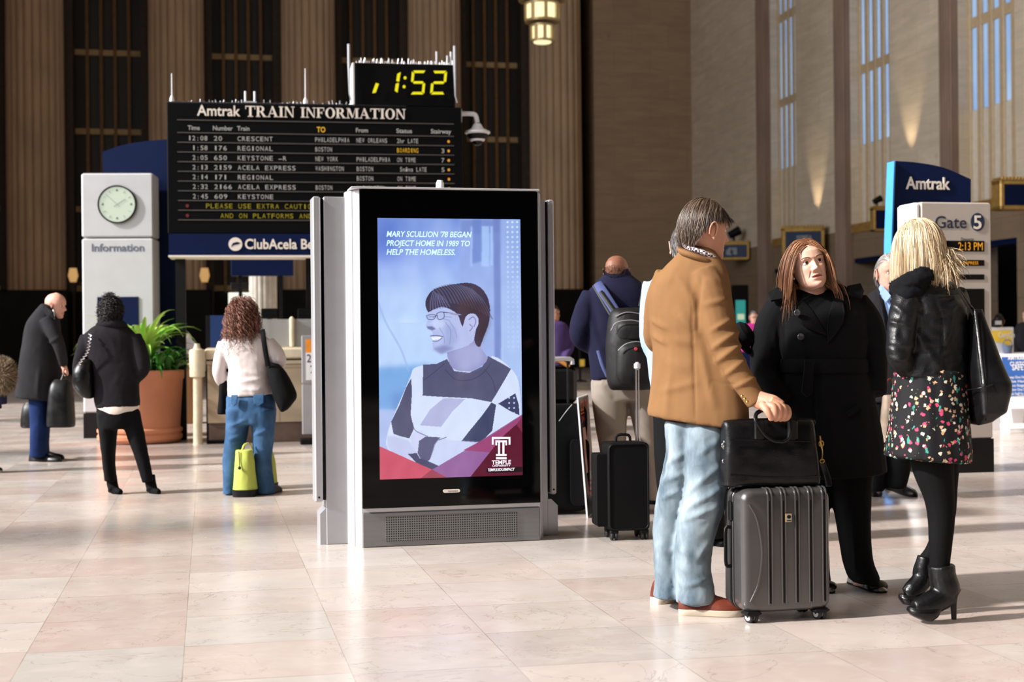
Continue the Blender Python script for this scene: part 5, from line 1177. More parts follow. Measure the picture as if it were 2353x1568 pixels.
def eyes(parent, hd, skin, look=(0, 0), brow=None, lid=.35, brow_rgb=(70, 48, 38)):
    for sg, nm in ((-1, 'eye'), (1, 'eye')):
        b = MB(); c = np.array([sg * .0310, -.0635, .0030]); l = MB(); l.ball(c, .0125, 20); b.add(hd.w(l.verts()), l.f, 0)
        d = np.array([math.sin(math.radians(look[0])), -math.cos(math.radians(look[0])) * math.cos(math.radians(look[1])), math.sin(math.radians(look[1]))]); d /= np.linalg.norm(d)
        u = np.cross(d, [0, 0, 1]); u /= np.linalg.norm(u); w = np.cross(u, d); an = np.linspace(0, 6.283, 20, endpoint=False)
        rg = [c + d * math.sqrt(.0128 ** 2 - r * r) + r * (np.cos(an)[:, None] * u + np.sin(an)[:, None] * w) for r in (.0068, .004, .0005)]
        l = MB(); l.loft(rg, cap=True); b.add(hd.w(l.verts()), l.f, 1)
        eo = obj(nm, b, [M_EYEW, M_IRIS], parent, True, 0)
        l = MB()                                               # lids: shells over the ball above and below
        for a0, a1, rr_ in ((math.radians(12 + 30 * (1 - lid)), math.radians(85), .0138), (math.radians(-85), math.radians(-24), .0136)):
            rows = []
            for a in np.linspace(a0, a1, 6):
                th = np.linspace(-1.45, 1.45, 14); rows.append([c + rr_ * np.array([math.sin(q) * math.cos(a), -math.cos(q) * math.cos(a), math.sin(a) - .10 * (abs(math.sin(q)) if a0 > 0 else -abs(math.sin(q)))]) for q in th])
            R = np.array(rows); n, m = R.shape[:2]; l.add(R.reshape(-1, 3), [(i * m + j, i * m + j + 1, (i + 1) * m + j + 1, (i + 1) * m + j) for i in range(n - 1) for j in range(m - 1)])
        o = MB(); o.add(hd.w(l.verts()), l.f); obj('eyelid', o, skin, parent, True, 0)
        l = MB(); rim = [c + .0139 * np.array([math.sin(q) * math.cos(.3), -math.cos(q) * math.cos(.3), math.sin(math.radians(12 + 30 * (1 - lid))) - .10 * abs(math.sin(q))]) for q in np.linspace(-1.3, 1.3, 12)]
        l.tube(rim, .0009, 5); o = MB(); o.add(hd.w(l.verts()), l.f); obj('eyelash', o, M_IRIS, parent)
    if brow is not None:
        for sg in (-1, 1):
            l = MB(); rb = random.Random(4)
            for k in range(60):
                t = k / 59; x = sg * (.012 + .036 * t); zz_ = .0205 + .0065 * math.sin(t * 2.2) - .004 * t * t + rb.uniform(-.0022, .0022) * (1 - .6 * t); yy = -.089 + .30 * max(0, abs(x) - .012) ** 1.0 * .55 + 4.0 * max(0, abs(x) - .03) ** 2
                l.tube([(x, yy, zz_), (x + sg * .004, yy + .0005, zz_ + .0015), (x + sg * .008, yy + .003, zz_ + .0008)], [.0006, .0006, .0002], 3)
            o = MB(); o.add(hd.w(l.verts()), l.f); obj('eyebrow', o, brow, parent)

def strands(hd, n, region, length, comb, grav=.3, lift=.2, curl=0.0, cfreq=0.0, seed=0, K=8, rad=.0012, radii=(.079, .103, .121), cen=(0, .010, .003), layer=.06, stop=None, taper=.3, wav=0.0):
    """n combed strands rooted on the scalp; returns a builder of thin tubes in world space"""
    g = np.random.default_rng(seed); radii = np.array(radii); cen = np.array(cen); d = g.normal(size=(n * 6, 3)); d /= np.linalg.norm(d, axis=1)[:, None]
    d = d[region(d)][:n]; n = len(d); p = cen + d * radii; nrm = d / radii; nrm /= np.linalg.norm(nrm, axis=1)[:, None]
    L = length(d, g) if callable(length) else np.full(n, length) * g.uniform(.75, 1.1, n); dn = hd.down()
    v = comb(d); v = v - nrm * (v * nrm).sum(1)[:, None]; v /= np.linalg.norm(v, axis=1)[:, None] + 1e-9; v = v + nrm * lift + g.normal(size=(n, 3)) * wav
    v /= np.linalg.norm(v, axis=1)[:, None]; lay = 1.0 + layer * g.random(n); pts = [p]; ph = g.random(n) * 6.28
    for k in range(K - 1):
        v = v * (1 - grav) + dn * grav; v /= np.linalg.norm(v, axis=1)[:, None]; p = p + v * (L / (K - 1))[:, None]
        q = (p - cen) / radii; r = np.linalg.norm(q, axis=1); ins = r < lay; p = np.where(ins[:, None], cen + q / r[:, None] * radii * lay[:, None], p)
        if stop is not None: p = stop(p)
        pts.append(p)
    Pt = np.stack(pts, 1)
    if curl:
        k = np.arange(K)[None, :]; a = ph[:, None] + k * cfreq; s = curl * np.clip(k / 2.5, 0, 1)
        Pt = Pt + np.stack([np.cos(a) * s, np.sin(a) * s * .8, np.sin(a) * s * .3], -1)
    T = np.gradient(Pt, axis=1); T /= np.linalg.norm(T, axis=2)[..., None] + 1e-9; U = np.cross(T, np.array([.31, .5, .81])); U /= np.linalg.norm(U, axis=2)[..., None] + 1e-9; Wv = np.cross(T, U)
    rr_ = rad * (1 - (1 - taper) * np.linspace(0, 1, K) ** 2)[None, :, None]; ring = [Pt + rr_ * (math.cos(a) * U + math.sin(a) * Wv) for a in (0, 2.094, 4.189)]
    V = np.stack(ring, 2).reshape(n * K * 3, 3); i = np.arange(n)[:, None, None] * K * 3 + np.arange(K - 1)[None, :, None] * 3; j = np.arange(3)[None, None, :]; j2 = (j + 1) % 3
    F_ = np.stack([i + j, i + j2, i + 3 + j2, i + 3 + j], -1).reshape(-1, 4)
    b = MB(); b.add(hd.w(V), F_.tolist()); return b
def cap(hd, region, k=1.02, radii=(.079, .103, .121), cen=(0, .010, .003), seg=64, rows=40, streak=.0):
    """scalp cap under the strands"""
    ph = np.linspace(-1.45, 1.5, rows); an = np.linspace(0, 6.2832, seg, endpoint=False); A, Bv = np.meshgrid(an, ph); d = np.stack([np.cos(Bv) * np.cos(A), np.cos(Bv) * np.sin(A), np.sin(Bv)], -1)
    kk = k + streak * np.sin(A * 60 + np.sin(Bv * 9)) ; V = np.array(cen) + d * np.array(radii) * kk[..., None]; ok = region(d.reshape(-1, 3)).reshape(rows, seg); f = []
    for i in range(rows - 1):
        for j in range(seg):
            j2 = (j + 1) % seg
            if ok[i, j] and ok[i, j2] and ok[i + 1, j] and ok[i + 1, j2]: f.append((i * seg + j, i * seg + j2, (i + 1) * seg + j2, (i + 1) * seg + j))
    b = MB(); b.add(hd.w(V.reshape(-1, 3)), f); return b
def hairline(front=.38, side=-.15, nape=-.72):
    """region of the scalp that carries hair (directions in the head frame)"""
    def r(d):
        x, y, z = d[:, 0], d[:, 1], d[:, 2]
        lim = np.where(y < -.25, front + .12 * (-.25 - y), np.where(y < .12, side + (front - side) * np.clip((.12 - y) / .37, 0, 1) ** 2 * 1.0, nape + (side - nape) * np.clip((.55 - y) / .43, 0, 1)))
        return z > lim
    return r
def shoe(mb_up, mb_sole, heel, toe, wpx, hgt, sole=.025, heel_h=0.0):
    """a shoe from world heel point to world toe point"""
    heel, toe = np.array(heel, float), np.array(toe, float); L = np.linalg.norm(toe - heel); d = (toe - heel) / L; s = np.cross(d, [0, 0, 1.0]); s /= np.linalg.norm(s); up, so = [], []
    an = np.linspace(0, 2 * math.pi, 20, endpoint=False)
    for t, wf, hf in ((0, .55, .80), (.03, .70, .95), (.12, .80, 1.0), (.3, .82, 1.0), (.45, .86, .86), (.6, .98, .66), (.75, 1.0, .52), (.88, .86, .46), (.96, .60, .36), (1.0, .30, .22)):
        c = heel + d * L * t + np.array([0, 0, sole]); w_, h_ = wpx / 2 * wf, hgt * hf
        up.append([c + s * w_ * math.cos(a) * (1 - .25 * max(0, math.sin(a)) ** 2) + np.array([0, 0, h_ * max(-.02, math.sin(a)) ** 1.0 if math.sin(a) > 0 else .0]) for a in an])
        so.append((c, w_))
    mb_up.loft(up)
    rings = []
    for z, k in ((0, .97), (sole * .15, 1.04), (sole * .9, 1.05), (sole * 1.05, .98)):
        r = [so[i][0] - [0, 0, sole] + s * so[i][1] * k + np.array([0, 0, z]) for i in range(len(so))] + [so[i][0] - [0, 0, sole] - s * so[i][1] * k + np.array([0, 0, z]) for i in range(len(so) - 1, -1, -1)]
        rings.append(r)
    mb_sole.loft(rings)
# ------------------------------------------------------------------ skin, cloth and leather used by the figures
SK_FAIR = mat_skin('fair_skin', (212, 170, 150)); SK_PINK = mat_skin('pink_skin', (212, 162, 144)); SK_BROWN = mat_skin('brown_skin', (150, 102, 80)); SK_TAN = mat_skin('tan_skin', (188, 138, 114))
M_LIPS = mat_skin('lips', (164, 102, 94)); M_LIPM = mat_skin('pale_lips', (196, 132, 116))
C_TAN = mat_cloth('tan_wool', (122, 89, 58), .9, 700, .2, .10); C_BLACK = mat_cloth('black_wool', (15, 15, 17), .9, 800, .2, .2); C_BLACKC = mat_cloth('black_cotton', (13, 13, 15), .85, 900, .1, .2)
C_DENIM = mat_cloth('faded_denim', (64, 84, 100), .85, 900, .22, .25, 8, hi=(158, 172, 180), stretch=(1, 1, .5)); C_DENIMB = mat_cloth('blue_denim', (44, 76, 112), .85, 900, .2, .25, 6, hi=(74, 108, 146)); C_DENIMD = mat_cloth('deep_blue_denim', (24, 42, 84), .85, 900, .2, .3, 6)
C_NAVY = mat_cloth('navy_fleece', (38, 38, 62), .95, 500, .25, .12); C_KHAKI = mat_cloth('khaki_cotton', (170, 158, 146), .85, 900, .12, .08); C_WHITE = mat_cloth('white_knit', (208, 198, 196), .9, 700, .2, .03); C_LTBLUE = mat_cloth('light_blue_cotton', (150, 178, 226), .8, 900, .08, .05)
C_CHAR = mat_cloth('charcoal_wool', (40, 39, 42), .9, 800, .15, .15); C_PINK = mat_cloth('magenta_cotton', (190, 50, 140), .85); C_PURPLE = mat_cloth('purple_cotton', (74, 56, 104), .85)
L_BLACK = mat_leather('black_leather', (11, 11, 13), .32, .10); L_JACKET = mat_leather('jacket_leather', (13, 13, 15), .40, .14, 200); L_BROWN = mat_leather('brown_leather', (92, 40, 26), .4, .1); M_SOLE = mat('cream_sole', (176, 164, 146), .7, var=.1); M_BRASS = mat('brass', (190, 156, 92), .3, 1.0)
H_BROWN = mat_hair('brown_hair', [(0, (34, 24, 18)), (.6, (74, 56, 44)), (1, (122, 102, 86))]); H_RED = mat_hair('auburn_hair', [(0, (62, 34, 20)), (.5, (134, 88, 58)), (1, (202, 150, 112))], .4); H_BLOND = mat_hair('blond_hair', [(0, (98, 74, 48)), (.25, (170, 140, 104)), (.7, (214, 190, 152)), (1, (238, 224, 198))], .42)
H_BLACK = mat_hair('black_hair', [(0, (10, 8, 8)), (1, (40, 30, 28))]); H_CURL = mat_hair('chestnut_hair', [(0, (44, 22, 16)), (.5, (104, 62, 46)), (1, (160, 108, 86))]); H_GREY = mat_hair('grey_hair', [(0, (120, 116, 112)), (1, (214, 208, 204))]); H_SALT = mat_hair('salt_pepper_hair', [(0, (40, 38, 38)), (1, (140, 136, 134))])
def px_strap(name, pts, Z, w, parent, m, flat=.25, segs=8, sm=4, extra=None):
    b = MB(); px_tube(b, [(x, y, dz, w) for x, y, dz in pts], Z, segs, sm, flat)
    return obj(name, b, m, parent)
def foot_pt(x, y): q = G(x, y); q[2] = 0; return q

# ================================================================== man in the tan jacket
Z = 6.35
man = thing('person', 'man in tan wool jacket and faded jeans gripping the briefcase handle, seen from behind', 'person', G(1600, 1400))
hd = Head(1620, 530, Z - .02, yaw=112, pitch=-4, size=.258, male=True, nose=1.15)
# the hand on the briefcase: palm, four bent fingers, thumb
hm = MB()
px_tube(hm, [(1728, 913, -.24, 21), (1752, 922, -.27, 21), (1776, 931, -.29, 23), (1799, 937, -.30, 15)], Z, 14, 4, .62)
px_tube(hm, [(1770, 926, -.30, 16), (1796, 936, -.31, 14)], Z, 12, 3, .9)
for (x, y, dz, L) in ((1777, 936, -.345, 1.0), (1788, 936, -.335, 1.06), (1799, 937, -.320, 1.02), (1808, 940, -.300, .88)):
    px_tube(hm, [(x - 14, y - 6, dz + .02, 8.2), (x, y - 1, dz, 8.4), (x + 4, y + 12 * L, dz - .006, 7.6), (x + 1, y + 23 * L, dz + .004, 7.0), (x - 8, y + 27 * L, dz + .024, 6.2)], Z, 10, 4)
px_tube(hm, [(1752, 930, -.31, 10), (1761, 942, -.345, 8.6), (1768, 953, -.352, 7.6), (1775, 964, -.345, 6.2)], Z, 10, 4)
px_tube(hm, [(1650, 798, .39, 12), (1676, 794, .40, 13), (1696, 787, .40, 10)], Z, 12, 3, .7)
for k in range(4): px_tube(hm, [(1688, 784 + 4 * k, .385 + .006 * k, 5), (1700, 780 + 4 * k, .39, 5), (1707, 779 + 4 * k, .40, 4)], Z, 8, 3)
hv, hf, _ = remesh(hm, .0032, 2); hand_mb = MB().add(hv, hf)
body_mesh('body', man, hd, [SK_TAN, M_LIPM], (Z, [(1600, 640, 0, 60), (1602, 600, 0, 40), (1612, 560, 0, 33), (1617, 530, 0, 30)]),
          [(Z, [(1595, 640, 0, 50), (1590, 800, .02, 62), (1600, 950, .02, 66)]), (Z, [(1562, 990, .06, 20), (1536, 1150, .08, 18), (1528, 1340, .08, 14)]), (Z, [(1622, 990, -.04, 24), (1612, 1150, -.05, 20), (1598, 1360, -.05, 16)]), (Z, [(1632, 665, -.12, 24), (1662, 785, -.2, 20), (1735, 915, -.24, 14)])], .012, extra=hand_mb)
cloth('jeans', man, C_DENIM, [
    ('r', [(968, 1528, 1590, .10, .05), (985, 1528, 1600, .12, .05), (1055, 1531, 1592, .115, .06), (1122, 1514, 1578, .105, .07), (1214, 1502, 1560, .095, .08), (1290, 1502, 1556, .092, .08), (1345, 1504, 1557, .098, .08), (1372, 1503, 1556, .105, .08)]),
    ('r', [(968, 1574, 1668, .11, -.01), (1000, 1572, 1672, .13, -.03), (1092, 1576, 1672, .125, -.04), (1150, 1570, 1668, .115, -.05), (1200, 1560, 1652, .108, -.05), (1251, 1552, 1636, .102, -.05), (1310, 1551, 1634, .104, -.05), (1360, 1553, 1642, .112, -.05), (1384, 1553, 1645, .115, -.05)])],
    Z, .009, 2, (.0085, 9.0), (1, 1, .8), folds=[(1530, 1070, 1575, 1040, 7, .010), (1520, 1110, 1570, 1088, 6, .010), (1512, 1150, 1565, 1126, 6, .010), (1575, 1140, 1650, 1075, 7, .011), (1570, 1175, 1662, 1120, 7, .012), (1565, 1200, 1650, 1165, 6, .010), (1600, 1050, 1655, 1010, 8, .008), (1556, 1255, 1600, 1290, 8, .010), (1560, 1300, 1612, 1335, 8, .010), (1575, 1350, 1630, 1330, 6, .009), (1508, 1250, 1540, 1290, 7, .009), (1510, 1310, 1545, 1340, 7, .009), (1600, 1290, 1632, 1240, 7, .008)])
ub, sb = MB(), MB(); shoe(ub, sb, foot_pt(1560, 1412), foot_pt(1693, 1416) + np.array([.03, .0, 0]), .105, .085, .028)
obj('shoe', ub, L_BROWN, man); so = obj('shoe_sole', sb, M_SOLE, man)
ub, sb = MB(), MB(); shoe(ub, sb, foot_pt(1503, 1388), foot_pt(1600, 1374), .10, .085, .028); obj('shoe', ub, L_BROWN, man); obj('shoe_sole', sb, M_SOLE, man)
cloth('jacket', man, C_TAN, [
    ('r', [(568, 1572, 1634, .075, .0, 6), (590, 1555, 1650, .10, .0, 6), (612, 1530, 1662, .115, .0), (640, 1511, 1670, .135, .0), (690, 1497, 1676, .15, .0), (750, 1500, 1684, .155, .0), (800, 1504, 1692, .155, .01), (860, 1502, 1702, .16, .01), (920, 1496, 1710, .17, .01), (955, 1492, 1713, .175, .01, 18), (972, 1494, 1713, .176, .01, 28)], -.42),
    ('t', [(1618, 628, -.09, 36), (1634, 672, -.13, 40), (1646, 725, -.16, 37), (1660, 785, -.19, 33), (1682, 832, -.21, 30), (1706, 874, -.225, 27.5), (1730, 911, -.235, 26), (1741, 926, -.24, 26)]),
    ('t', [(1535, 630, .08, 30), (1511, 690, .12, 28), (1503, 745, .15, 25), (1510, 788, .2, 25), (1560, 800, .30, 22), (1630, 802, .37, 20), (1668, 798, .40, 17)])],
    Z, .0085, 4, (.0045, 5.5), (1, 1, .45), folds=[(1590, 690, 1598, 960, 3, -.006), (1600, 660, 1604, 760, 5, -.012), (1612, 640, 1598, 720, 6, -.008), (1640, 800, 1698, 760, 7, .017), (1650, 830, 1702, 792, 7, .017), (1636, 760, 1680, 735, 6, .013), (1668, 862, 1712, 828, 6, .012), (1690, 890, 1738, 868, 5, .010), (1620, 700, 1668, 690, 7, .010), (1560, 720, 1598, 760, 12, .014), (1520, 900, 1600, 880, 9, .007), (1560, 640, 1600, 700, 10, .010), (1550, 780, 1600, 790, 12, .008), (1530, 830, 1590, 850, 14, .007), (1610, 800, 1640, 930, 10, .010), (1540, 860, 1530, 960, 10, .008), (1500, 770, 1530, 790, 6, .010), (1498, 735, 1530, 755, 6, .010), (1560, 600, 1530, 660, 10, .006), (1622, 640, 1650, 650, 8, .006), (1632, 878, 1632, 900, 2, -.004), (1632, 878, 1690, 884, 2, -.003)], seed=2)
cloth('jacket_collar', man, C_TAN, [('t', [(1575, 563, .06, 13), (1568, 578, -.02, 15), (1586, 586, -.09, 14), (1614, 596, -.11, 13), (1640, 608, -.09, 12), (1656, 628, -.05, 10)], .55)], Z, .006, 3, (.001, 9))
def mat_check():
    t = NT('checked_shirt'); v = t.coord(); ck = t.n('ShaderNodeTexChecker', Scale=90); t.l(v, ck.inputs['Vector']); t.setb(Base__Color=t.mix(ck.outputs[1], lin((224, 214, 214)), lin((60, 44, 56))), Roughness=.8); return t.mat
cloth('shirt_collar', man, mat_check(), [('t', [(1579, 556, .05, 11), (1577, 566, -.03, 13), (1594, 574, -.085, 13), (1620, 583, -.10, 13), (1640, 594, -.08, 13), (1648, 606, -.02, 10)], .5)], Z, .005, 2, (0, 1))
b = MB()
for x, y in ((1706, 911), (1712, 917.5), (1718, 924)): c = P(x, y, Z - .312); b.ball(c, (.0068, .004, .0068), 10)
obj('cuff_button', b, M_BRASS, man)
# hair combed back, short over the neck
rg = hairline(.36, .12, -.42); b = cap(hd, rg, 1.03)
s1 = strands(hd, 2600, rg, lambda d, g: g.uniform(.022, .038, len(d)) * (1 + 1.1 * (d[:, 2] > .5)), lambda d: np.stack([d[:, 0] * .4 - .15, np.full(len(d), .75), -.55 - .5 * np.clip(d[:, 1], 0, 1)], -1), .22, .18, seed=3, K=7, rad=.0013, layer=.05)
s2 = strands(hd, 260, lambda d: (d[:, 1] < -.35) & (d[:, 2] > .42) & (d[:, 2] < .75), .06, lambda d: np.stack([d[:, 0] * .5 - .3, np.full(len(d), -.8), np.full(len(d), .4)], -1), .18, .5, seed=5, K=7, rad=.0012)
for q in (s1, s2): b.add(q.verts(), q.f)
obj('hair', b, H_BROWN, man, True, 0)
g_ = strands(hd, 260, lambda d: (d[:, 1] < -.6) & (d[:, 2] < -.62) & (np.abs(d[:, 0]) < .34), .014, lambda d: np.stack([d[:, 0] * .2, np.full(len(d), -.4), np.full(len(d), -.9)], -1), .1, .4, seed=6, K=4, rad=.0008, radii=(.062, .088, .118), cen=(0, .002, .0)); obj('beard', g_, H_BROWN, man)
eyes(man, hd, SK_TAN, brow=H_BROWN)

# ================================================================== woman in the black coat
Z = 6.76
cw = thing('person', 'woman in long belted black coat with shoulder-length auburn hair, facing the camera', 'person', G(1950, 1358))
hd = Head(1857, 611, Z - .06, yaw=8, pitch=9, roll=-12, size=.238, old=.55, cheek=1.1, jaw=1.06, mouth_open=.0022)
lh = MB(); px_tube(lh, [(2040, 905, -.06, 15), (2036, 930, -.09, 18), (2030, 952, -.1, 16)], Z, 12, 3, .6)
body_mesh('body', cw, hd, [SK_FAIR, M_LIPS], (Z, [(1872, 700, .0, 50), (1868, 672, -.005, 33), (1862, 640, .0, 31)]),
          [(Z, [(1880, 690, .01, 50), (1885, 840, .02, 66), (1890, 960, .03, 70)]), (Z, [(1920, 960, .02, 36), (1950, 1180, 0, 24), (1976, 1345, 0, 16)]), (Z, [(1862, 960, .06, 36), (1866, 1180, .1, 24), (1872, 1340, .1, 16)]), (Z, [(1790, 710, 0, 24), (1756, 850, -.03, 19), (1795, 930, -.08, 14)]), (Z, [(1980, 710, .02, 24), (2014, 850, 0, 19), (2022, 900, -.05, 15)])], .012, 128, 96)
cloth('trousers', cw, C_BLACKC, [('r', [(1060, 1905, 2010, .12, .02), (1130, 1911, 2001, .11, .01), (1214, 1925, 1999, .10, 0), (1285, 1936, 2004, .10, 0), (1322, 1948, 2018, .105, 0), (1338, 1956, 2018, .10, 0, 4)]), ('r', [(1060, 1820, 1912, .12, .08), (1200, 1832, 1902, .10, .1), (1300, 1836, 1904, .10, .1), (1338, 1836, 1908, .10, .1)])], Z, .010, 3, (.005, 7), (1, 1, .5), folds=[(1960, 1180, 1966, 1320, 4, .006)])
for (hx, hy, tx, ty) in ((1962, 1344, 2026, 1361), (1872, 1344, 1902, 1362)):
    ub, sb = MB(), MB(); shoe(ub, sb, foot_pt(hx, hy) + np.array([0, .05, 0]), foot_pt(tx, ty) + np.array([0, -.04, 0]), .084, .052, .010); f1 = obj('shoe', ub, mat('snakeskin', (150, 146, 140), .25, var=.6, vscale=60), cw); obj('shoe_sole', sb, M_BLACKPL, cw)
    t_ = foot_pt(tx, ty) + np.array([0, -.04, .03]); h_ = foot_pt(hx, hy) + np.array([0, .05, .03]); d = (t_ - h_); e = h_ + d * .80
    ub = MB(); ub.ball(e + np.array([0, 0, -.004]), (.052, .052, .028), 14); obj('toe_cap', ub, L_BLACK, cw); ub = MB(); ub.ball(e - d * .22 + np.array([-.014, 0, .022]), (.017, .012, .008), 10); ub.ball(e - d * .22 + np.array([.014, 0, .022]), (.017, .012, .008), 10); obj('bow', ub, L_BLACK, cw)
cloth('coat', cw, C_BLACK, [
    ('r', [(668, 1822, 1930, .07, .02), (682, 1786, 1968, .10, .02), (706, 1768, 1990, .13, .02), (745, 1764, 1992, .155, .01), (790, 1774, 1990, .165, .0), (836, 1784, 1988, .155, .0), (870, 1780, 1996, .165, .0), (930, 1772, 2012, .18, .0), (1000, 1770, 2026, .19, .0), (1060, 1776, 2034, .20, .0), (1092, 1782, 2036, .20, .0, -14)]),
    ('t', [(1798, 694, .0, 33), (1772, 745, -.02, 36), (1757, 800, -.03, 32), (1755, 852, -.04, 29), (1775, 892, -.09, 27), (1800, 925, -.12, 24)]),
    ('t', [(1960, 694, .02, 34), (1990, 748, .03, 40), (2002, 805, .02, 36), (2009, 858, -.0, 30), (2010, 905, -.04, 27)])],
    Z, .0095, 4, (.004, 5.0), (1, 1, .4), folds=[(1800, 720, 1806, 830, 4, -.006), (1780, 760, 1790, 850, 7, .007), (1745, 830, 1780, 850, 7, .009), (1752, 870, 1790, 880, 6, .008), (1840, 880, 1830, 1000, 12, .008), (1900, 880, 1912, 1080, 12, .009), (1870, 870, 1874, 1080, 3, -.006), (1975, 900, 1990, 1080, 12, .008), (1985, 780, 2020, 800, 8, .008), (1990, 840, 2030, 850, 8, .008), (1815, 860, 1800, 960, 9, .008)], seed=4)
def flap(name, parent, pts, th, m, Z):
    """a stitched flap from px corner points (x, y, dz) with real thickness"""
    p = np.array([P(x, y, Z + dz) for x, y, dz in pts]); n = np.cross(p[1] - p[0], p[2] - p[1]); n /= np.linalg.norm(n); n = n if n[1] < 0 else -n; k = len(p)
    b = MB(); c = p.mean(0); v = np.vstack([p, p + n * th, c + (p - c) * .93 + n * (th + .003)]); f = [tuple(range(k))[::-1]] + [(i, (i + 1) % k, (i + 1) % k + k, i + k) for i in range(k)] + [(i + k, (i + 1) % k + k, (i + 1) % k + 2 * k, i + 2 * k) for i in range(k)] + [tuple(range(2 * k, 3 * k))]
    b.add(v, f); return obj(name, b, m, parent, False)
flap('lapel', cw, [(1846, 690, -.10), (1838, 722, -.145), (1831, 738, -.15), (1850, 752, -.168), (1888, 768, -.175), (1902, 772, -.172), (1884, 742, -.15), (1866, 712, -.12)], .008, C_BLACK, Z)
flap('lapel', cw, [(1916, 686, -.09), (1936, 692, -.10), (1942, 720, -.13), (1938, 742, -.14), (1916, 776, -.165), (1902, 790, -.17), (1900, 752, -.155), (1906, 718, -.12)], .008, C_BLACK, Z)
cloth('collar', cw, C_BLACK, [('t', [(1806, 690, -.06, 12), (1822, 672, .0, 15), (1850, 664, .08, 15), (1900, 662, .09, 15), (1934, 668, .02, 14), (1950, 690, -.06, 12)], .6)], Z, .007, 3, (.002, 8))
for pts in ([(1764, 676, -.05), (1786, 662, -.05), (1808, 672, -.07), (1806, 688, -.09), (1772, 694, -.08)], [(1946, 660, -.05), (1976, 654, -.04), (1984, 672, -.06), (1978, 690, -.08), (1950, 682, -.09)]): flap('epaulette', cw, pts, .012, C_BLACK, Z)
cloth('roll_neck', cw, C_BLACKC, [('r', [(673, 1834, 1900, .066, .0), (690, 1828, 1908, .078, .0), (740, 1846, 1910, .09, -.04), (770, 1866, 1910, .08, -.075)])], Z, .007, 3, (.003, 14), (1, 1, 2.5))
cloth('belt', cw, C_BLACK, [('r', [(824, 1779, 1992, .168, .0), (832, 1778, 1993, .171, .0), (850, 1777, 1994, .173, .0), (858, 1778, 1994, .171, .0)])], Z, .008, 2, (.002, 8))
flap('belt_end', cw, [(1848, 828, -.188), (1872, 828, -.19), (1868, 860, -.205), (1866, 906, -.215), (1852, 913, -.215), (1841, 902, -.212), (1846, 860, -.2)], .012, C_BLACK, Z)
b = MB()
for x, y, dz in ((1832, 719, -.162), (1840, 774, -.178)):
    c = P(x, y, Z + dz); M_ = Matrix.Translation(c) @ Matrix.Rotation(math.pi / 2, 4, 'X'); k = MB(M_); k.lathe([(.006, .004), (.013, .006), (.0155, .003), (.0155, -.004), (.002, -.004)], 18); b.add(k.verts(), k.f)
obj('coat_button', b, mat('grey_button', (70, 72, 76), .2, .3), cw)
flap('pocket_flap', cw, [(1944, 946, -.185), (1970, 932, -.18), (1972, 946, -.185), (1947, 960, -.19)], .006, C_BLACK, Z)
b = MB(); c = hd.w((-.076, .012, -.042)); b.ball(c, .0055, 10); obj('pearl_earring', b, mat('pearl', (226, 216, 200), .2), cw)
rg = lambda d: (hairline(.56, -.05, -.80)(d))
part = -.06
def comb_w(d): sx = np.where(d[:, 0] > part, 1.0, -1.0); return np.stack([sx * 1.0, .15 + .25 * d[:, 1], np.full(len(d), -.35)], -1)
def stop_w(p):
    # fall outside the neck and spread over the shoulders
    q = p.copy(); low = q[:, 2] < -.10; r = np.hypot(q[:, 0], q[:, 1] - .02); k = np.where(low & (r < .085), .085 / np.maximum(r, .01), 1.0); q[:, 0] *= k; q[:, 1] = .02 + (q[:, 1] - .02) * k
    face = (q[:, 1] < -.035) & (np.abs(q[:, 0]) < .070 + .12 * np.clip(-.02 - q[:, 2], 0, .2)) & (q[:, 2] < .045); q[:, 0] = np.where(face, np.sign(q[:, 0] + 1e-6) * (.070 + .12 * np.clip(-.02 - q[:, 2], 0, .2)), q[:, 0]); return q
b = cap(hd, rg, 1.03); q = strands(hd, 3600, rg, lambda d, g: g.uniform(.215, .275, len(d)) - .05 * np.clip(d[:, 1], 0, 1), comb_w, .20, .10, seed=11, K=15, rad=.0013, layer=.08, stop=stop_w, wav=.04); b.add(q.verts(), q.f)
q = strands(hd, 900, lambda d: rg(d) & (np.abs(d[:, 0]) > .45) & (d[:, 1] < .35), lambda d, g: g.uniform(.20, .27, len(d)), lambda d: np.stack([np.sign(d[:, 0]) * 1.0, np.full(len(d), -.05), np.full(len(d), -.5)], -1), .20, .20, seed=12, K=14, rad=.0013, layer=.13, stop=stop_w, wav=.10); b.add(q.verts(), q.f)
obj('hair', b, H_RED, cw, True, 0)
eyes(cw, hd, SK_FAIR, look=(4, 2), brow=mat_hair('brown_brow', [(0, (74, 48, 36)), (1, (110, 76, 58))]), lid=.42)

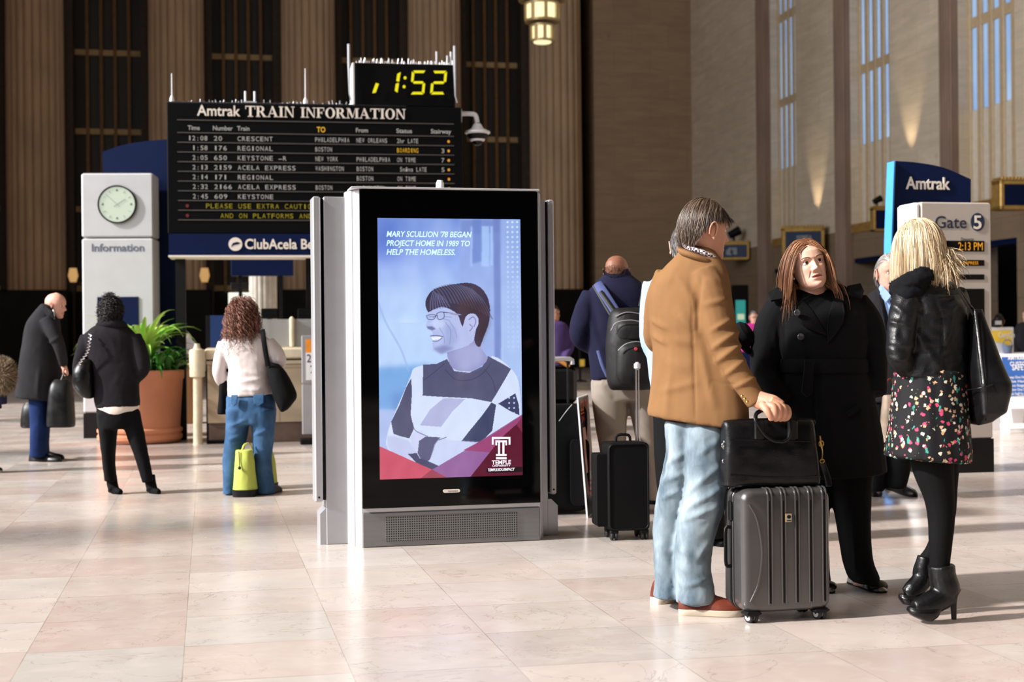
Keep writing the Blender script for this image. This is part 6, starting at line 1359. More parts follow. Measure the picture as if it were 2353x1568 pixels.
# ================================================================== blonde woman in leather jacket
Z = 6.08
bw = thing('person', 'blonde woman in black leather jacket and flowered skirt on high-heeled boots', 'person', G(2140, 1420))
hd = Head(2107, 574, Z - .02, yaw=-122, pitch=-2, roll=0, size=.236)
body_mesh('body', bw, hd, [SK_FAIR, M_LIPS], (Z, [(2130, 700, .0, 46), (2122, 660, .0, 33), (2112, 620, .0, 31)]),
          [(Z, [(2130, 690, 0, 50), (2135, 850, 0, 62), (2135, 960, 0, 64)]), (Z, [(2085, 700, -.05, 24), (2060, 815, -.1, 19), (2105, 850, -.02, 15)]), (Z, [(2195, 690, .02, 24), (2200, 800, .05, 19), (2150, 845, .1, 15)])], .012, ears=False)
cloth('tights', bw, mat_cloth('black_tights', (10, 10, 11), .8, 1200, .05, .1), [
    ('t', [(2140, 960, -.02, 54), (2142, 1060, -.03, 50), (2158, 1140, -.04, 36), (2163, 1195, -.04, 31), (2161, 1250, -.04, 27), (2160, 1310, -.04, 22), (2166, 1345, -.04, 21)]),
    ('t', [(2150, 960, .1, 52), (2160, 1060, .11, 46), (2176, 1130, .12, 24), (2170, 1190, .13, 24), (2148, 1260, .13, 19), (2118, 1300, .13, 17), (2112, 1330, .13, 17)])], Z, .009, 4, (0, 1))
# ankle boots: shaft, vamp, platform and stiletto
def boot(pts_shaft, pts_vamp, plat, heel, Z, zip_=False):
    cloth('boot', bw, L_BLACK, [('t', pts_shaft), ('t', pts_vamp, .9)], Z, .006, 3, (.0025, 16), (1, 1, 1.6))
    b = MB(); ring_loft(b, plat, Z, 0, 24, 2.5, 3); obj('platform_sole', b, L_BLACK, bw); b = MB(); px_tube(b, heel, Z, 12, 4); obj('stiletto_heel', b, L_BLACK, bw)
boot([(2163, 1299, -.04, 31), (2166, 1325, -.04, 31), (2172, 1350, -.04, 33), (2176, 1366, -.04, 30)], [(2178, 1362, -.04, 30), (2160, 1375, -.05, 29), (2136, 1388, -.06, 27), (2112, 1396, -.07, 22), (2100, 1399, -.075, 17)],
     [(1395, 2086, 2168, .035, -.065, 0), (1405, 2084, 2160, .048, -.065, 2), (1415, 2092, 2155, .048, -.06, 2), (1425, 2116, 2142, .038, -.055, 0)], [(2192, 1352, -.03, 17), (2190, 1370, -.03, 11), (2191, 1392, -.03, 7.5), (2192, 1424, -.03, 6)], Z)
boot([(2128, 1280, .13, 20), (2122, 1305, .13, 21), (2122, 1325, .13, 24)], [(2124, 1322, .13, 23), (2112, 1342, .12, 23), (2094, 1358, .11, 21), (2080, 1366, .11, 15)],
     [(1366, 2066, 2130, .032, .115, 0), (1376, 2065, 2122, .044, .115, 2), (1388, 2074, 2112, .042, .115, 0)], [(2170, 1352, .13, 8), (2172, 1372, .13, 6), (2173, 1394, .13, 5)], Z)
def mat_floral():
    t = NT('flowered_cloth'); v = t.coord(); base = lin((12, 12, 16)); c = None; col = base
    for k, (sc, off, thr, rgb) in enumerate(((40, 0, .20, (190, 62, 98)), (46, 3.1, .20, (206, 196, 176)), (52, 7.7, .18, (54, 136, 120)), (44, 11.3, .20, (190, 150, 116)))):
        m = t.n('ShaderNodeMapping'); m.inputs['Location'].default_value = (off, off * 1.3, off * .7); m.inputs['Rotation'].default_value = (off, off, off); m.inputs['Scale'].default_value = (1, 1, 1.0 if k != 2 else .45); t.l(v, m.inputs[0])
        wob = t.n('ShaderNodeTexNoise', Scale=120.0); t.l(m.outputs[0], wob.inputs['Vector']); ad = t.n('ShaderNodeVectorMath', _operation='MULTIPLY_ADD'); t.l(wob.outputs['Color'], ad.inputs[0]); ad.inputs[1].default_value = (.016, .016, .016); t.l(m.outputs[0], ad.inputs[2])
        vo = t.n('ShaderNodeTexVoronoi', Scale=sc); t.l(ad.outputs[0], vo.inputs['Vector']); h = t.n('ShaderNodeSeparateColor'); t.l(vo.outputs['Color'], h.inputs[0])
        mk = t.math('MULTIPLY', t.math('LESS_THAN', vo.outputs['Distance'], thr * 1.7), t.math('GREATER_THAN', h.outputs[0], .66))
        col = t.mix(mk, col, lin(rgb)) if k else t.mix(mk, base, lin(rgb))
    t.setb(Base__Color=col, Roughness=.8, Specular__IOR__Level=.3); return t.mat
cloth('skirt', bw, mat_floral(), [('r', [(850, 2060, 2216, .15, 0), (880, 2056, 2220, .155, 0), (940, 2050, 2222, .165, 0), (1000, 2042, 2224, .175, 0), (1040, 2037, 2227, .185, 0), (1056, 2037, 2227, .185, 0, 14)])], Z, .009, 3, (.010, 7.0), (1.3, 1.3, .25), seed=7)
cloth('leather_jacket', bw, L_JACKET, [
    ('r', [(634, 2092, 2170, .07, 0), (650, 2076, 2192, .10, 0), (672, 2066, 2208, .125, 0), (710, 2062, 2218, .14, 0), (770, 2066, 2222, .14, 0), (820, 2066, 2222, .14, 0), (850, 2062, 2222, .145, 0), (868, 2058, 2222, .15, 0)], .12),
    ('t', [(2096, 668, -.06, 32), (2080, 710, -.09, 35), (2072, 755, -.11, 32), (2066, 795, -.12, 30), (2066, 822, -.12, 29), (2086, 846, -.06, 25), (2106, 856, .06, 22)]),
    ('t', [(2190, 668, .04, 30), (2200, 720, .07, 32), (2202, 780, .08, 28), (2192, 830, .08, 25), (2150, 845, .14, 22)])],
    Z, .0085, 3, (.0085, 9.0), (1, 1, 1.3), folds=[(2044, 740, 2096, 752, 5, .010), (2050, 700, 2090, 730, 7, .008), (2045, 788, 2100, 800, 5, .010), (2100, 760, 2160, 850, 10, .008), (2190, 740, 2150, 850, 10, .008), (2075, 700, 2070, 800, 12, -.006), (2040, 800, 2075, 815, 6, .009), (2042, 822, 2080, 828, 6, .010), (2045, 775, 2090, 790, 6, .007), (2150, 676, 2210, 672, 4, -.006), (2150, 684, 2212, 680, 4, .006), (2150, 690, 2166, 740, 3, -.006), (2166, 740, 2168, 860, 3, -.006), (2096, 664, 2122, 700, 3, -.007), (2122, 700, 2126, 720, 3, -.006), (2180, 705, 2214, 700, 10, .009), (2080, 740, 2096, 800, 9, .008), (2060, 862, 2220, 862, 4, .005)], seed=9)
cloth('scarf', bw, mat_cloth('black_scarf', (15, 15, 18), .95, 700, .2, .15), [('t', [(2148, 622, -.02, 22), (2124, 634, -.09, 25), (2096, 648, -.11, 24), (2072, 660, -.06, 22), (2066, 664, .03, 22), (2090, 650, .11, 22), (2130, 636, .10, 20), (2150, 624, .04, 20)]), ('t', [(2138, 642, -.03, 22), (2110, 660, -.09, 24), (2084, 676, -.10, 22), (2066, 686, -.05, 18), (2060, 700, .0, 12)])], Z, .0075, 2, (.014, 15), (1, 1, 2.0), seed=5)
rg = hairline(.42, -.45, -.72); b = cap(hd, rg, 1.03)
q = strands(hd, 2600, rg, lambda d, g: g.uniform(.10, .15, len(d)), lambda d: np.stack([-d[:, 0] * .3, np.full(len(d), .9), -.45 - .25 * d[:, 2]], -1), .34, .04, seed=21, K=9, rad=.0013, layer=.05, wav=.03); b.add(q.verts(), q.f)
q = strands(hd, 1500, lambda d: rg(d) & (d[:, 1] < .25) & (d[:, 2] > -.2), lambda d, g: g.uniform(.16, .24, len(d)), lambda d: np.stack([d[:, 0] * .8, .25 + 0 * d[:, 1], np.full(len(d), -.7)], -1), .28, .12, seed=22, K=12, rad=.0013, layer=.07, wav=.03); b.add(q.verts(), q.f)
bun = hd.w((.0, .125, -.010)); hb_ = Head(2158, 598, Z - .03, yaw=-122, size=.23)
q = strands(hb_, 700, lambda d: d[:, 2] > -2, lambda d, g: g.uniform(.08, .13, len(d)), lambda d: np.stack([d[:, 1], -d[:, 0], d[:, 2] * 0 - .2], -1), .12, .25, curl=.006, cfreq=.8, seed=23, K=9, rad=.0014, radii=(.034, .036, .045), cen=(0, 0, .0), layer=.4, wav=.2); b.add(q.verts(), q.f)
q = strands(hb_, 520, lambda d: d[:, 2] > -.2, lambda d, g: g.uniform(.12, .22, len(d)), lambda d: np.stack([d[:, 0] * .5, d[:, 1] * .5 + .1, -.8 + 0 * d[:, 2]], -1), .34, .25, curl=.006, cfreq=.6, seed=24, K=11, rad=.0014, radii=(.030, .034, .04), cen=(0, 0, -.01), layer=.5, wav=.3); b.add(q.verts(), q.f)
k_ = MB(); k_.ball((0, 0, 0), (.03, .032, .04), 14); b.add(hb_.w(k_.verts()), k_.f)
obj('hair', b, H_BLOND, bw, True, 0)
# ================================================================== grey haired man in the dark suit
Z = 10.7
sm_ = thing('person', 'grey-haired man in dark suit and blue shirt looking at the camera between the two women', 'person', G(2060, 1140))
hd = Head(2044, 629, Z - .05, yaw=8, pitch=-2, size=.272, male=True, jaw=1.08, old=.4)
body_mesh('body', sm_, hd, [SK_PINK, M_LIPM], (Z, [(2054, 720, 0, 34), (2050, 690, 0, 24), (2046, 650, 0, 22)]), [(Z, [(2058, 700, .02, 34), (2058, 820, .02, 40), (2058, 900, .02, 40)]), (Z, [(2080, 900, .02, 20), (2076, 1110, 0, 11)]), (Z, [(2030, 900, .02, 20), (2022, 1110, 0, 11)])], .014)
cloth('trousers', sm_, C_BLACKC, [('r', [(890, 2056, 2112, .12, 0), (1000, 2048, 2100, .10, 0), (1075, 2042, 2092, .09, 0), (1122, 2040, 2080, .085, 0)]), ('r', [(890, 2000, 2062, .12, .02), (1000, 1996, 2046, .10, .03), (1090, 1996, 2034, .09, .03), (1128, 1998, 2030, .085, .03)])], Z, .014, 3, (.005, 6))
for a, c in (((2046, 1124), (2102, 1143)), ((2010, 1122), (2012, 1143))):
    ub, sb = MB(), MB(); shoe(ub, sb, foot_pt(*a) + np.array([0, .05, 0]), foot_pt(*c), .105, .085, .02); obj('shoe', ub, L_BLACK, sm_); obj('shoe_sole', sb, M_BLACKPL, sm_)
cloth('suit_jacket', sm_, C_CHAR, [('r', [(660, 2022, 2084, .08, .03), (676, 1998, 2108, .11, .03), (700, 1988, 2118, .13, .02), (780, 1992, 2116, .14, .02), (860, 1990, 2118, .14, .02), (925, 1986, 2120, .145, .02)]), ('t', [(2002, 690, .02, 18), (1992, 760, .03, 17), (1990, 830, 0, 15), (1996, 900, -.05, 13)]), ('t', [(2106, 690, .02, 18), (2116, 760, .03, 17), (2118, 830, 0, 15), (2110, 900, -.05, 13)])], Z, .012, 4, (.004, 6))
cloth('shirt', sm_, C_LTBLUE, [('r', [(655, 2024, 2072, .085, -.01), (668, 2020, 2078, .10, -.02), (700, 2026, 2080, .11, -.045), (750, 2038, 2078, .11, -.05), (830, 2046, 2072, .10, -.055)])], Z, .010, 3, (.002, 8))
flap('tie', sm_, [(2046, 682, -.165), (2062, 682, -.165), (2058, 698, -.172), (2070, 790, -.178), (2058, 815, -.178), (2044, 790, -.178), (2050, 698, -.172)], .010, mat_cloth('pale_blue_tie', (176, 204, 244), .5, 600, .05, .05), Z)
for pts in ([(2024, 656, -.1), (2036, 668, -.13), (2048, 682, -.165), (2036, 696, -.16), (2022, 680, -.12)], [(2074, 658, -.1), (2066, 670, -.13), (2056, 682, -.165), (2068, 696, -.16), (2078, 682, -.12)]): flap('shirt_collar', sm_, pts, .008, C_LTBLUE, Z)
for pts in ([(2010, 672, -.11), (2022, 676, -.13), (2044, 800, -.19), (2040, 820, -.18), (2020, 760, -.15), (2010, 735, -.13), (2014, 720, -.13)], [(2090, 672, -.11), (2082, 680, -.13), (2074, 800, -.19), (2082, 820, -.18), (2096, 760, -.15), (2100, 730, -.13)]): flap('lapel', sm_, pts, .010, C_CHAR, Z)
rg = hairline(.50, .05, -.6); b = cap(hd, rg, 1.02); q = strands(hd, 1100, rg, .05, lambda d: np.stack([d[:, 0] * .3 + .5, np.full(len(d), .5), np.full(len(d), -.3)], -1), .15, .15, seed=31, K=6, rad=.0018, layer=.05); b.add(q.verts(), q.f); obj('hair', b, H_GREY, sm_, True, 0)
eyes(sm_, hd, SK_PINK, look=(-6, 2), brow=H_GREY)
tb = thing('tote_bag', 'beige bag hanging beside the suited man, between coat and flowered skirt', 'bag', P(2042, 1018, Z - .18)); b = MB(); ring_loft(b, [(908, 2030, 2062, .05, -.18), (960, 2026, 2064, .07, -.18), (1016, 2026, 2062, .07, -.18)], Z, 0, 20, 4, 3); obj('body', b, mat_leather('beige_bag', (150, 132, 116), .5), tb); px_strap('handle', [(2034, 910, -.18), (2036, 880, -.18), (2050, 872, -.18), (2056, 910, -.18)], Z, 2.0, tb, L_BROWN, 1.0)

# ================================================================== man with the backpack
Z = 10.05
bm = thing('person', 'bald man in navy fleece and khaki trousers wearing a black backpack, from behind', 'person', G(1430, 1172))
hd = Head(1417, 627, Z, yaw=166, pitch=-16, size=.243, male=True, jaw=1.1)
body_mesh('body', bm, hd, [SK_BROWN, M_LIPM], (Z, [(1418, 700, 0, 36), (1418, 665, 0, 25), (1418, 635, 0, 23)]), [(Z, [(1420, 690, 0, 40), (1425, 860, 0, 46), (1430, 900, 0, 46)]), (Z, [(1395, 900, 0, 24), (1402, 1150, 0, 13)]), (Z, [(1470, 900, 0, 24), (1496, 1150, 0, 13)]), (Z, [(1356, 700, 0, 14), (1342, 765, -.0, 10), (1385, 802, .2, 8)])], .014)
cloth('trousers', bm, C_KHAKI, [('r', [(830, 1362, 1500, .14, 0), (880, 1358, 1502, .15, 0), (920, 1360, 1502, .15, 0)]), ('r', [(880, 1359, 1436, .15, 0), (940, 1363, 1440, .14, 0), (1031, 1378, 1438, .12, 0), (1120, 1388, 1436, .11, 0), (1166, 1388, 1438, .11, 0)]), ('r', [(880, 1436, 1502, .15, .02), (940, 1446, 1508, .14, .02), (1031, 1466, 1514, .12, .02), (1100, 1478, 1518, .11, .02), (1148, 1480, 1520, .11, .02)])], Z, .013, 3, (.008, 5), (1, 1, .6), folds=[(1380, 900, 1430, 940, 8, .012), (1375, 950, 1425, 1000, 8, .012), (1390, 1010, 1430, 990, 7, .010), (1455, 950, 1500, 1000, 8, .010)], seed=3)
for a, c in (((1400, 1166), (1402, 1160)), ((1500, 1160), (1508, 1154))):
    ub, sb = MB(), MB(); p0 = foot_pt(*a); shoe(ub, sb, p0, p0 + np.array([.05, .28, 0]), .10, .08, .02); obj('shoe', ub, L_BLACK, bm); obj('shoe_sole', sb, M_BLACKPL, bm)
cloth('fleece', bm, C_NAVY, [('r', [(632, 1386, 1450, .10, 0), (652, 1368, 1476, .13, 0), (676, 1350, 1496, .15, 0), (720, 1348, 1500, .16, 0), (790, 1350, 1502, .165, 0), (850, 1356, 1504, .165, 0), (862, 1358, 1504, .165, 0, -30)], .0), ('t', [(1362, 676, 0, 26), (1344, 720, -.01, 27), (1334, 765, -.02, 26), (1348, 786, .05, 24), (1385, 800, .20, 20)]), ('t', [(1484, 676, 0, 24), (1502, 730, 0, 24), (1506, 785, 0, 22), (1470, 800, .2, 18)])], Z, .012, 4, (.006, 5), (1, 1, .7), folds=[(1330, 740, 1360, 760, 6, .010), (1350, 720, 1390, 830, 10, .010), (1360, 700, 1380, 790, 8, -.010)])
cloth('fleece_collar', bm, C_NAVY, [('r', [(620, 1392, 1446, .085, .0), (630, 1388, 1450, .09, 0), (646, 1384, 1456, .10, 0)])], Z, .010, 2, (.002, 8))
bp = thing('backpack', 'black backpack with blue-grey strap worn by the bald man in navy fleece', 'backpack', P(1447, 896, Z - .3)); M_PACK = mat_cloth('black_nylon', (15, 15, 17), .55, 500, .2, .2, spec=.4)
cloth('pack_body', bp, M_PACK, [('r', [(708, 1412, 1478, .08, -.25), (722, 1400, 1492, .12, -.26), (770, 1393, 1498, .14, -.27), (830, 1392, 1502, .15, -.27), (880, 1396, 1502, .14, -.27), (896, 1404, 1498, .10, -.26)])], Z, .011, 3, (.005, 9))
cloth('front_pocket', bp, M_PACK, [('r', [(788, 1432, 1492, .05, -.38), (806, 1418, 1500, .07, -.39), (860, 1416, 1502, .07, -.39), (884, 1424, 1496, .05, -.38)])], Z, .009, 3, (.003, 10))
cloth('front_pocket', bp, M_PACK, [('r', [(736, 1424, 1488, .04, -.36), (752, 1416, 1494, .06, -.37), (782, 1416, 1496, .05, -.37)])], Z, .009, 3, (.003, 10))
b = MB(); c = P(1461, 802, Z - .465); b.ball(c, (.012, .006, .012), 8); obj('red_badge', b, emis('red_badge', (220, 60, 70), .6), bp)
for pts in ([(1404, 760, -.40), (1416, 742, -.43), (1450, 736, -.44), (1486, 744, -.43)], [(1420, 806, -.46), (1440, 790, -.47), (1470, 786, -.47), (1492, 800, -.45)], [(1414, 728, -.37), (1440, 718, -.38), (1474, 722, -.37)]): px_strap('zip', pts, Z, 1.3, bp, M_SILVER, 1.0)
M_STRB = mat_cloth('blue_grey_strap', (92, 102, 150), .7, 500, .1, .1)
for pts, w_, m_ in (([(1372, 652, -.12), (1386, 672, -.19), (1404, 700, -.25), (1420, 726, -.3)], 11, M_STRB), ([(1364, 656, -.12), (1378, 680, -.19), (1394, 708, -.25), (1410, 734, -.3)], 4, M_PACK), ([(1380, 670, -.205), (1398, 696, -.262), (1412, 716, -.30)], 5, M_PACK), ([(1484, 650, -.12), (1482, 676, -.19), (1476, 706, -.26)], 10, M_PACK), ([(1374, 806, -.19), (1384, 840, -.24), (1396, 866, -.26)], 4, M_STRB)): px_strap('shoulder_strap', pts, Z, w_, bp, m_, .35)
q = strands(hd, 500, lambda d: (d[:, 1] > -.1) & (d[:, 2] < .12) & (d[:, 2] > -.6), .010, lambda d: np.stack([d[:, 0], d[:, 1], -1 + 0 * d[:, 2]], -1), .2, .1, seed=41, K=3, rad=.0012, layer=.02); obj('hair', q, H_BLACK, bm)
b = MB(); px_tube(b, [(1387, 620, -.01, 1.6), (1388, 628, .0, 4), (1388, 636, .0, 1.6)], Z, 8, 2); obj('headset', b, M_BLACKPL, bm)

# ================================================================== man in the light blue shirt, behind the tan jacket
Z = 8.35
lb = thing('person', 'man in light blue shirt and dark trousers mostly hidden behind the tan jacket', 'person', G(1600, 1250))
hd = Head(1576, 566, Z, yaw=176, size=.25, male=True)
body_mesh('body', lb, hd, [SK_PINK, M_LIPM], (Z, [(1582, 680, 0, 44), (1580, 620, 0, 27), (1578, 580, 0, 26)]), [(Z, [(1582, 680, 0, 44), (1582, 960, 0, 50)]), (Z, [(1550, 960, 0, 28), (1556, 1220, 0, 15)]), (Z, [(1620, 960, 0, 28), (1640, 1220, 0, 15)])], .016)
cloth('trousers', lb, C_BLACKC, [('r', [(930, 1500, 1584, .14, 0), (1080, 1506, 1578, .13, 0), (1235, 1526, 1590, .11, 0)]), ('r', [(940, 1580, 1660, .14, 0), (1080, 1588, 1660, .12, 0), (1235, 1604, 1668, .11, 0)])], Z, .014, 3, (.004, 6))
ub, sb = MB(), MB()
for x in (1560, 1645): p0 = foot_pt(x, 1250); shoe(ub, sb, p0 + np.array([0, .12, 0]), p0 + np.array([.03, -.14, 0]), .10, .08, .02)
obj('shoe', ub, L_BLACK, lb); obj('shoe_sole', sb, M_BLACKPL, lb)
cloth('shirt', lb, C_LTBLUE, [('r', [(612, 1540, 1620, .11, 0), (640, 1500, 1660, .14, 0), (690, 1484, 1672, .15, 0), (780, 1482, 1676, .15, 0), (900, 1496, 1668, .15, 0), (960, 1500, 1664, .15, 0)]), ('t', [(1500, 650, 0, 24), (1491, 710, 0, 22), (1492, 790, .0, 20), (1520, 830, .1, 18)])], Z, .014, 3, (.005, 6))
rg = hairline(.4, -.2, -.62); b = cap(hd, rg, 1.02); q = strands(hd, 1200, rg, .03, lambda d: np.stack([d[:, 0] * .3, d[:, 1] * 0 + .5, -.7 + 0 * d[:, 2]], -1), .2, .3, seed=51, K=4, rad=.0014, layer=.04); b.add(q.verts(), q.f); obj('hair', b, H_SALT, lb, True, 0)
hat = thing('black_cap', 'round black hat held at chest height beside the tan lapel', 'hat', P(1706, 796, 6.75)); b = MB(Matrix.Translation(P(1704, 772, 6.75)) @ Matrix.Rotation(math.radians(55), 4, 'Y') @ Matrix.Rotation(math.radians(20), 4, 'X')); b.lathe([(.002, .05), (.04, .048), (.06, .03), (.065, .0), (.095, -.012), (.095, -.018), (.06, -.014)], 28); obj('crown', b, C_BLACKC, hat)

# ================================================================== bald man at the left
Z = 14.9
ba = thing('person', 'bald man in dark overcoat and blue jeans standing in profile at the left', 'person', G(95, 1062))
hd = Head(128, 702, Z, yaw=82, pitch=-8, size=.26, male=True, nose=1.2)
bh = MB(); px_tube(bh, [(144, 838, -.12, 6), (149, 848, -.13, 6.5), (153, 858, -.13, 4)], Z, 10, 3, .7)
for k in range(4): px_tube(bh, [(150 + k * 1.5, 852, -.16 + .022 * k, 2.2), (153 + k, 860, -.165 + .022 * k, 2.0), (149 + k, 864, -.16 + .022 * k, 1.8)], Z, 6, 2)
px_tube(bh, [(146, 848, -.15, 2.2), (145, 858, -.16, 2.0)], Z, 6, 2)
body_mesh('body', ba, hd, [SK_PINK, M_LIPM], (Z, [(106, 750, 0, 22), (112, 728, 0, 17), (122, 705, 0, 16)]), [(Z, [(102, 740, 0, 24), (95, 830, 0, 28), (92, 915, 0, 26)]), (Z, [(88, 900, -.06, 14), (90, 1045, -.06, 9)]), (Z, [(98, 900, .08, 14), (100, 1045, .08, 9)]), (Z, [(112, 745, -.14, 8), (135, 795, -.21, 7), (146, 842, -.13, 6)])], .016, 64, 48, extra=bh)
cloth('jeans', ba, C_DENIMD, [('r', [(900, 66, 110, .12, -.03), (960, 70, 112, .11, -.05), (1010, 71, 108, .10, -.06), (1050, 69, 106, .105, -.06)]), ('r', [(900, 74, 116, .12, .06), (1000, 78, 112, .1, .09), (1046, 76, 112, .1, .09)])], Z, .014, 3, (.007, 6), (1, 1, .7))
for dy, a, c in ((0, (70, 1060), (140, 1062)), (.16, (78, 1054), (146, 1056))):
    ub, sb = MB(), MB(); shoe(ub, sb, foot_pt(*a), foot_pt(*c), .10, .085, .018, .0); obj('shoe', ub, L_BLACK, ba); obj('shoe_sole', sb, M_BLACKPL, ba)
cloth('overcoat', ba, C_CHAR, [('r', [(700, 98, 128, .10, 0, 6), (716, 82, 132, .14, 0), (745, 62, 136, .19, 0), (790, 54, 138, .20, 0), (850, 44, 138, .20, 0), (900, 38, 140, .21, 0), (918, 38, 138, .21, 0, 10)]), ('t', [(108, 735, -.14, 17), (124, 768, -.20, 16), (136, 795, -.21, 14), (143, 822, -.17, 11.5), (146, 840, -.13, 10)])], Z, .014, 4, (.006, 5), (1, 1, .5), folds=[(110, 790, 136, 776, 4, .014), (90, 850, 86, 910, 6, .012)])
flap('collar', ba, [(100, 700, -.12), (122, 716, -.16), (126, 732, -.17), (112, 730, -.18), (98, 712, -.15)], .012, C_CHAR, Z)
b = MB(); px_tube(b, [(122, 712, -.13, 1.2), (124, 722, -.15, 2.0), (124, 735, -.16, 1.2)], Z, 6, 2); obj('earphone', b, M_WHITE, ba)
eyes(ba, hd, SK_PINK)
M_DUFF = mat_leather('black_travel_bag', (14, 14, 15), .35)
d1 = thing('travel_bag', 'shiny black bag hanging from the bald man\'s hand', 'bag', P(142, 982, Z - .15), 0, 'black bags of the bald man'); b = MB(); ring_loft(b, [(872, 126, 158, .05, -.15), (884, 118, 164, .09, -.15), (910, 114, 167, .12, -.15), (972, 110, 170, .13, -.15), (982, 114, 168, .11, -.15)], Z, 0, 22, 3.5, 3); obj('body', b, M_DUFF, d1); px_strap('handle', [(140, 875, -.2), (148, 858, -.18), (156, 875, -.2)], Z, 1.5, d1, L_BLACK, 1)
d2 = thing('travel_bag', 'shiny black bag on the far side of the bald man\'s jeans', 'bag', P(80, 982, Z + .2), 0, 'black bags of the bald man'); b = MB(); ring_loft(b, [(924, 60, 118, .08, .25), (940, 54, 122, .12, .25), (976, 50, 126, .13, .25), (983, 54, 122, .12, .25)], Z, 0, 22, 3.5, 3); obj('body', b, M_DUFF, d2); px_strap('handle', [(76, 930, .25), (90, 900, .22), (104, 930, .25)], Z, 1.5, d2, L_BLACK, 1)

# ================================================================== woman in the dark jacket, from behind
Z = 11.55
dw = thing('person', 'woman in short dark jacket and black trousers seen from behind beside the planter', 'person', G(305, 1135))
hd = Head(255, 716, Z, yaw=184, pitch=-4, size=.225)
body_mesh('body', dw, hd, [SK_TAN, M_LIPS], (Z, [(256, 790, 0, 30), (256, 760, 0, 20), (256, 730, 0, 19)]), [(Z, [(256, 780, 0, 32), (262, 900, 0, 38), (268, 960, 0, 38)]), (Z, [(246, 950, 0, 15), (254, 1085, 0, 7)]), (Z, [(300, 960, 0, 13), (334, 1085, -.03, 7)])], .016, 64, 48)
cloth('trousers', dw, C_BLACKC, [('r', [(925, 222, 316, .13, 0), (960, 224, 314, .14, 0), (985, 226, 308, .13, 0)]), ('r', [(950, 224, 272, .13, 0), (1010, 231, 266, .10, 0), (1060, 237, 263, .085, 0), (1106, 242, 267, .075, 0)]), ('t', [(298, 950, 0, 24), (312, 1000, -.02, 20), (326, 1050, -.03, 16), (340, 1108, -.03, 13)])], Z, .012, 3, (.004, 8), (1, 1, 1))
for x, y, x2 in ((262, 1134, 264), (350, 1132, 352)):
    cloth('boot', dw, C_BLACKC, [('t', [(x - 6, 1092, .02, 12), (x - 4, 1112, .02, 12.5), (x, 1126, .0, 12)]), ('t', [(x - 2, 1126, .02, 10), (x + 10, 1130, -.03, 8.5), (x + 16, 1132, -.06, 6)])], Z, .010, 2, (.003, 12)); b = MB(); p0 = foot_pt(x - 5, y - 1); b.box(p0 + np.array([0, .03, .018]), (.065, .07, .036), .008); obj('boot_heel', b, M_BLACKPL, dw)
cloth('undershirt', dw, mat_cloth('cream_hem', (222, 208, 198), .85), [('r', [(915, 222, 318, .135, 0), (938, 224, 318, .142, 0), (950, 236, 306, .14, 0), (956, 256, 288, .13, 0)])], Z, .011, 2, (.003, 8))
cloth('dark_jacket', dw, mat_cloth('dark_tweed', (30, 28, 32), .95, 250, .4, .3), [('r', [(744, 228, 284, .09, 0), (758, 206, 302, .12, 0), (780, 192, 316, .14, 0), (830, 206, 320, .14, 0), (880, 214, 318, .14, 0), (920, 218, 320, .145, 0), (936, 222, 320, .145, 0, -4)]), ('t', [(206, 775, 0, 22), (190, 820, -.02, 19), (184, 860, .02, 16), (206, 890, .12, 13)]), ('t', [(304, 775, 0, 22), (322, 815, -.03, 20), (328, 848, -.03, 17), (312, 866, .05, 15), (296, 864, .12, 13)])], Z, .012, 4, (.006, 6), (1, 1, .8))
cloth('collar', dw, mat_cloth('dark_tweed', (30, 28, 32)), [('t', [(226, 752, .03, 8), (232, 746, -.06, 9), (256, 744, -.10, 9), (280, 746, -.06, 9), (288, 754, .03, 8)])], Z, .010, 2, (.002, 9))
rg = hairline(.3, -.35, -.8); b = cap(hd, rg, 1.05); q = strands(hd, 1500, rg, .05, lambda d: d * 1.0 + np.array([0, 0, -.3]), .05, .9, curl=.010, cfreq=1.6, seed=61, K=8, rad=.0022, layer=.10, wav=.3); b.add(q.verts(), q.f); obj('hair', b, H_BLACK, dw, True, 0)
db = thing('shoulder_bag', 'quilted black bag on a chain at the dark-jacketed woman\'s left side', 'bag', P(190, 915, Z - .1)); cloth('body', db, L_BLACK, [('r', [(826, 186, 212, .05, -.08), (850, 172, 214, .09, -.09), (885, 168, 215, .10, -.09), (908, 184, 216, .08, -.08), (916, 198, 214, .05, -.08)])], Z, .011, 3, (.006, 14))
b = MB(); ch = catmull([P(208, 766, Z - .16), P(206, 790, Z - .19), P(200, 812, Z - .18), P(186, 832, Z - .16), P(176, 852, Z - .14)], 6)
for i, (p, q_) in enumerate(zip(ch[:-1], ch[1:])): m_ = (p + q_) / 2; b.tube([p, m_ + np.array([.012 * (1 if i % 2 else -1), -.004, 0]), q_], .006, 5)
obj('chain', b, M_CHROME, db)

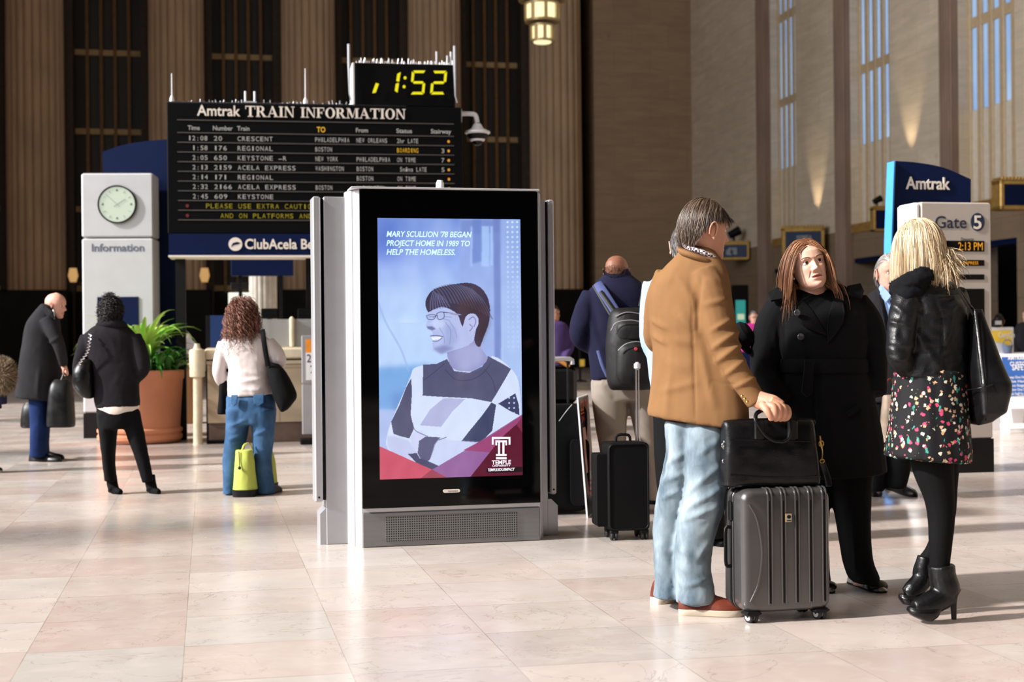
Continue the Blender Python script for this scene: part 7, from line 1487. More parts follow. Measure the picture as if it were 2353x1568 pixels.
# ================================================================== woman with curly hair
Z = 11.45
cu_ = thing('person', 'woman with long curly chestnut hair, white sweater and blue jeans, seen from behind', 'person', G(575, 1138))
hd = Head(557, 726, Z, yaw=176, pitch=-2, size=.225)
body_mesh('body', cu_, hd, [SK_FAIR, M_LIPS], (Z, [(562, 800, 0, 30), (560, 770, 0, 20), (558, 740, 0, 19)]), [(Z, [(566, 790, 0, 34), (572, 890, 0, 30), (576, 940, 0, 30)]), (Z, [(548, 930, 0, 21), (528, 1120, 0, 12)]), (Z, [(604, 930, 0, 21), (608, 1120, 0, 12)])], .016, 64, 48)
cloth('jeans', cu_, C_DENIMB, [('r', [(894, 532, 612, .10, 0), (915, 521, 630, .14, 0), (950, 522, 634, .15, 0), (975, 526, 630, .14, 0)]), ('r', [(940, 521, 576, .15, 0), (1000, 519, 568, .12, 0), (1054, 513, 555, .10, 0), (1100, 513, 548, .10, 0), (1134, 514, 546, .115, -.01)]), ('r', [(940, 577, 634, .15, 0), (1000, 580, 630, .12, 0), (1054, 583, 624, .10, 0), (1100, 584, 628, .10, 0), (1134, 584, 632, .115, -.01)])], Z, .011, 3, (.006, 8), (1, 1, .8), folds=[(530, 980, 565, 965, 4, .012), (528, 1010, 560, 1000, 4, .012), (585, 1000, 622, 985, 4, .012), (588, 1030, 618, 1040, 4, .010)], seed=6)
for pts in ([(532, 908, -.155), (546, 908, -.165), (545, 928, -.17), (538, 934, -.17), (531, 928, -.16)], [(582, 908, -.165), (606, 906, -.165), (606, 926, -.17), (594, 934, -.17), (584, 928, -.17)]): flap('back_pocket', cu_, pts, .004, C_DENIMB, Z)
for x, t_ in ((528, 522), (618, 636)): ub, sb = MB(), MB(); p0 = foot_pt(x, 1136); shoe(ub, sb, p0 + np.array([0, .02, 0]), p0 + np.array([.04 * (1 if x > 570 else -1), .24, 0]), .09, .07, .015); obj('shoe', ub, L_BLACK, cu_); obj('shoe_sole', sb, M_BLACKPL, cu_)
cloth('sweater', cu_, C_WHITE, [('r', [(764, 530, 596, .09, 0), (780, 512, 618, .12, 0), (800, 508, 626, .135, 0), (840, 524, 622, .13, 0), (875, 524, 622, .135, 0), (904, 523, 626, .148, 0), (910, 524, 624, .148, 0, -6)]), ('t', [(520, 790, 0, 20), (508, 825, -.01, 17), (504, 858, -.01, 15), (514, 880, .06, 13), (530, 878, .15, 11)]), ('t', [(614, 790, 0, 20), (634, 812, -.01, 18), (642, 832, -.01, 16), (630, 848, .06, 14), (606, 838, .15, 12)])], Z, .010, 4, (.005, 8), (1, 1, 1), folds=[(540, 880, 610, 870, 5, .010), (545, 895, 600, 898, 4, .008), (535, 850, 600, 862, 5, .006)], seed=8)
rg = hairline(.3, -.4, -.95); b = cap(hd, rg, 1.06)
q = strands(hd, 1500, rg, lambda d, g: g.uniform(.16, .30, len(d)), lambda d: np.stack([d[:, 0] * 1.3, d[:, 1] * .6, -.35 + 0 * d[:, 2]], -1), .22, .35, curl=.011, cfreq=1.35, seed=71, K=16, rad=.0022, layer=.45, wav=.3); b.add(q.verts(), q.f); obj('hair', b, H_CURL, cu_, True, 0)
cb = thing('shoulder_bag', 'large plain black shoulder bag at the curly-haired woman\'s right hip', 'bag', P(648, 946, Z - .1)); cloth('body', cb, C_BLACKC, [('r', [(834, 612, 640, .05, -.06, 6), (850, 613, 656, .08, -.08, 10), (880, 618, 672, .10, -.09, 8), (910, 628, 682, .10, -.09, 0), (935, 642, 672, .08, -.09, -14), (944, 648, 662, .05, -.09, -8)])], Z, .011, 3, (.005, 7)); px_strap('strap', [(603, 758, -.12), (606, 780, -.17), (610, 808, -.17), (616, 842, -.15)], Z, 6, cb, C_BLACKC, .3)
cx2 = thing('folded_coat', 'black coat hanging over the curly-haired woman\'s left arm', 'coat', P(512, 956, Z)); cloth('cloth', cx2, C_BLACKC, [('r', [(842, 514, 528, .05, .06), (870, 506, 528, .07, .06), (920, 503, 526, .08, .06), (952, 500, 524, .08, .06)])], Z, .011, 3, (.008, 9), (1.5, 1.5, .4))
M_LIME = mat_cloth('lime_canvas', (180, 190, 92), .75, 500, .15, .06)
def lime(label, rows, brow, Z, zx):
    t = thing('lime_bag', label, 'bag', P(zx, brow[-1][0], Z), 0, 'lime green bags at her feet'); b = cloth('body', t, M_LIME, [('r', rows)], Z, .010, 2, (.005, 8)); k = MB(); ring_loft(k, brow, Z, 0, 22, 3.5, 2); obj('black_base', k, M_BLACKPL, t); return t
Zb = 11.30; t = lime('lime green bag with black base standing between the curly-haired woman\'s feet', [(1034, 542, 580, .05), (1060, 540, 584, .08), (1100, 538, 588, .10), (1128, 536, 592, .11)], [(1124, 535, 592, .112), (1140, 537, 590, .108)], Zb, 564)
px_strap('handle', [(556, 1036, -.03), (562, 1022, 0), (574, 1020, .03), (580, 1034, .03)], Zb, 2.4, t, M_LIME, .6); b = MB(); px_tube(b, [(549, 1038, -.06, 1), (550, 1062, -.085, 1), (550, 1076, -.1, 1)], Zb, 6, 3); b.ball(P(550, 1076, Zb - .11), .014, 8); obj('zip_pull', b, M_BLACKPL, t)
lime('second lime green bag half hidden behind the curly-haired woman\'s right leg', [(1026, 604, 622, .05), (1060, 606, 632, .07), (1112, 606, 637, .09)], [(1110, 605, 638, .092), (1126, 606, 638, .09)], 11.85, 622)

# ================================================================== people half seen
Z = 13.6
lf_ = thing('person', 'person cut off by the left edge, with brown fur trim and navy sleeve', 'person', G(-30, 1085))
hd = Head(-62, 740, Z, yaw=-95, size=.23); body_mesh('body', lf_, hd, [SK_FAIR, M_LIPS], (Z, [(-62, 800, 0, 26), (-62, 750, 0, 16)]), [(Z, [(-62, 790, 0, 26), (-60, 950, 0, 30)]), (Z, [(-50, 950, 0, 18), (-20, 1070, 0, 10)])], .02, 48, 36)
cloth('navy_coat', lf_, C_NAVY, [('r', [(770, -90, -34, .1), (800, -110, -14, .16), (880, -115, -8, .17), (940, -118, 2, .17)]), ('t', [(-20, 810, -.1, 18), (-6, 870, -.15, 17), (0, 910, -.16, 16), (2, 930, -.16, 14)])], Z, .016, 3, (.006, 6)); cloth('trousers', lf_, C_DENIMD, [('r', [(920, -100, -20, .15), (1000, -60, -12, .12), (1070, -40, -8, .1)])], Z, .016, 3, (.005, 6)); ub, sb = MB(), MB(); shoe(ub, sb, foot_pt(-60, 1086), foot_pt(5, 1086), .09, .07, .02); obj('shoe', ub, L_BLACK, lf_); obj('shoe_sole', sb, M_SOLE, lf_); q = strands(hd, 500, hairline(), .12, lambda d: d + np.array([0, 0, -1]), .2, .2, K=6, rad=.002, seed=3); obj('hair', q, H_BROWN, lf_)
class FH: pass
fx = Head(4, 864, Z - .2, size=.23)
b = strands(fx, 3200, lambda d: d[:, 2] > -2, .07, lambda d: d, .06, 1.0, seed=81, K=5, rad=.0016, radii=(.10, .09, .135), cen=(0, 0, 0), wav=.35); k_ = MB(); k_.ball((0, 0, 0), (.10, .09, .135), 18); b.add(fx.w(k_.verts()), k_.f)
fo = obj('fur_trim', b, mat_hair('fur', [(0, (52, 40, 32)), (.6, (128, 106, 80)), (1, (196, 176, 146))], .8), lf_, True, 0)
def simple_person(label, px, top, Z, yaw, shirt, hairm, skin, w=.44, seed=90, low=None, hair=True, glasses=False):
    k = FPX / Z; feet = 784 - .0095 * (px - 1176) + CAM[2] * k; t = thing('person', label, 'person', G(px, feet)); hd = Head(px, top + .125 * k, Z, yaw=yaw, size=.235, male=True); H_ = lambda m: top + m * k
    body_mesh('body', t, hd, [skin, M_LIPM], (Z, [(px, H_(.45), 0, .09 * k), (px, H_(.2), 0, .055 * k)]), [(Z, [(px, H_(.4), 0, .12 * k), (px, H_(.9), 0, .14 * k)]), (Z, [(px - .09 * k, H_(.9), 0, .08 * k), (px - .1 * k, feet - .06 * k, 0, .045 * k)]), (Z, [(px + .09 * k, H_(.9), 0, .08 * k), (px + .1 * k, feet - .06 * k, 0, .045 * k)])], .02, 64, 48)
    h = w / 2 * k
    cloth('shirt', t, shirt, [('r', [(H_(.24), px - .5 * h, px + .5 * h, .09), (H_(.30), px - .9 * h, px + .9 * h, .12), (H_(.5), px - h, px + h, .14), (H_(.75), px - .92 * h, px + .92 * h, .14), (H_(.92), px - .95 * h, px + .95 * h, .14)]), ('t', [(px - .9 * h, H_(.36), 0, .075 * k), (px - 1.12 * h, H_(.6), .02, .06 * k), (px - .75 * h, H_(.78), -.14, .05 * k)]), ('t', [(px + .9 * h, H_(.36), 0, .075 * k), (px + 1.12 * h, H_(.6), .02, .06 * k), (px + .75 * h, H_(.78), -.14, .05 * k)])], Z, .018, 3, (.006, 6))
    cloth('trousers', t, low or C_BLACKC, [('r', [(H_(.86), px - .85 * h, px + .85 * h, .14), (H_(.98), px - .85 * h, px + .85 * h, .14)]), ('r', [(H_(.9), px - .85 * h, px, .14), (feet - .06 * k, px - .75 * h, px - .2 * h, .09)]), ('r', [(H_(.9), px, px + .85 * h, .14), (feet - .06 * k, px + .2 * h, px + .75 * h, .09)])], Z, .02, 2, (.004, 6))
    ub, sb = MB(), MB()
    for s in (-1, 1): p0 = foot_pt(px + s * .11 * k, feet); d = np.array([math.sin(math.radians(yaw)), -math.cos(math.radians(yaw)), 0]); shoe(ub, sb, p0 - d * .10, p0 + d * .17, .10, .08, .02)
    obj('shoe', ub, L_BLACK, t); obj('shoe_sole', sb, M_BLACKPL, t)
    if hair: b = cap(hd, hairline(.42, -.05, -.6), 1.02); q = strands(hd, 700, hairline(.42, -.05, -.6), .04, lambda d: d * .3 + np.array([.1, .4, -.4]), .15, .2, seed=seed, K=5, rad=.002); b.add(q.verts(), q.f); obj('hair', b, hairm, t, True, 0)
    if glasses:
        b = MB()
        for s in (-1, 1): l = MB(); l.tube([(s * .031 + .02 * math.cos(a), -.092, .0 + .016 * math.sin(a)) for a in np.linspace(0, 6.28, 14)], .0022, 5); l.tube([(s * .052, -.09, .004), (s * .078, -.0, .004)], .002, 5); b.add(hd.w(l.verts()), l.f)
        l = MB(); l.tube([(-.011, -.094, .003), (.011, -.094, .003)], .002, 5); b.add(hd.w(l.verts()), l.f); obj('spectacles', b, M_BLACKPL, t)
    eyes(t, hd, skin); return t
simple_person('man in bright magenta polo shirt and spectacles far behind the coat woman', 1732, 715, 27.5, 12, C_PINK, H_SALT, SK_PINK, .46, 91, glasses=True)
simple_person('dark-haired person in purple top just behind the right edge of the kiosk', 1272, 702, 21.5, 60, C_PURPLE, H_BLACK, SK_TAN, .46, 92)
simple_person('person in navy top bending behind the gate sign near the counter', 2296, 722, 24.5, 150, C_NAVY, H_BLACK, SK_TAN, .5, 93, hair=True)
simple_person('person in dark jacket cut off by the right edge behind the counter', 2362, 708, 24.0, -60, C_CHAR, H_BROWN, SK_FAIR, .44, 94)
# ------------------------------------------------------------------ hard-shell suitcase
def rrect(hx, hz, r, n=6):
    o = []
    for cx, cz, a0 in ((hx - r, hz - r, 0), (-hx + r, hz - r, 1), (-hx + r, -hz + r, 2), (hx - r, -hz + r, 3)):
        for k in range(n + 1): a = (a0 + k / n) * math.pi / 2; o.append((cx + r * math.cos(a), cz + r * math.sin(a)))
    return o
M_SHELL = mat('graphite_shell', (86, 84, 84), .28, .6, var=.10, vscale=3, coat=.35)
M_SHELLR = M_SHELL
SP = Plane(G(1716, 1436) , math.radians(13)); SM = SP.M; sw = SP.hit(1905, 1300)[0] + .012; sx0 = -.012; z0, z1 = SP.hit(1720, 1412)[1], SP.hit(1720, 1127)[1]; D = .235
sc_ = thing('hard_suitcase', 'grey ribbed hard-shell suitcase on four wheels under the black briefcase', 'suitcase', SP.w(sw / 2, D / 2, 0), SP.a)
cxs_, czs = (sx0 + sw) / 2, (z0 + z1) / 2; hx, hz = (sw - sx0) / 2, (z1 - z0) / 2
def shell(y_list):
    r = []
    for y, ins in y_list: r.append([(cxs_ + x, y, czs + z) for x, z in rrect(hx - ins, hz - ins, max(.012, .048 - ins * .6), 7)])
    return r
e = .032; fr = [(e * (1 - math.cos(a)) * 1.0 + .0, e * (1 - math.sin(a))) for a in np.linspace(0, math.pi / 2, 7)]
b = MB(SM); b.loft(shell([(y, i) for y, i in fr] + [(.105, 0)])); front = obj('front_shell', b, M_SHELL, sc_)
b = MB(SM); b.loft(shell([(.150, 0)] + [(D - y, i) for y, i in fr[::-1]])); obj('rear_shell', b, M_SHELL, sc_)
b = MB(SM); b.loft(shell([(.104, .006), (.151, .006)])); obj('middle_band', b, M_BLACKPL, sc_)
for y in (.107, .118, .138, .148):
    b = MB(SM); b.tube([(cxs_ + x, y, czs + z) for x, z in rrect(hx - .001, hz - .001, .047, 7)] + [(cxs_ + hx - .001, y, czs + hz - .048)], .0042, 6); obj('zip', b, M_BLACKPL if y not in (.118,) else M_SHELL, sc_)
b = MB(SM); gb = MB(SM); n = 5
for k in range(n):
    x = sx0 + (sw - sx0) * (.30 + .62 * k / (n - 1)); zt = z1
    for dx in (-.0085, .0085):
        p = [(x + dx, -.0005, z0 + .035), (x + dx, -.0015, z0 + .08), (x + dx, -.0015, z1 - .06)] + [(x + dx, e * (1 - math.cos(a)) - .0015 * math.cos(a), z1 - e * (1 - math.sin(a)) + .0015 * math.sin(a)) for a in np.linspace(0, math.pi / 2, 8)] + [(x + dx, .09, z1 + .001)]
        b.tube(p, .0042, 8)
    gb.tube([(x, -.0006, z0 + .04), (x, -.0006, z1 - .05)], .0028, 6)
obj('rib', b, M_SHELL, front); obj('groove', gb, M_BLACKPL, front)
b = MB(SM); p = [(sx0 + .028, .0, z1 - .06), (sx0 + .062, -.0015, z1 - .13), (sx0 + .082, -.0015, (z0 + z1) / 2), (sx0 + .066, -.0015, z0 + .13), (sx0 + .03, .0, z0 + .05)]; b.tube(p, .0045, 8, sm=6); obj('side_curve', b, M_SHELL, front)
c = SP.hit(1811.5, 1190, -.002); b = MB(SM); b.box((c[0], -.004, c[1]), (.031, .006, .039), .002); bd_ = obj('badge_frame', b, M_BRASS, front, False); b = MB(SM); b.box((c[0], -.0075, c[1]), (.025, .002, .033)); obj('badge_plate', b, mat('badge_silver', (190, 186, 176), .3, .7), bd_, False)
b = MB(SM); b.prism(ell(c[0], c[1] + .004, .009, .008, 16), -.0098, -.0085); b.prism([(c[0] - .009, c[1] - .010), (c[0] + .009, c[1] - .010), (c[0] + .009, c[1] - .013), (c[0] - .009, c[1] - .013)], -.0098, -.0085); obj('badge_emblem', b, M_BLACKPL, bd_, False)
b = MB(SM); b.tube([(sx0 - .004, .125, z1 - .17), (sx0 - .028, .125, z1 - .175), (sx0 - .03, .125, z1 - .26), (sx0 - .028, .125, z1 - .33), (sx0 - .004, .125, z1 - .335)], .008, 8, sm=3, flat=.7); obj('side_handle', b, M_BLACKPL, sc_); b = MB(SM); b.box((sx0 - .006, .128, z1 - .10), (.012, .03, .085), .004); obj('zip_lock', b, M_BLACKPL, sc_, False)
for sx, y in ((sx0 + .045, .03), (sw - .045, .03), (sx0 + .045, D - .03), (sw - .045, D - .03)):
    b = MB(SM); b.box((sx, y, z0 - .002), (.075, .062, .02), .008); b.box((sx, y + .006, z0 - .016), (.04, .035, .024), .008); fk = obj('wheel_housing', b, M_BLACKPL, sc_, False)
    for dx in (-.011, .011):
        WMx = SM @ Matrix.Translation((sx + dx, y, .0255)) @ Matrix.Rotation(math.radians(20), 4, 'Z') @ Matrix.Rotation(math.pi / 2, 4, 'Y'); b = MB(WMx); b.lathe([(.004, -.007), (.022, -.007), (.0255, -.004), (.0255, .004), (.022, .007), (.004, .007)], 20); w_ = obj('wheel', b, M_RUBBER, sc_); b = MB(WMx); b.lathe([(.003, -.0078), (.016, -.0078), (.016, .0078), (.003, .0078)], 16); obj('wheel_hub', b, M_SILVERL, w_)
# ------------------------------------------------------------------ leather briefcase on it
Zb_ = 6.03; BC = Plane(SP.w(0, .07, 0), math.radians(9)); BMt = BC.M; x0 = BC.hit(1668, 1040)[0]; x1 = BC.hit(1888, 1060)[0]; zb = z1 + .003; zt = BC.hit(1760, 967)[1]; cx = (x0 + x1) / 2; hw = (x1 - x0) / 2
bc = thing('briefcase', 'black leather briefcase lying upright on the ribbed suitcase, held by its handles', 'bag', BC.w(cx, .05, zb), BC.a)
rows = []
an = np.linspace(0, 2 * math.pi, 40, endpoint=False)
for t, k, dd in ((0, .95, .040), (.03, 1.0, .055), (.12, 1.01, .062), (.5, .985, .060), (.85, .955, .050), (.95, .945, .042), (1.0, .92, .030)):
    z = zb + (zt - zb) * t; rows.append([(cx + hw * k * np.sign(math.cos(a)) * abs(math.cos(a)) ** .25 - .010 * t, .05 + dd * np.sign(math.sin(a)) * abs(math.sin(a)) ** .5, z) for a in an])
b = MB(BMt); b.loft([[tuple(q) for q in r] for r in catmull(np.array(rows).reshape(len(rows), -1), 5).reshape(-1, 40, 3)]); v, f, nn = remesh(b, .006, 2); wq = perlin(v * 16) * .004 + perlin(v * 7 + 3) * .006; b = MB().add(v + nn * wq[:, None] * np.clip(-nn[:, 1:2], 0, 1), f); bb = obj('body', b, L_BLACK, bc, True, 0)
def bcp(x, y, off): q = BC.hit(x, y, off); return (q[0], off, q[1])
b = MB(BMt); b.tube([bcp(1677, 1012, -.016), bcp(1760, 1013, -.018), bcp(1874, 1016, -.016)], .0028, 6, sm=4); b.tube([bcp(1678, 1092, -.016), bcp(1780, 1098, -.018), bcp(1886, 1096, -.016)], .0028, 6, sm=4); obj('seam', b, L_BLACK, bc)
b = MB(BMt); b.tube([(cx - hw * .93, .05, zt - .03), (cx - hw * .9, .05, zt - .004), (cx, .05, zt + .002), (cx + hw * .88, .05, zt - .004), (cx + hw * .92, .05, zt - .03)], .006, 8, sm=5); obj('top_zip', b, L_BLACK, bc)
for off, k in ((-.030, 0), (.115, 4)):
    b = MB(BMt); b.tube([bcp(1800 - k, 1016, off), bcp(1778 - k, 1014, off), bcp(1757 - k, 1000, off), bcp(1741 - k, 976, off), bcp(1735 - k, 962, off + .01), bcp(1738 - k, 949, off + .03), bcp(1750 - k, 942, off + .04)] if k == 0 else [bcp(1741, 976, off), bcp(1738, 955, off - .02), bcp(1750, 945, off - .03)], .0065, 10, sm=5, flat=.8)
    b.tube([bcp(1800 - k, 1016, off), bcp(1812, 1008, off), bcp(1817, 990, off), bcp(1817, 966, off + .01), bcp(1813, 950, off + .03), bcp(1800, 943, off + .04), bcp(1750, 942, off + .04)] if k == 0 else [bcp(1817, 976, off), bcp(1813, 955, off - .02), bcp(1800, 945, off - .03), bcp(1750, 945, off - .03)], .0065, 10, sm=5, flat=.8); obj('handle', b, L_BLACK, bc)
for x in (1746, 1822):
    b = MB(BMt); p, q = bcp(x, 1012, -.022), bcp(x, 966, -.02); b.box(((p[0] + q[0]) / 2, -.018, (p[2] + q[2]) / 2), (.045, .012, q[2] - p[2]), .006); obj('handle_tab', b, L_BLACK, bc, False)
for (pts, nm) in (([(1668, 1006), (1664, 1024), (1667, 1042), (1665, 1060)], 0), ([(1884, 1002), (1886, 1020), (1890, 1038), (1888, 1060)], 1)):
    b = MB(BMt); q = [bcp(x, y, .03) for x, y in pts]; b.tube(q, [.004, .006, .0035, .0045], 8, sm=3); c_ = q[1]; b.tube([(c_[0] + .011 * math.cos(a), .026, c_[2] + .012 * math.sin(a)) for a in np.linspace(0, 6.28, 14)], .0028, 6); c_ = q[3]; b.tube([(c_[0] + .010 * math.cos(a), .026, c_[2] + .008 * math.sin(a)) for a in np.linspace(0, 6.28, 14)], .0026, 6); obj('swivel_clip', b, M_BRASS if nm else M_CHROME, bc)
b = MB(BMt); q = [bcp(1889, 1062, .03), bcp(1897, 1085, .03), bcp(1903, 1105, .02), bcp(1905, 1118, .015)]; q[-1] = (q[-1][0], q[-1][1], q[-1][2]); b.tube(q, .014, 10, sm=4, flat=.3); obj('shoulder_strap', b, L_BLACK, bc)
# ------------------------------------------------------------------ leather tote on the blonde woman's shoulder
Z = 6.02; tt = thing('leather_tote', 'large slouchy black leather tote hanging behind the blonde woman', 'bag', P(2262, 976, Z))
tm = MB()
rows = [(710, 2231, 2255, .03, .0), (770, 2227, 2270, .075, 0), (880, 2220, 2308, .155, 0), (900, 2221, 2307, .155, 0), (948, 2229, 2298, .135, 0, -8), (972, 2234, 2272, .075, 0, -8)]
ring_loft(tm, rows, Z, 0, 32, 4.0, 1); v, f, nn = remesh(tm, .007, 1); v = v + nn * (perlin(v * 9) * .008)[:, None]; obj('body', MB().add(v, f), L_BLACK, tt, True, 0)
for pts, r_ in (([(2237, 716, -.05), (2242, 760, -.08), (2250, 830, -.125), (2256, 884, -.155)], 1.6), ([(2243, 716, -.05), (2249, 760, -.085), (2257, 830, -.13), (2263, 882, -.155)], 1.6), ([(2222, 897, -.08), (2250, 892, -.16), (2280, 884, -.155), (2305, 877, -.04)], 1.8), ([(2268, 890, -.16), (2269, 930, -.155), (2266, 968, -.10)], 1.2)): b = MB(); px_tube(b, [(x, y, dz, r_) for x, y, dz in pts], Z, 6, 5); obj('seam', b, L_BLACK, tt)
for dz, pts in ((-.06, [(2180, 650), (2190, 654), (2206, 676), (2222, 702), (2236, 724)]), (.05, [(2188, 652), (2204, 668), (2226, 700), (2244, 722)])): px_strap('handle', [(x, y, dz - .10 * max(0, 1 - k / 3)) for k, (x, y) in enumerate(pts)], Z, 4, tt, L_BLACK, .45)
# ------------------------------------------------------------------ small black trolley case with its handle up
TP = Plane(G(1404, 1244), math.radians(9)); TM = TP.M; tw = TP.hit(1494, 1200)[0]; tz0 = TP.hit(1400, 1222)[1]; tz1 = TP.hit(1440, 1018)[1]; tx0 = TP.hit(1398, 1200)[0]
tr = thing('trolley_case', 'small black soft trolley case with raised handle beside the backpack man', 'suitcase', TP.w((tx0 + tw) / 2, .12, 0), TP.a); M_NYLON = mat_cloth('case_nylon', (12, 12, 13), .7, 600, .15, .15)
hx, hz = (tw - tx0) / 2, (tz1 - tz0) / 2; cxs_, czs = (tx0 + tw) / 2, (tz0 + tz1) / 2
b = MB(TM); b.loft([[(cxs_ + x, y, czs + z) for x, z in rrect(hx - i, hz - i, .03, 5)] for y, i in ((0, .012), (.012, 0), (.19, 0), (.2, .01))]); obj('body', b, M_NYLON, tr)
b = MB(TM); b.loft([[(tx0 - .03 + x * .9, y, czs - .02 + z * .82) for x, z in [(q[0] * .28, q[1]) for q in rrect(hx, hz, .03, 5)]] for y in (.02, .18)]); obj('side_pocket', b, M_NYLON, tr)
b = MB(TM); b.tube([(cxs_ + x, .0, czs + z) for x, z in rrect(hx - .01, hz - .01, .03, 5)] + [(cxs_ + hx - .01, .0, czs + hz - .04)], .005, 6); obj('piping', b, M_BLACKPL, tr); b = MB(TM); b.tube([(cxs_ - .06, .08, tz1 - .005), (cxs_ - .05, .08, tz1 + .04), (cxs_ + .02, .08, tz1 + .04), (cxs_ + .03, .08, tz1 - .005)], .009, 8, sm=3); obj('carry_handle', b, M_BLACKPL, tr)
hz1 = TP.hit(1480, 838)[1]; hxp = TP.hit(1480, 950)[0]; hzm = TP.hit(1480, 945)[1]
b = MB(TM)
for dx in (-.006, .010): b.tube([(hxp + dx, .17, tz1 - .02), (hxp + dx, .17, hzm)], .008, 8); b.tube([(hxp + dx, .17, hzm), (hxp + dx, .17, hz1 - .02)], .0055, 8)
obj('telescopic_tube', b, M_CHROME, tr); b = MB(TM); b.box((hxp + .002, .17, hz1 - .012), (.035, .05, .05), .012); obj('handle_grip', b, M_SILVERL, tr, False)
for x in (tx0 + .04, tw - .03):
    for y in (.03, .17):
        b = MB(TM); b.box((x, y, tz0 - .008), (.05, .04, .03), .006); fk = obj('wheel_housing', b, M_BLACKPL, tr, False)
        for dx in (-.013, .013): b = MB(TM @ Matrix.Translation((x + dx, y, .026)) @ Matrix.Rotation(math.pi / 2, 4, 'Y')); b.lathe([(.004, -.009), (.022, -.009), (.026, -.005), (.026, .005), (.022, .009), (.004, .009)], 16); obj('wheel', b, M_RUBBER, tr)
# ------------------------------------------------------------------ black duffel and upright case behind the kiosk, leaning poster
DF = Plane(G(1300, 1184) , math.radians(10)); q = lambda x, y: DF.hit(x, y)
a, c = q(1240, 1190), q(1352, 930); df = thing('wheeled_duffel', 'big black wheeled bag standing between kiosk and leaning poster', 'bag', DF.w((a[0] + c[0]) / 2, .15, 0), DF.a)
b = MB(DF.M); hx, hz = (c[0] - a[0]) / 2, c[1] / 2 - .01; b.loft([[((a[0] + c[0]) / 2 + x, y, c[1] / 2 + .01 + z) for x, z in rrect(hx - i, hz - i, .05, 6)] for y, i in ((0, .03), (.02, .004), (.05, 0), (.3, 0), (.33, .02))]); v, f, nn = remesh(b, .012, 2); obj('body', MB().add(v + nn * (perlin(v * 8) * .008)[:, None], f), M_NYLON, df, True, 0)
b = MB(DF.M); p1, p2, p3 = q(1316, 1010), q(1350, 1075), q(1330, 1160); b.loft([[(p2[0] - .06 + x * .5, y, (p1[1] + p3[1]) / 2 + z) for x, z in rrect(.13, (p1[1] - p3[1]) / 2, .05, 5)] for y in (-.045, -.01, .02)]); obj('outer_pocket', b, M_NYLON, df)
b = MB(DF.M); b.tube([(q(1284, 940)[0], -.008, q(1284, 968)[1]), (q(1300, 940)[0], -.01, q(1300, 946)[1]), (q(1314, 940)[0], -.008, q(1314, 930)[1])], .003, 6, sm=4); obj('zip', b, M_SILVER, df)
UC = Plane(G(1282, 1090) * np.array([1, 1, 0]), math.radians(10)); q = lambda x, y: UC.hit(x, y)
zt, zm = q(1300, 826)[1], q(1300, 930)[1]; xl, xr = q(1264, 900)[0], q(1318, 900)[0]
uc = thing('upright_case', 'black upright suitcase with silver pull handle just behind the kiosk', 'suitcase', UC.w((xl + xr) / 2, .15, 0), UC.a); b = MB(UC.M); b.box(((xl + xr) / 2 - .05, .16, zm / 2 + .02), (.46, .28, zm - .04), .04); obj('body', b, M_NYLON, uc, False)
b = MB(UC.M)
for x in (xl + .03, xr - .03): b.tube([(x, .1, zm - .02), (x, .1, zt)], .011, 8)
obj('pull_tube', b, M_BLACKPL, uc); b = MB(UC.M); b.tube([(xl, .1, zt), (xr - .01, .1, zt), (xr + .012, .1, zt - .05)], .022, 10, sm=3); obj('pull_grip', b, M_SILVER, uc)
b = MB(UC.M); b.box(((xl + xr) / 2 - .05, .16, .02), (.4, .2, .04), .01); obj('wheel_base', b, M_BLACKPL, uc, False)
hb2 = thing('handbag', 'black handbag with orange lining resting against the upright case', 'bag', UC.w((xl + xr) / 2 + .02, .24, zm)); b = MB(UC.M); b.box(((xl + xr) / 2 + .0, .24, (zm + q(1300, 845)[1]) / 2), (.38, .10, q(1300, 845)[1] - zm), .04); obj('body', b, L_BLACK, hb2, False); b = MB(UC.M); b.tube([((xl + xr) / 2 - .1, .24, q(1300, 845)[1]), ((xl + xr) / 2, .24, q(1300, 828)[1]), ((xl + xr) / 2 + .12, .24, q(1300, 845)[1])], .02, 8, sm=3); obj('scarf', b, mat('orange_cloth', (206, 140, 60), .8), hb2)
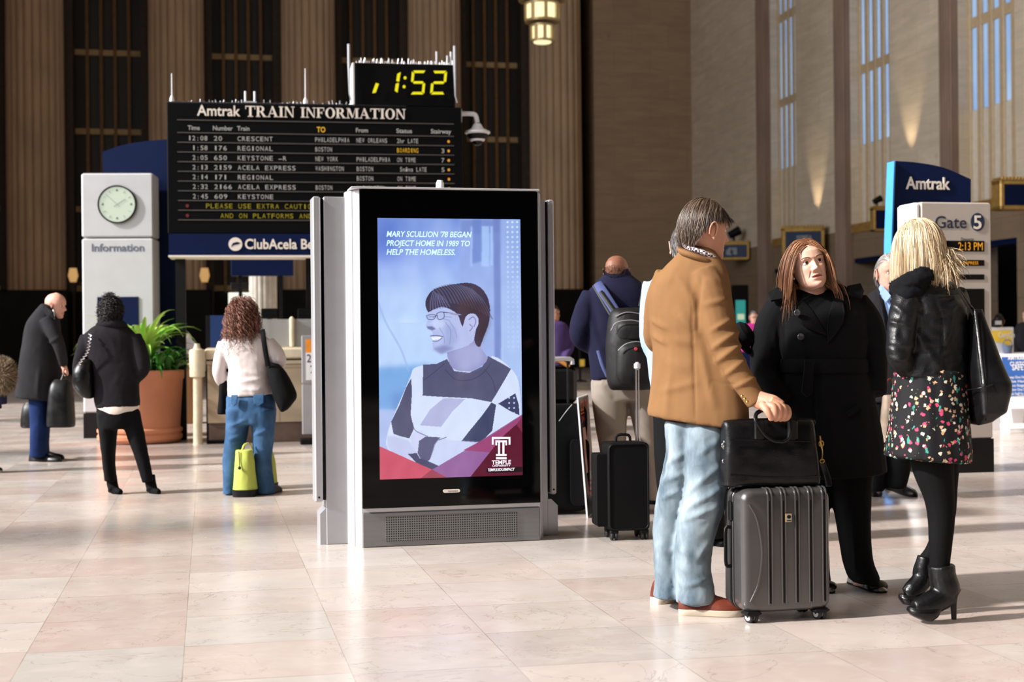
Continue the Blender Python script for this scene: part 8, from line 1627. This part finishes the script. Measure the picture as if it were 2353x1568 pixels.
# leaning poster: a board turned almost edge-on
pa, pb = G(1351, 1191), G(1371, 1178); d = pb - pa; dn = d / np.linalg.norm(d); wv = .50 * np.array([math.sin(math.radians(22)), math.cos(math.radians(22)), 0]); zt = (1191 - 908) * pa[1] / FPX
ta = P(1328.5, 914, pa[1] + .02); tb_ = P(1351, 906, (pa + wv)[1] + .02); pb = P(1370, 1178, (pa + wv)[1]); pb[2] = 0.0; nrm = np.cross(wv, ta - pa); nrm /= np.linalg.norm(nrm)
nrm = nrm if nrm[1] < 0 else -nrm
ps = thing('leaning_poster', 'dark poster board with orange and red lettering leaning nearly edge-on beside the duffel', 'poster', pa)
def pquad(u0, v0, u1, v1, off): 
    pt = lambda u, v: (pa * (1 - u) + pb * u) * (1 - v) + (ta * (1 - u) + tb_ * u) * v + nrm * off
    return [pt(u0, v0), pt(u1, v0), pt(u1, v1), pt(u0, v1)]
def slab(u0, v0, u1, v1, o0, o1): b = MB(); b.add(pquad(u0, v0, u1, v1, o0) + pquad(u0, v0, u1, v1, o1), [(3, 2, 1, 0), (4, 5, 6, 7), (0, 1, 5, 4), (1, 2, 6, 5), (2, 3, 7, 6), (3, 0, 4, 7)]); return b
bd_ = obj('board', slab(0, 0, 1, 1, -.012, 0), [M_WHITE], ps, False); obj('print', slab(.02, .01, 1, .99, 0, .002), mat('poster_black', (26, 22, 24), .35), ps, False)
def plines(txt, u0, v0, u1, v1, name, m):
    k = MB().text(txt, 0, 0, 1.0, 1.0, ext=0, bold=.03); v = k.verts(); b = MB(); pt = lambda u, w_: (pa * (1 - u) + pb * u) * (1 - w_) + (ta * (1 - u) + tb_ * u) * w_ + nrm * .003
    b.add([pt(u0 + (u1 - u0) * q_[0], v0 + (v1 - v0) * q_[2]) for q_ in v], k.f); return obj(name, b, m, ps, False)
plines('COL BIA', .1, .88, .95, .965, 'orange_lettering', mat('poster_orange', (226, 108, 48), .5)); plines('WEEK', .12, .78, .95, .84, 'red_lettering', mat('poster_red', (186, 58, 58), .5)); obj('orange_rule', slab(.08, .855, .98, .865, .002, .004), mat('poster_orange', (226, 108, 48)), ps, False)
obj('picture', slab(.14, .36, .92, .74, .002, .004), mat('poster_picture', (196, 150, 136), .5, var=.45, vscale=9), ps, False)
for k in range(3): plines('M U S I C', .2, .27 - k * .05, .8, .295 - k * .05, 'red_lettering', mat('poster_red', (186, 58, 58))) if False else obj('small_print', slab(.18, .27 - k * .045, .85 - .1 * k, .29 - k * .045, .002, .0035), mat('poster_red', (186, 58, 58)), ps, False)
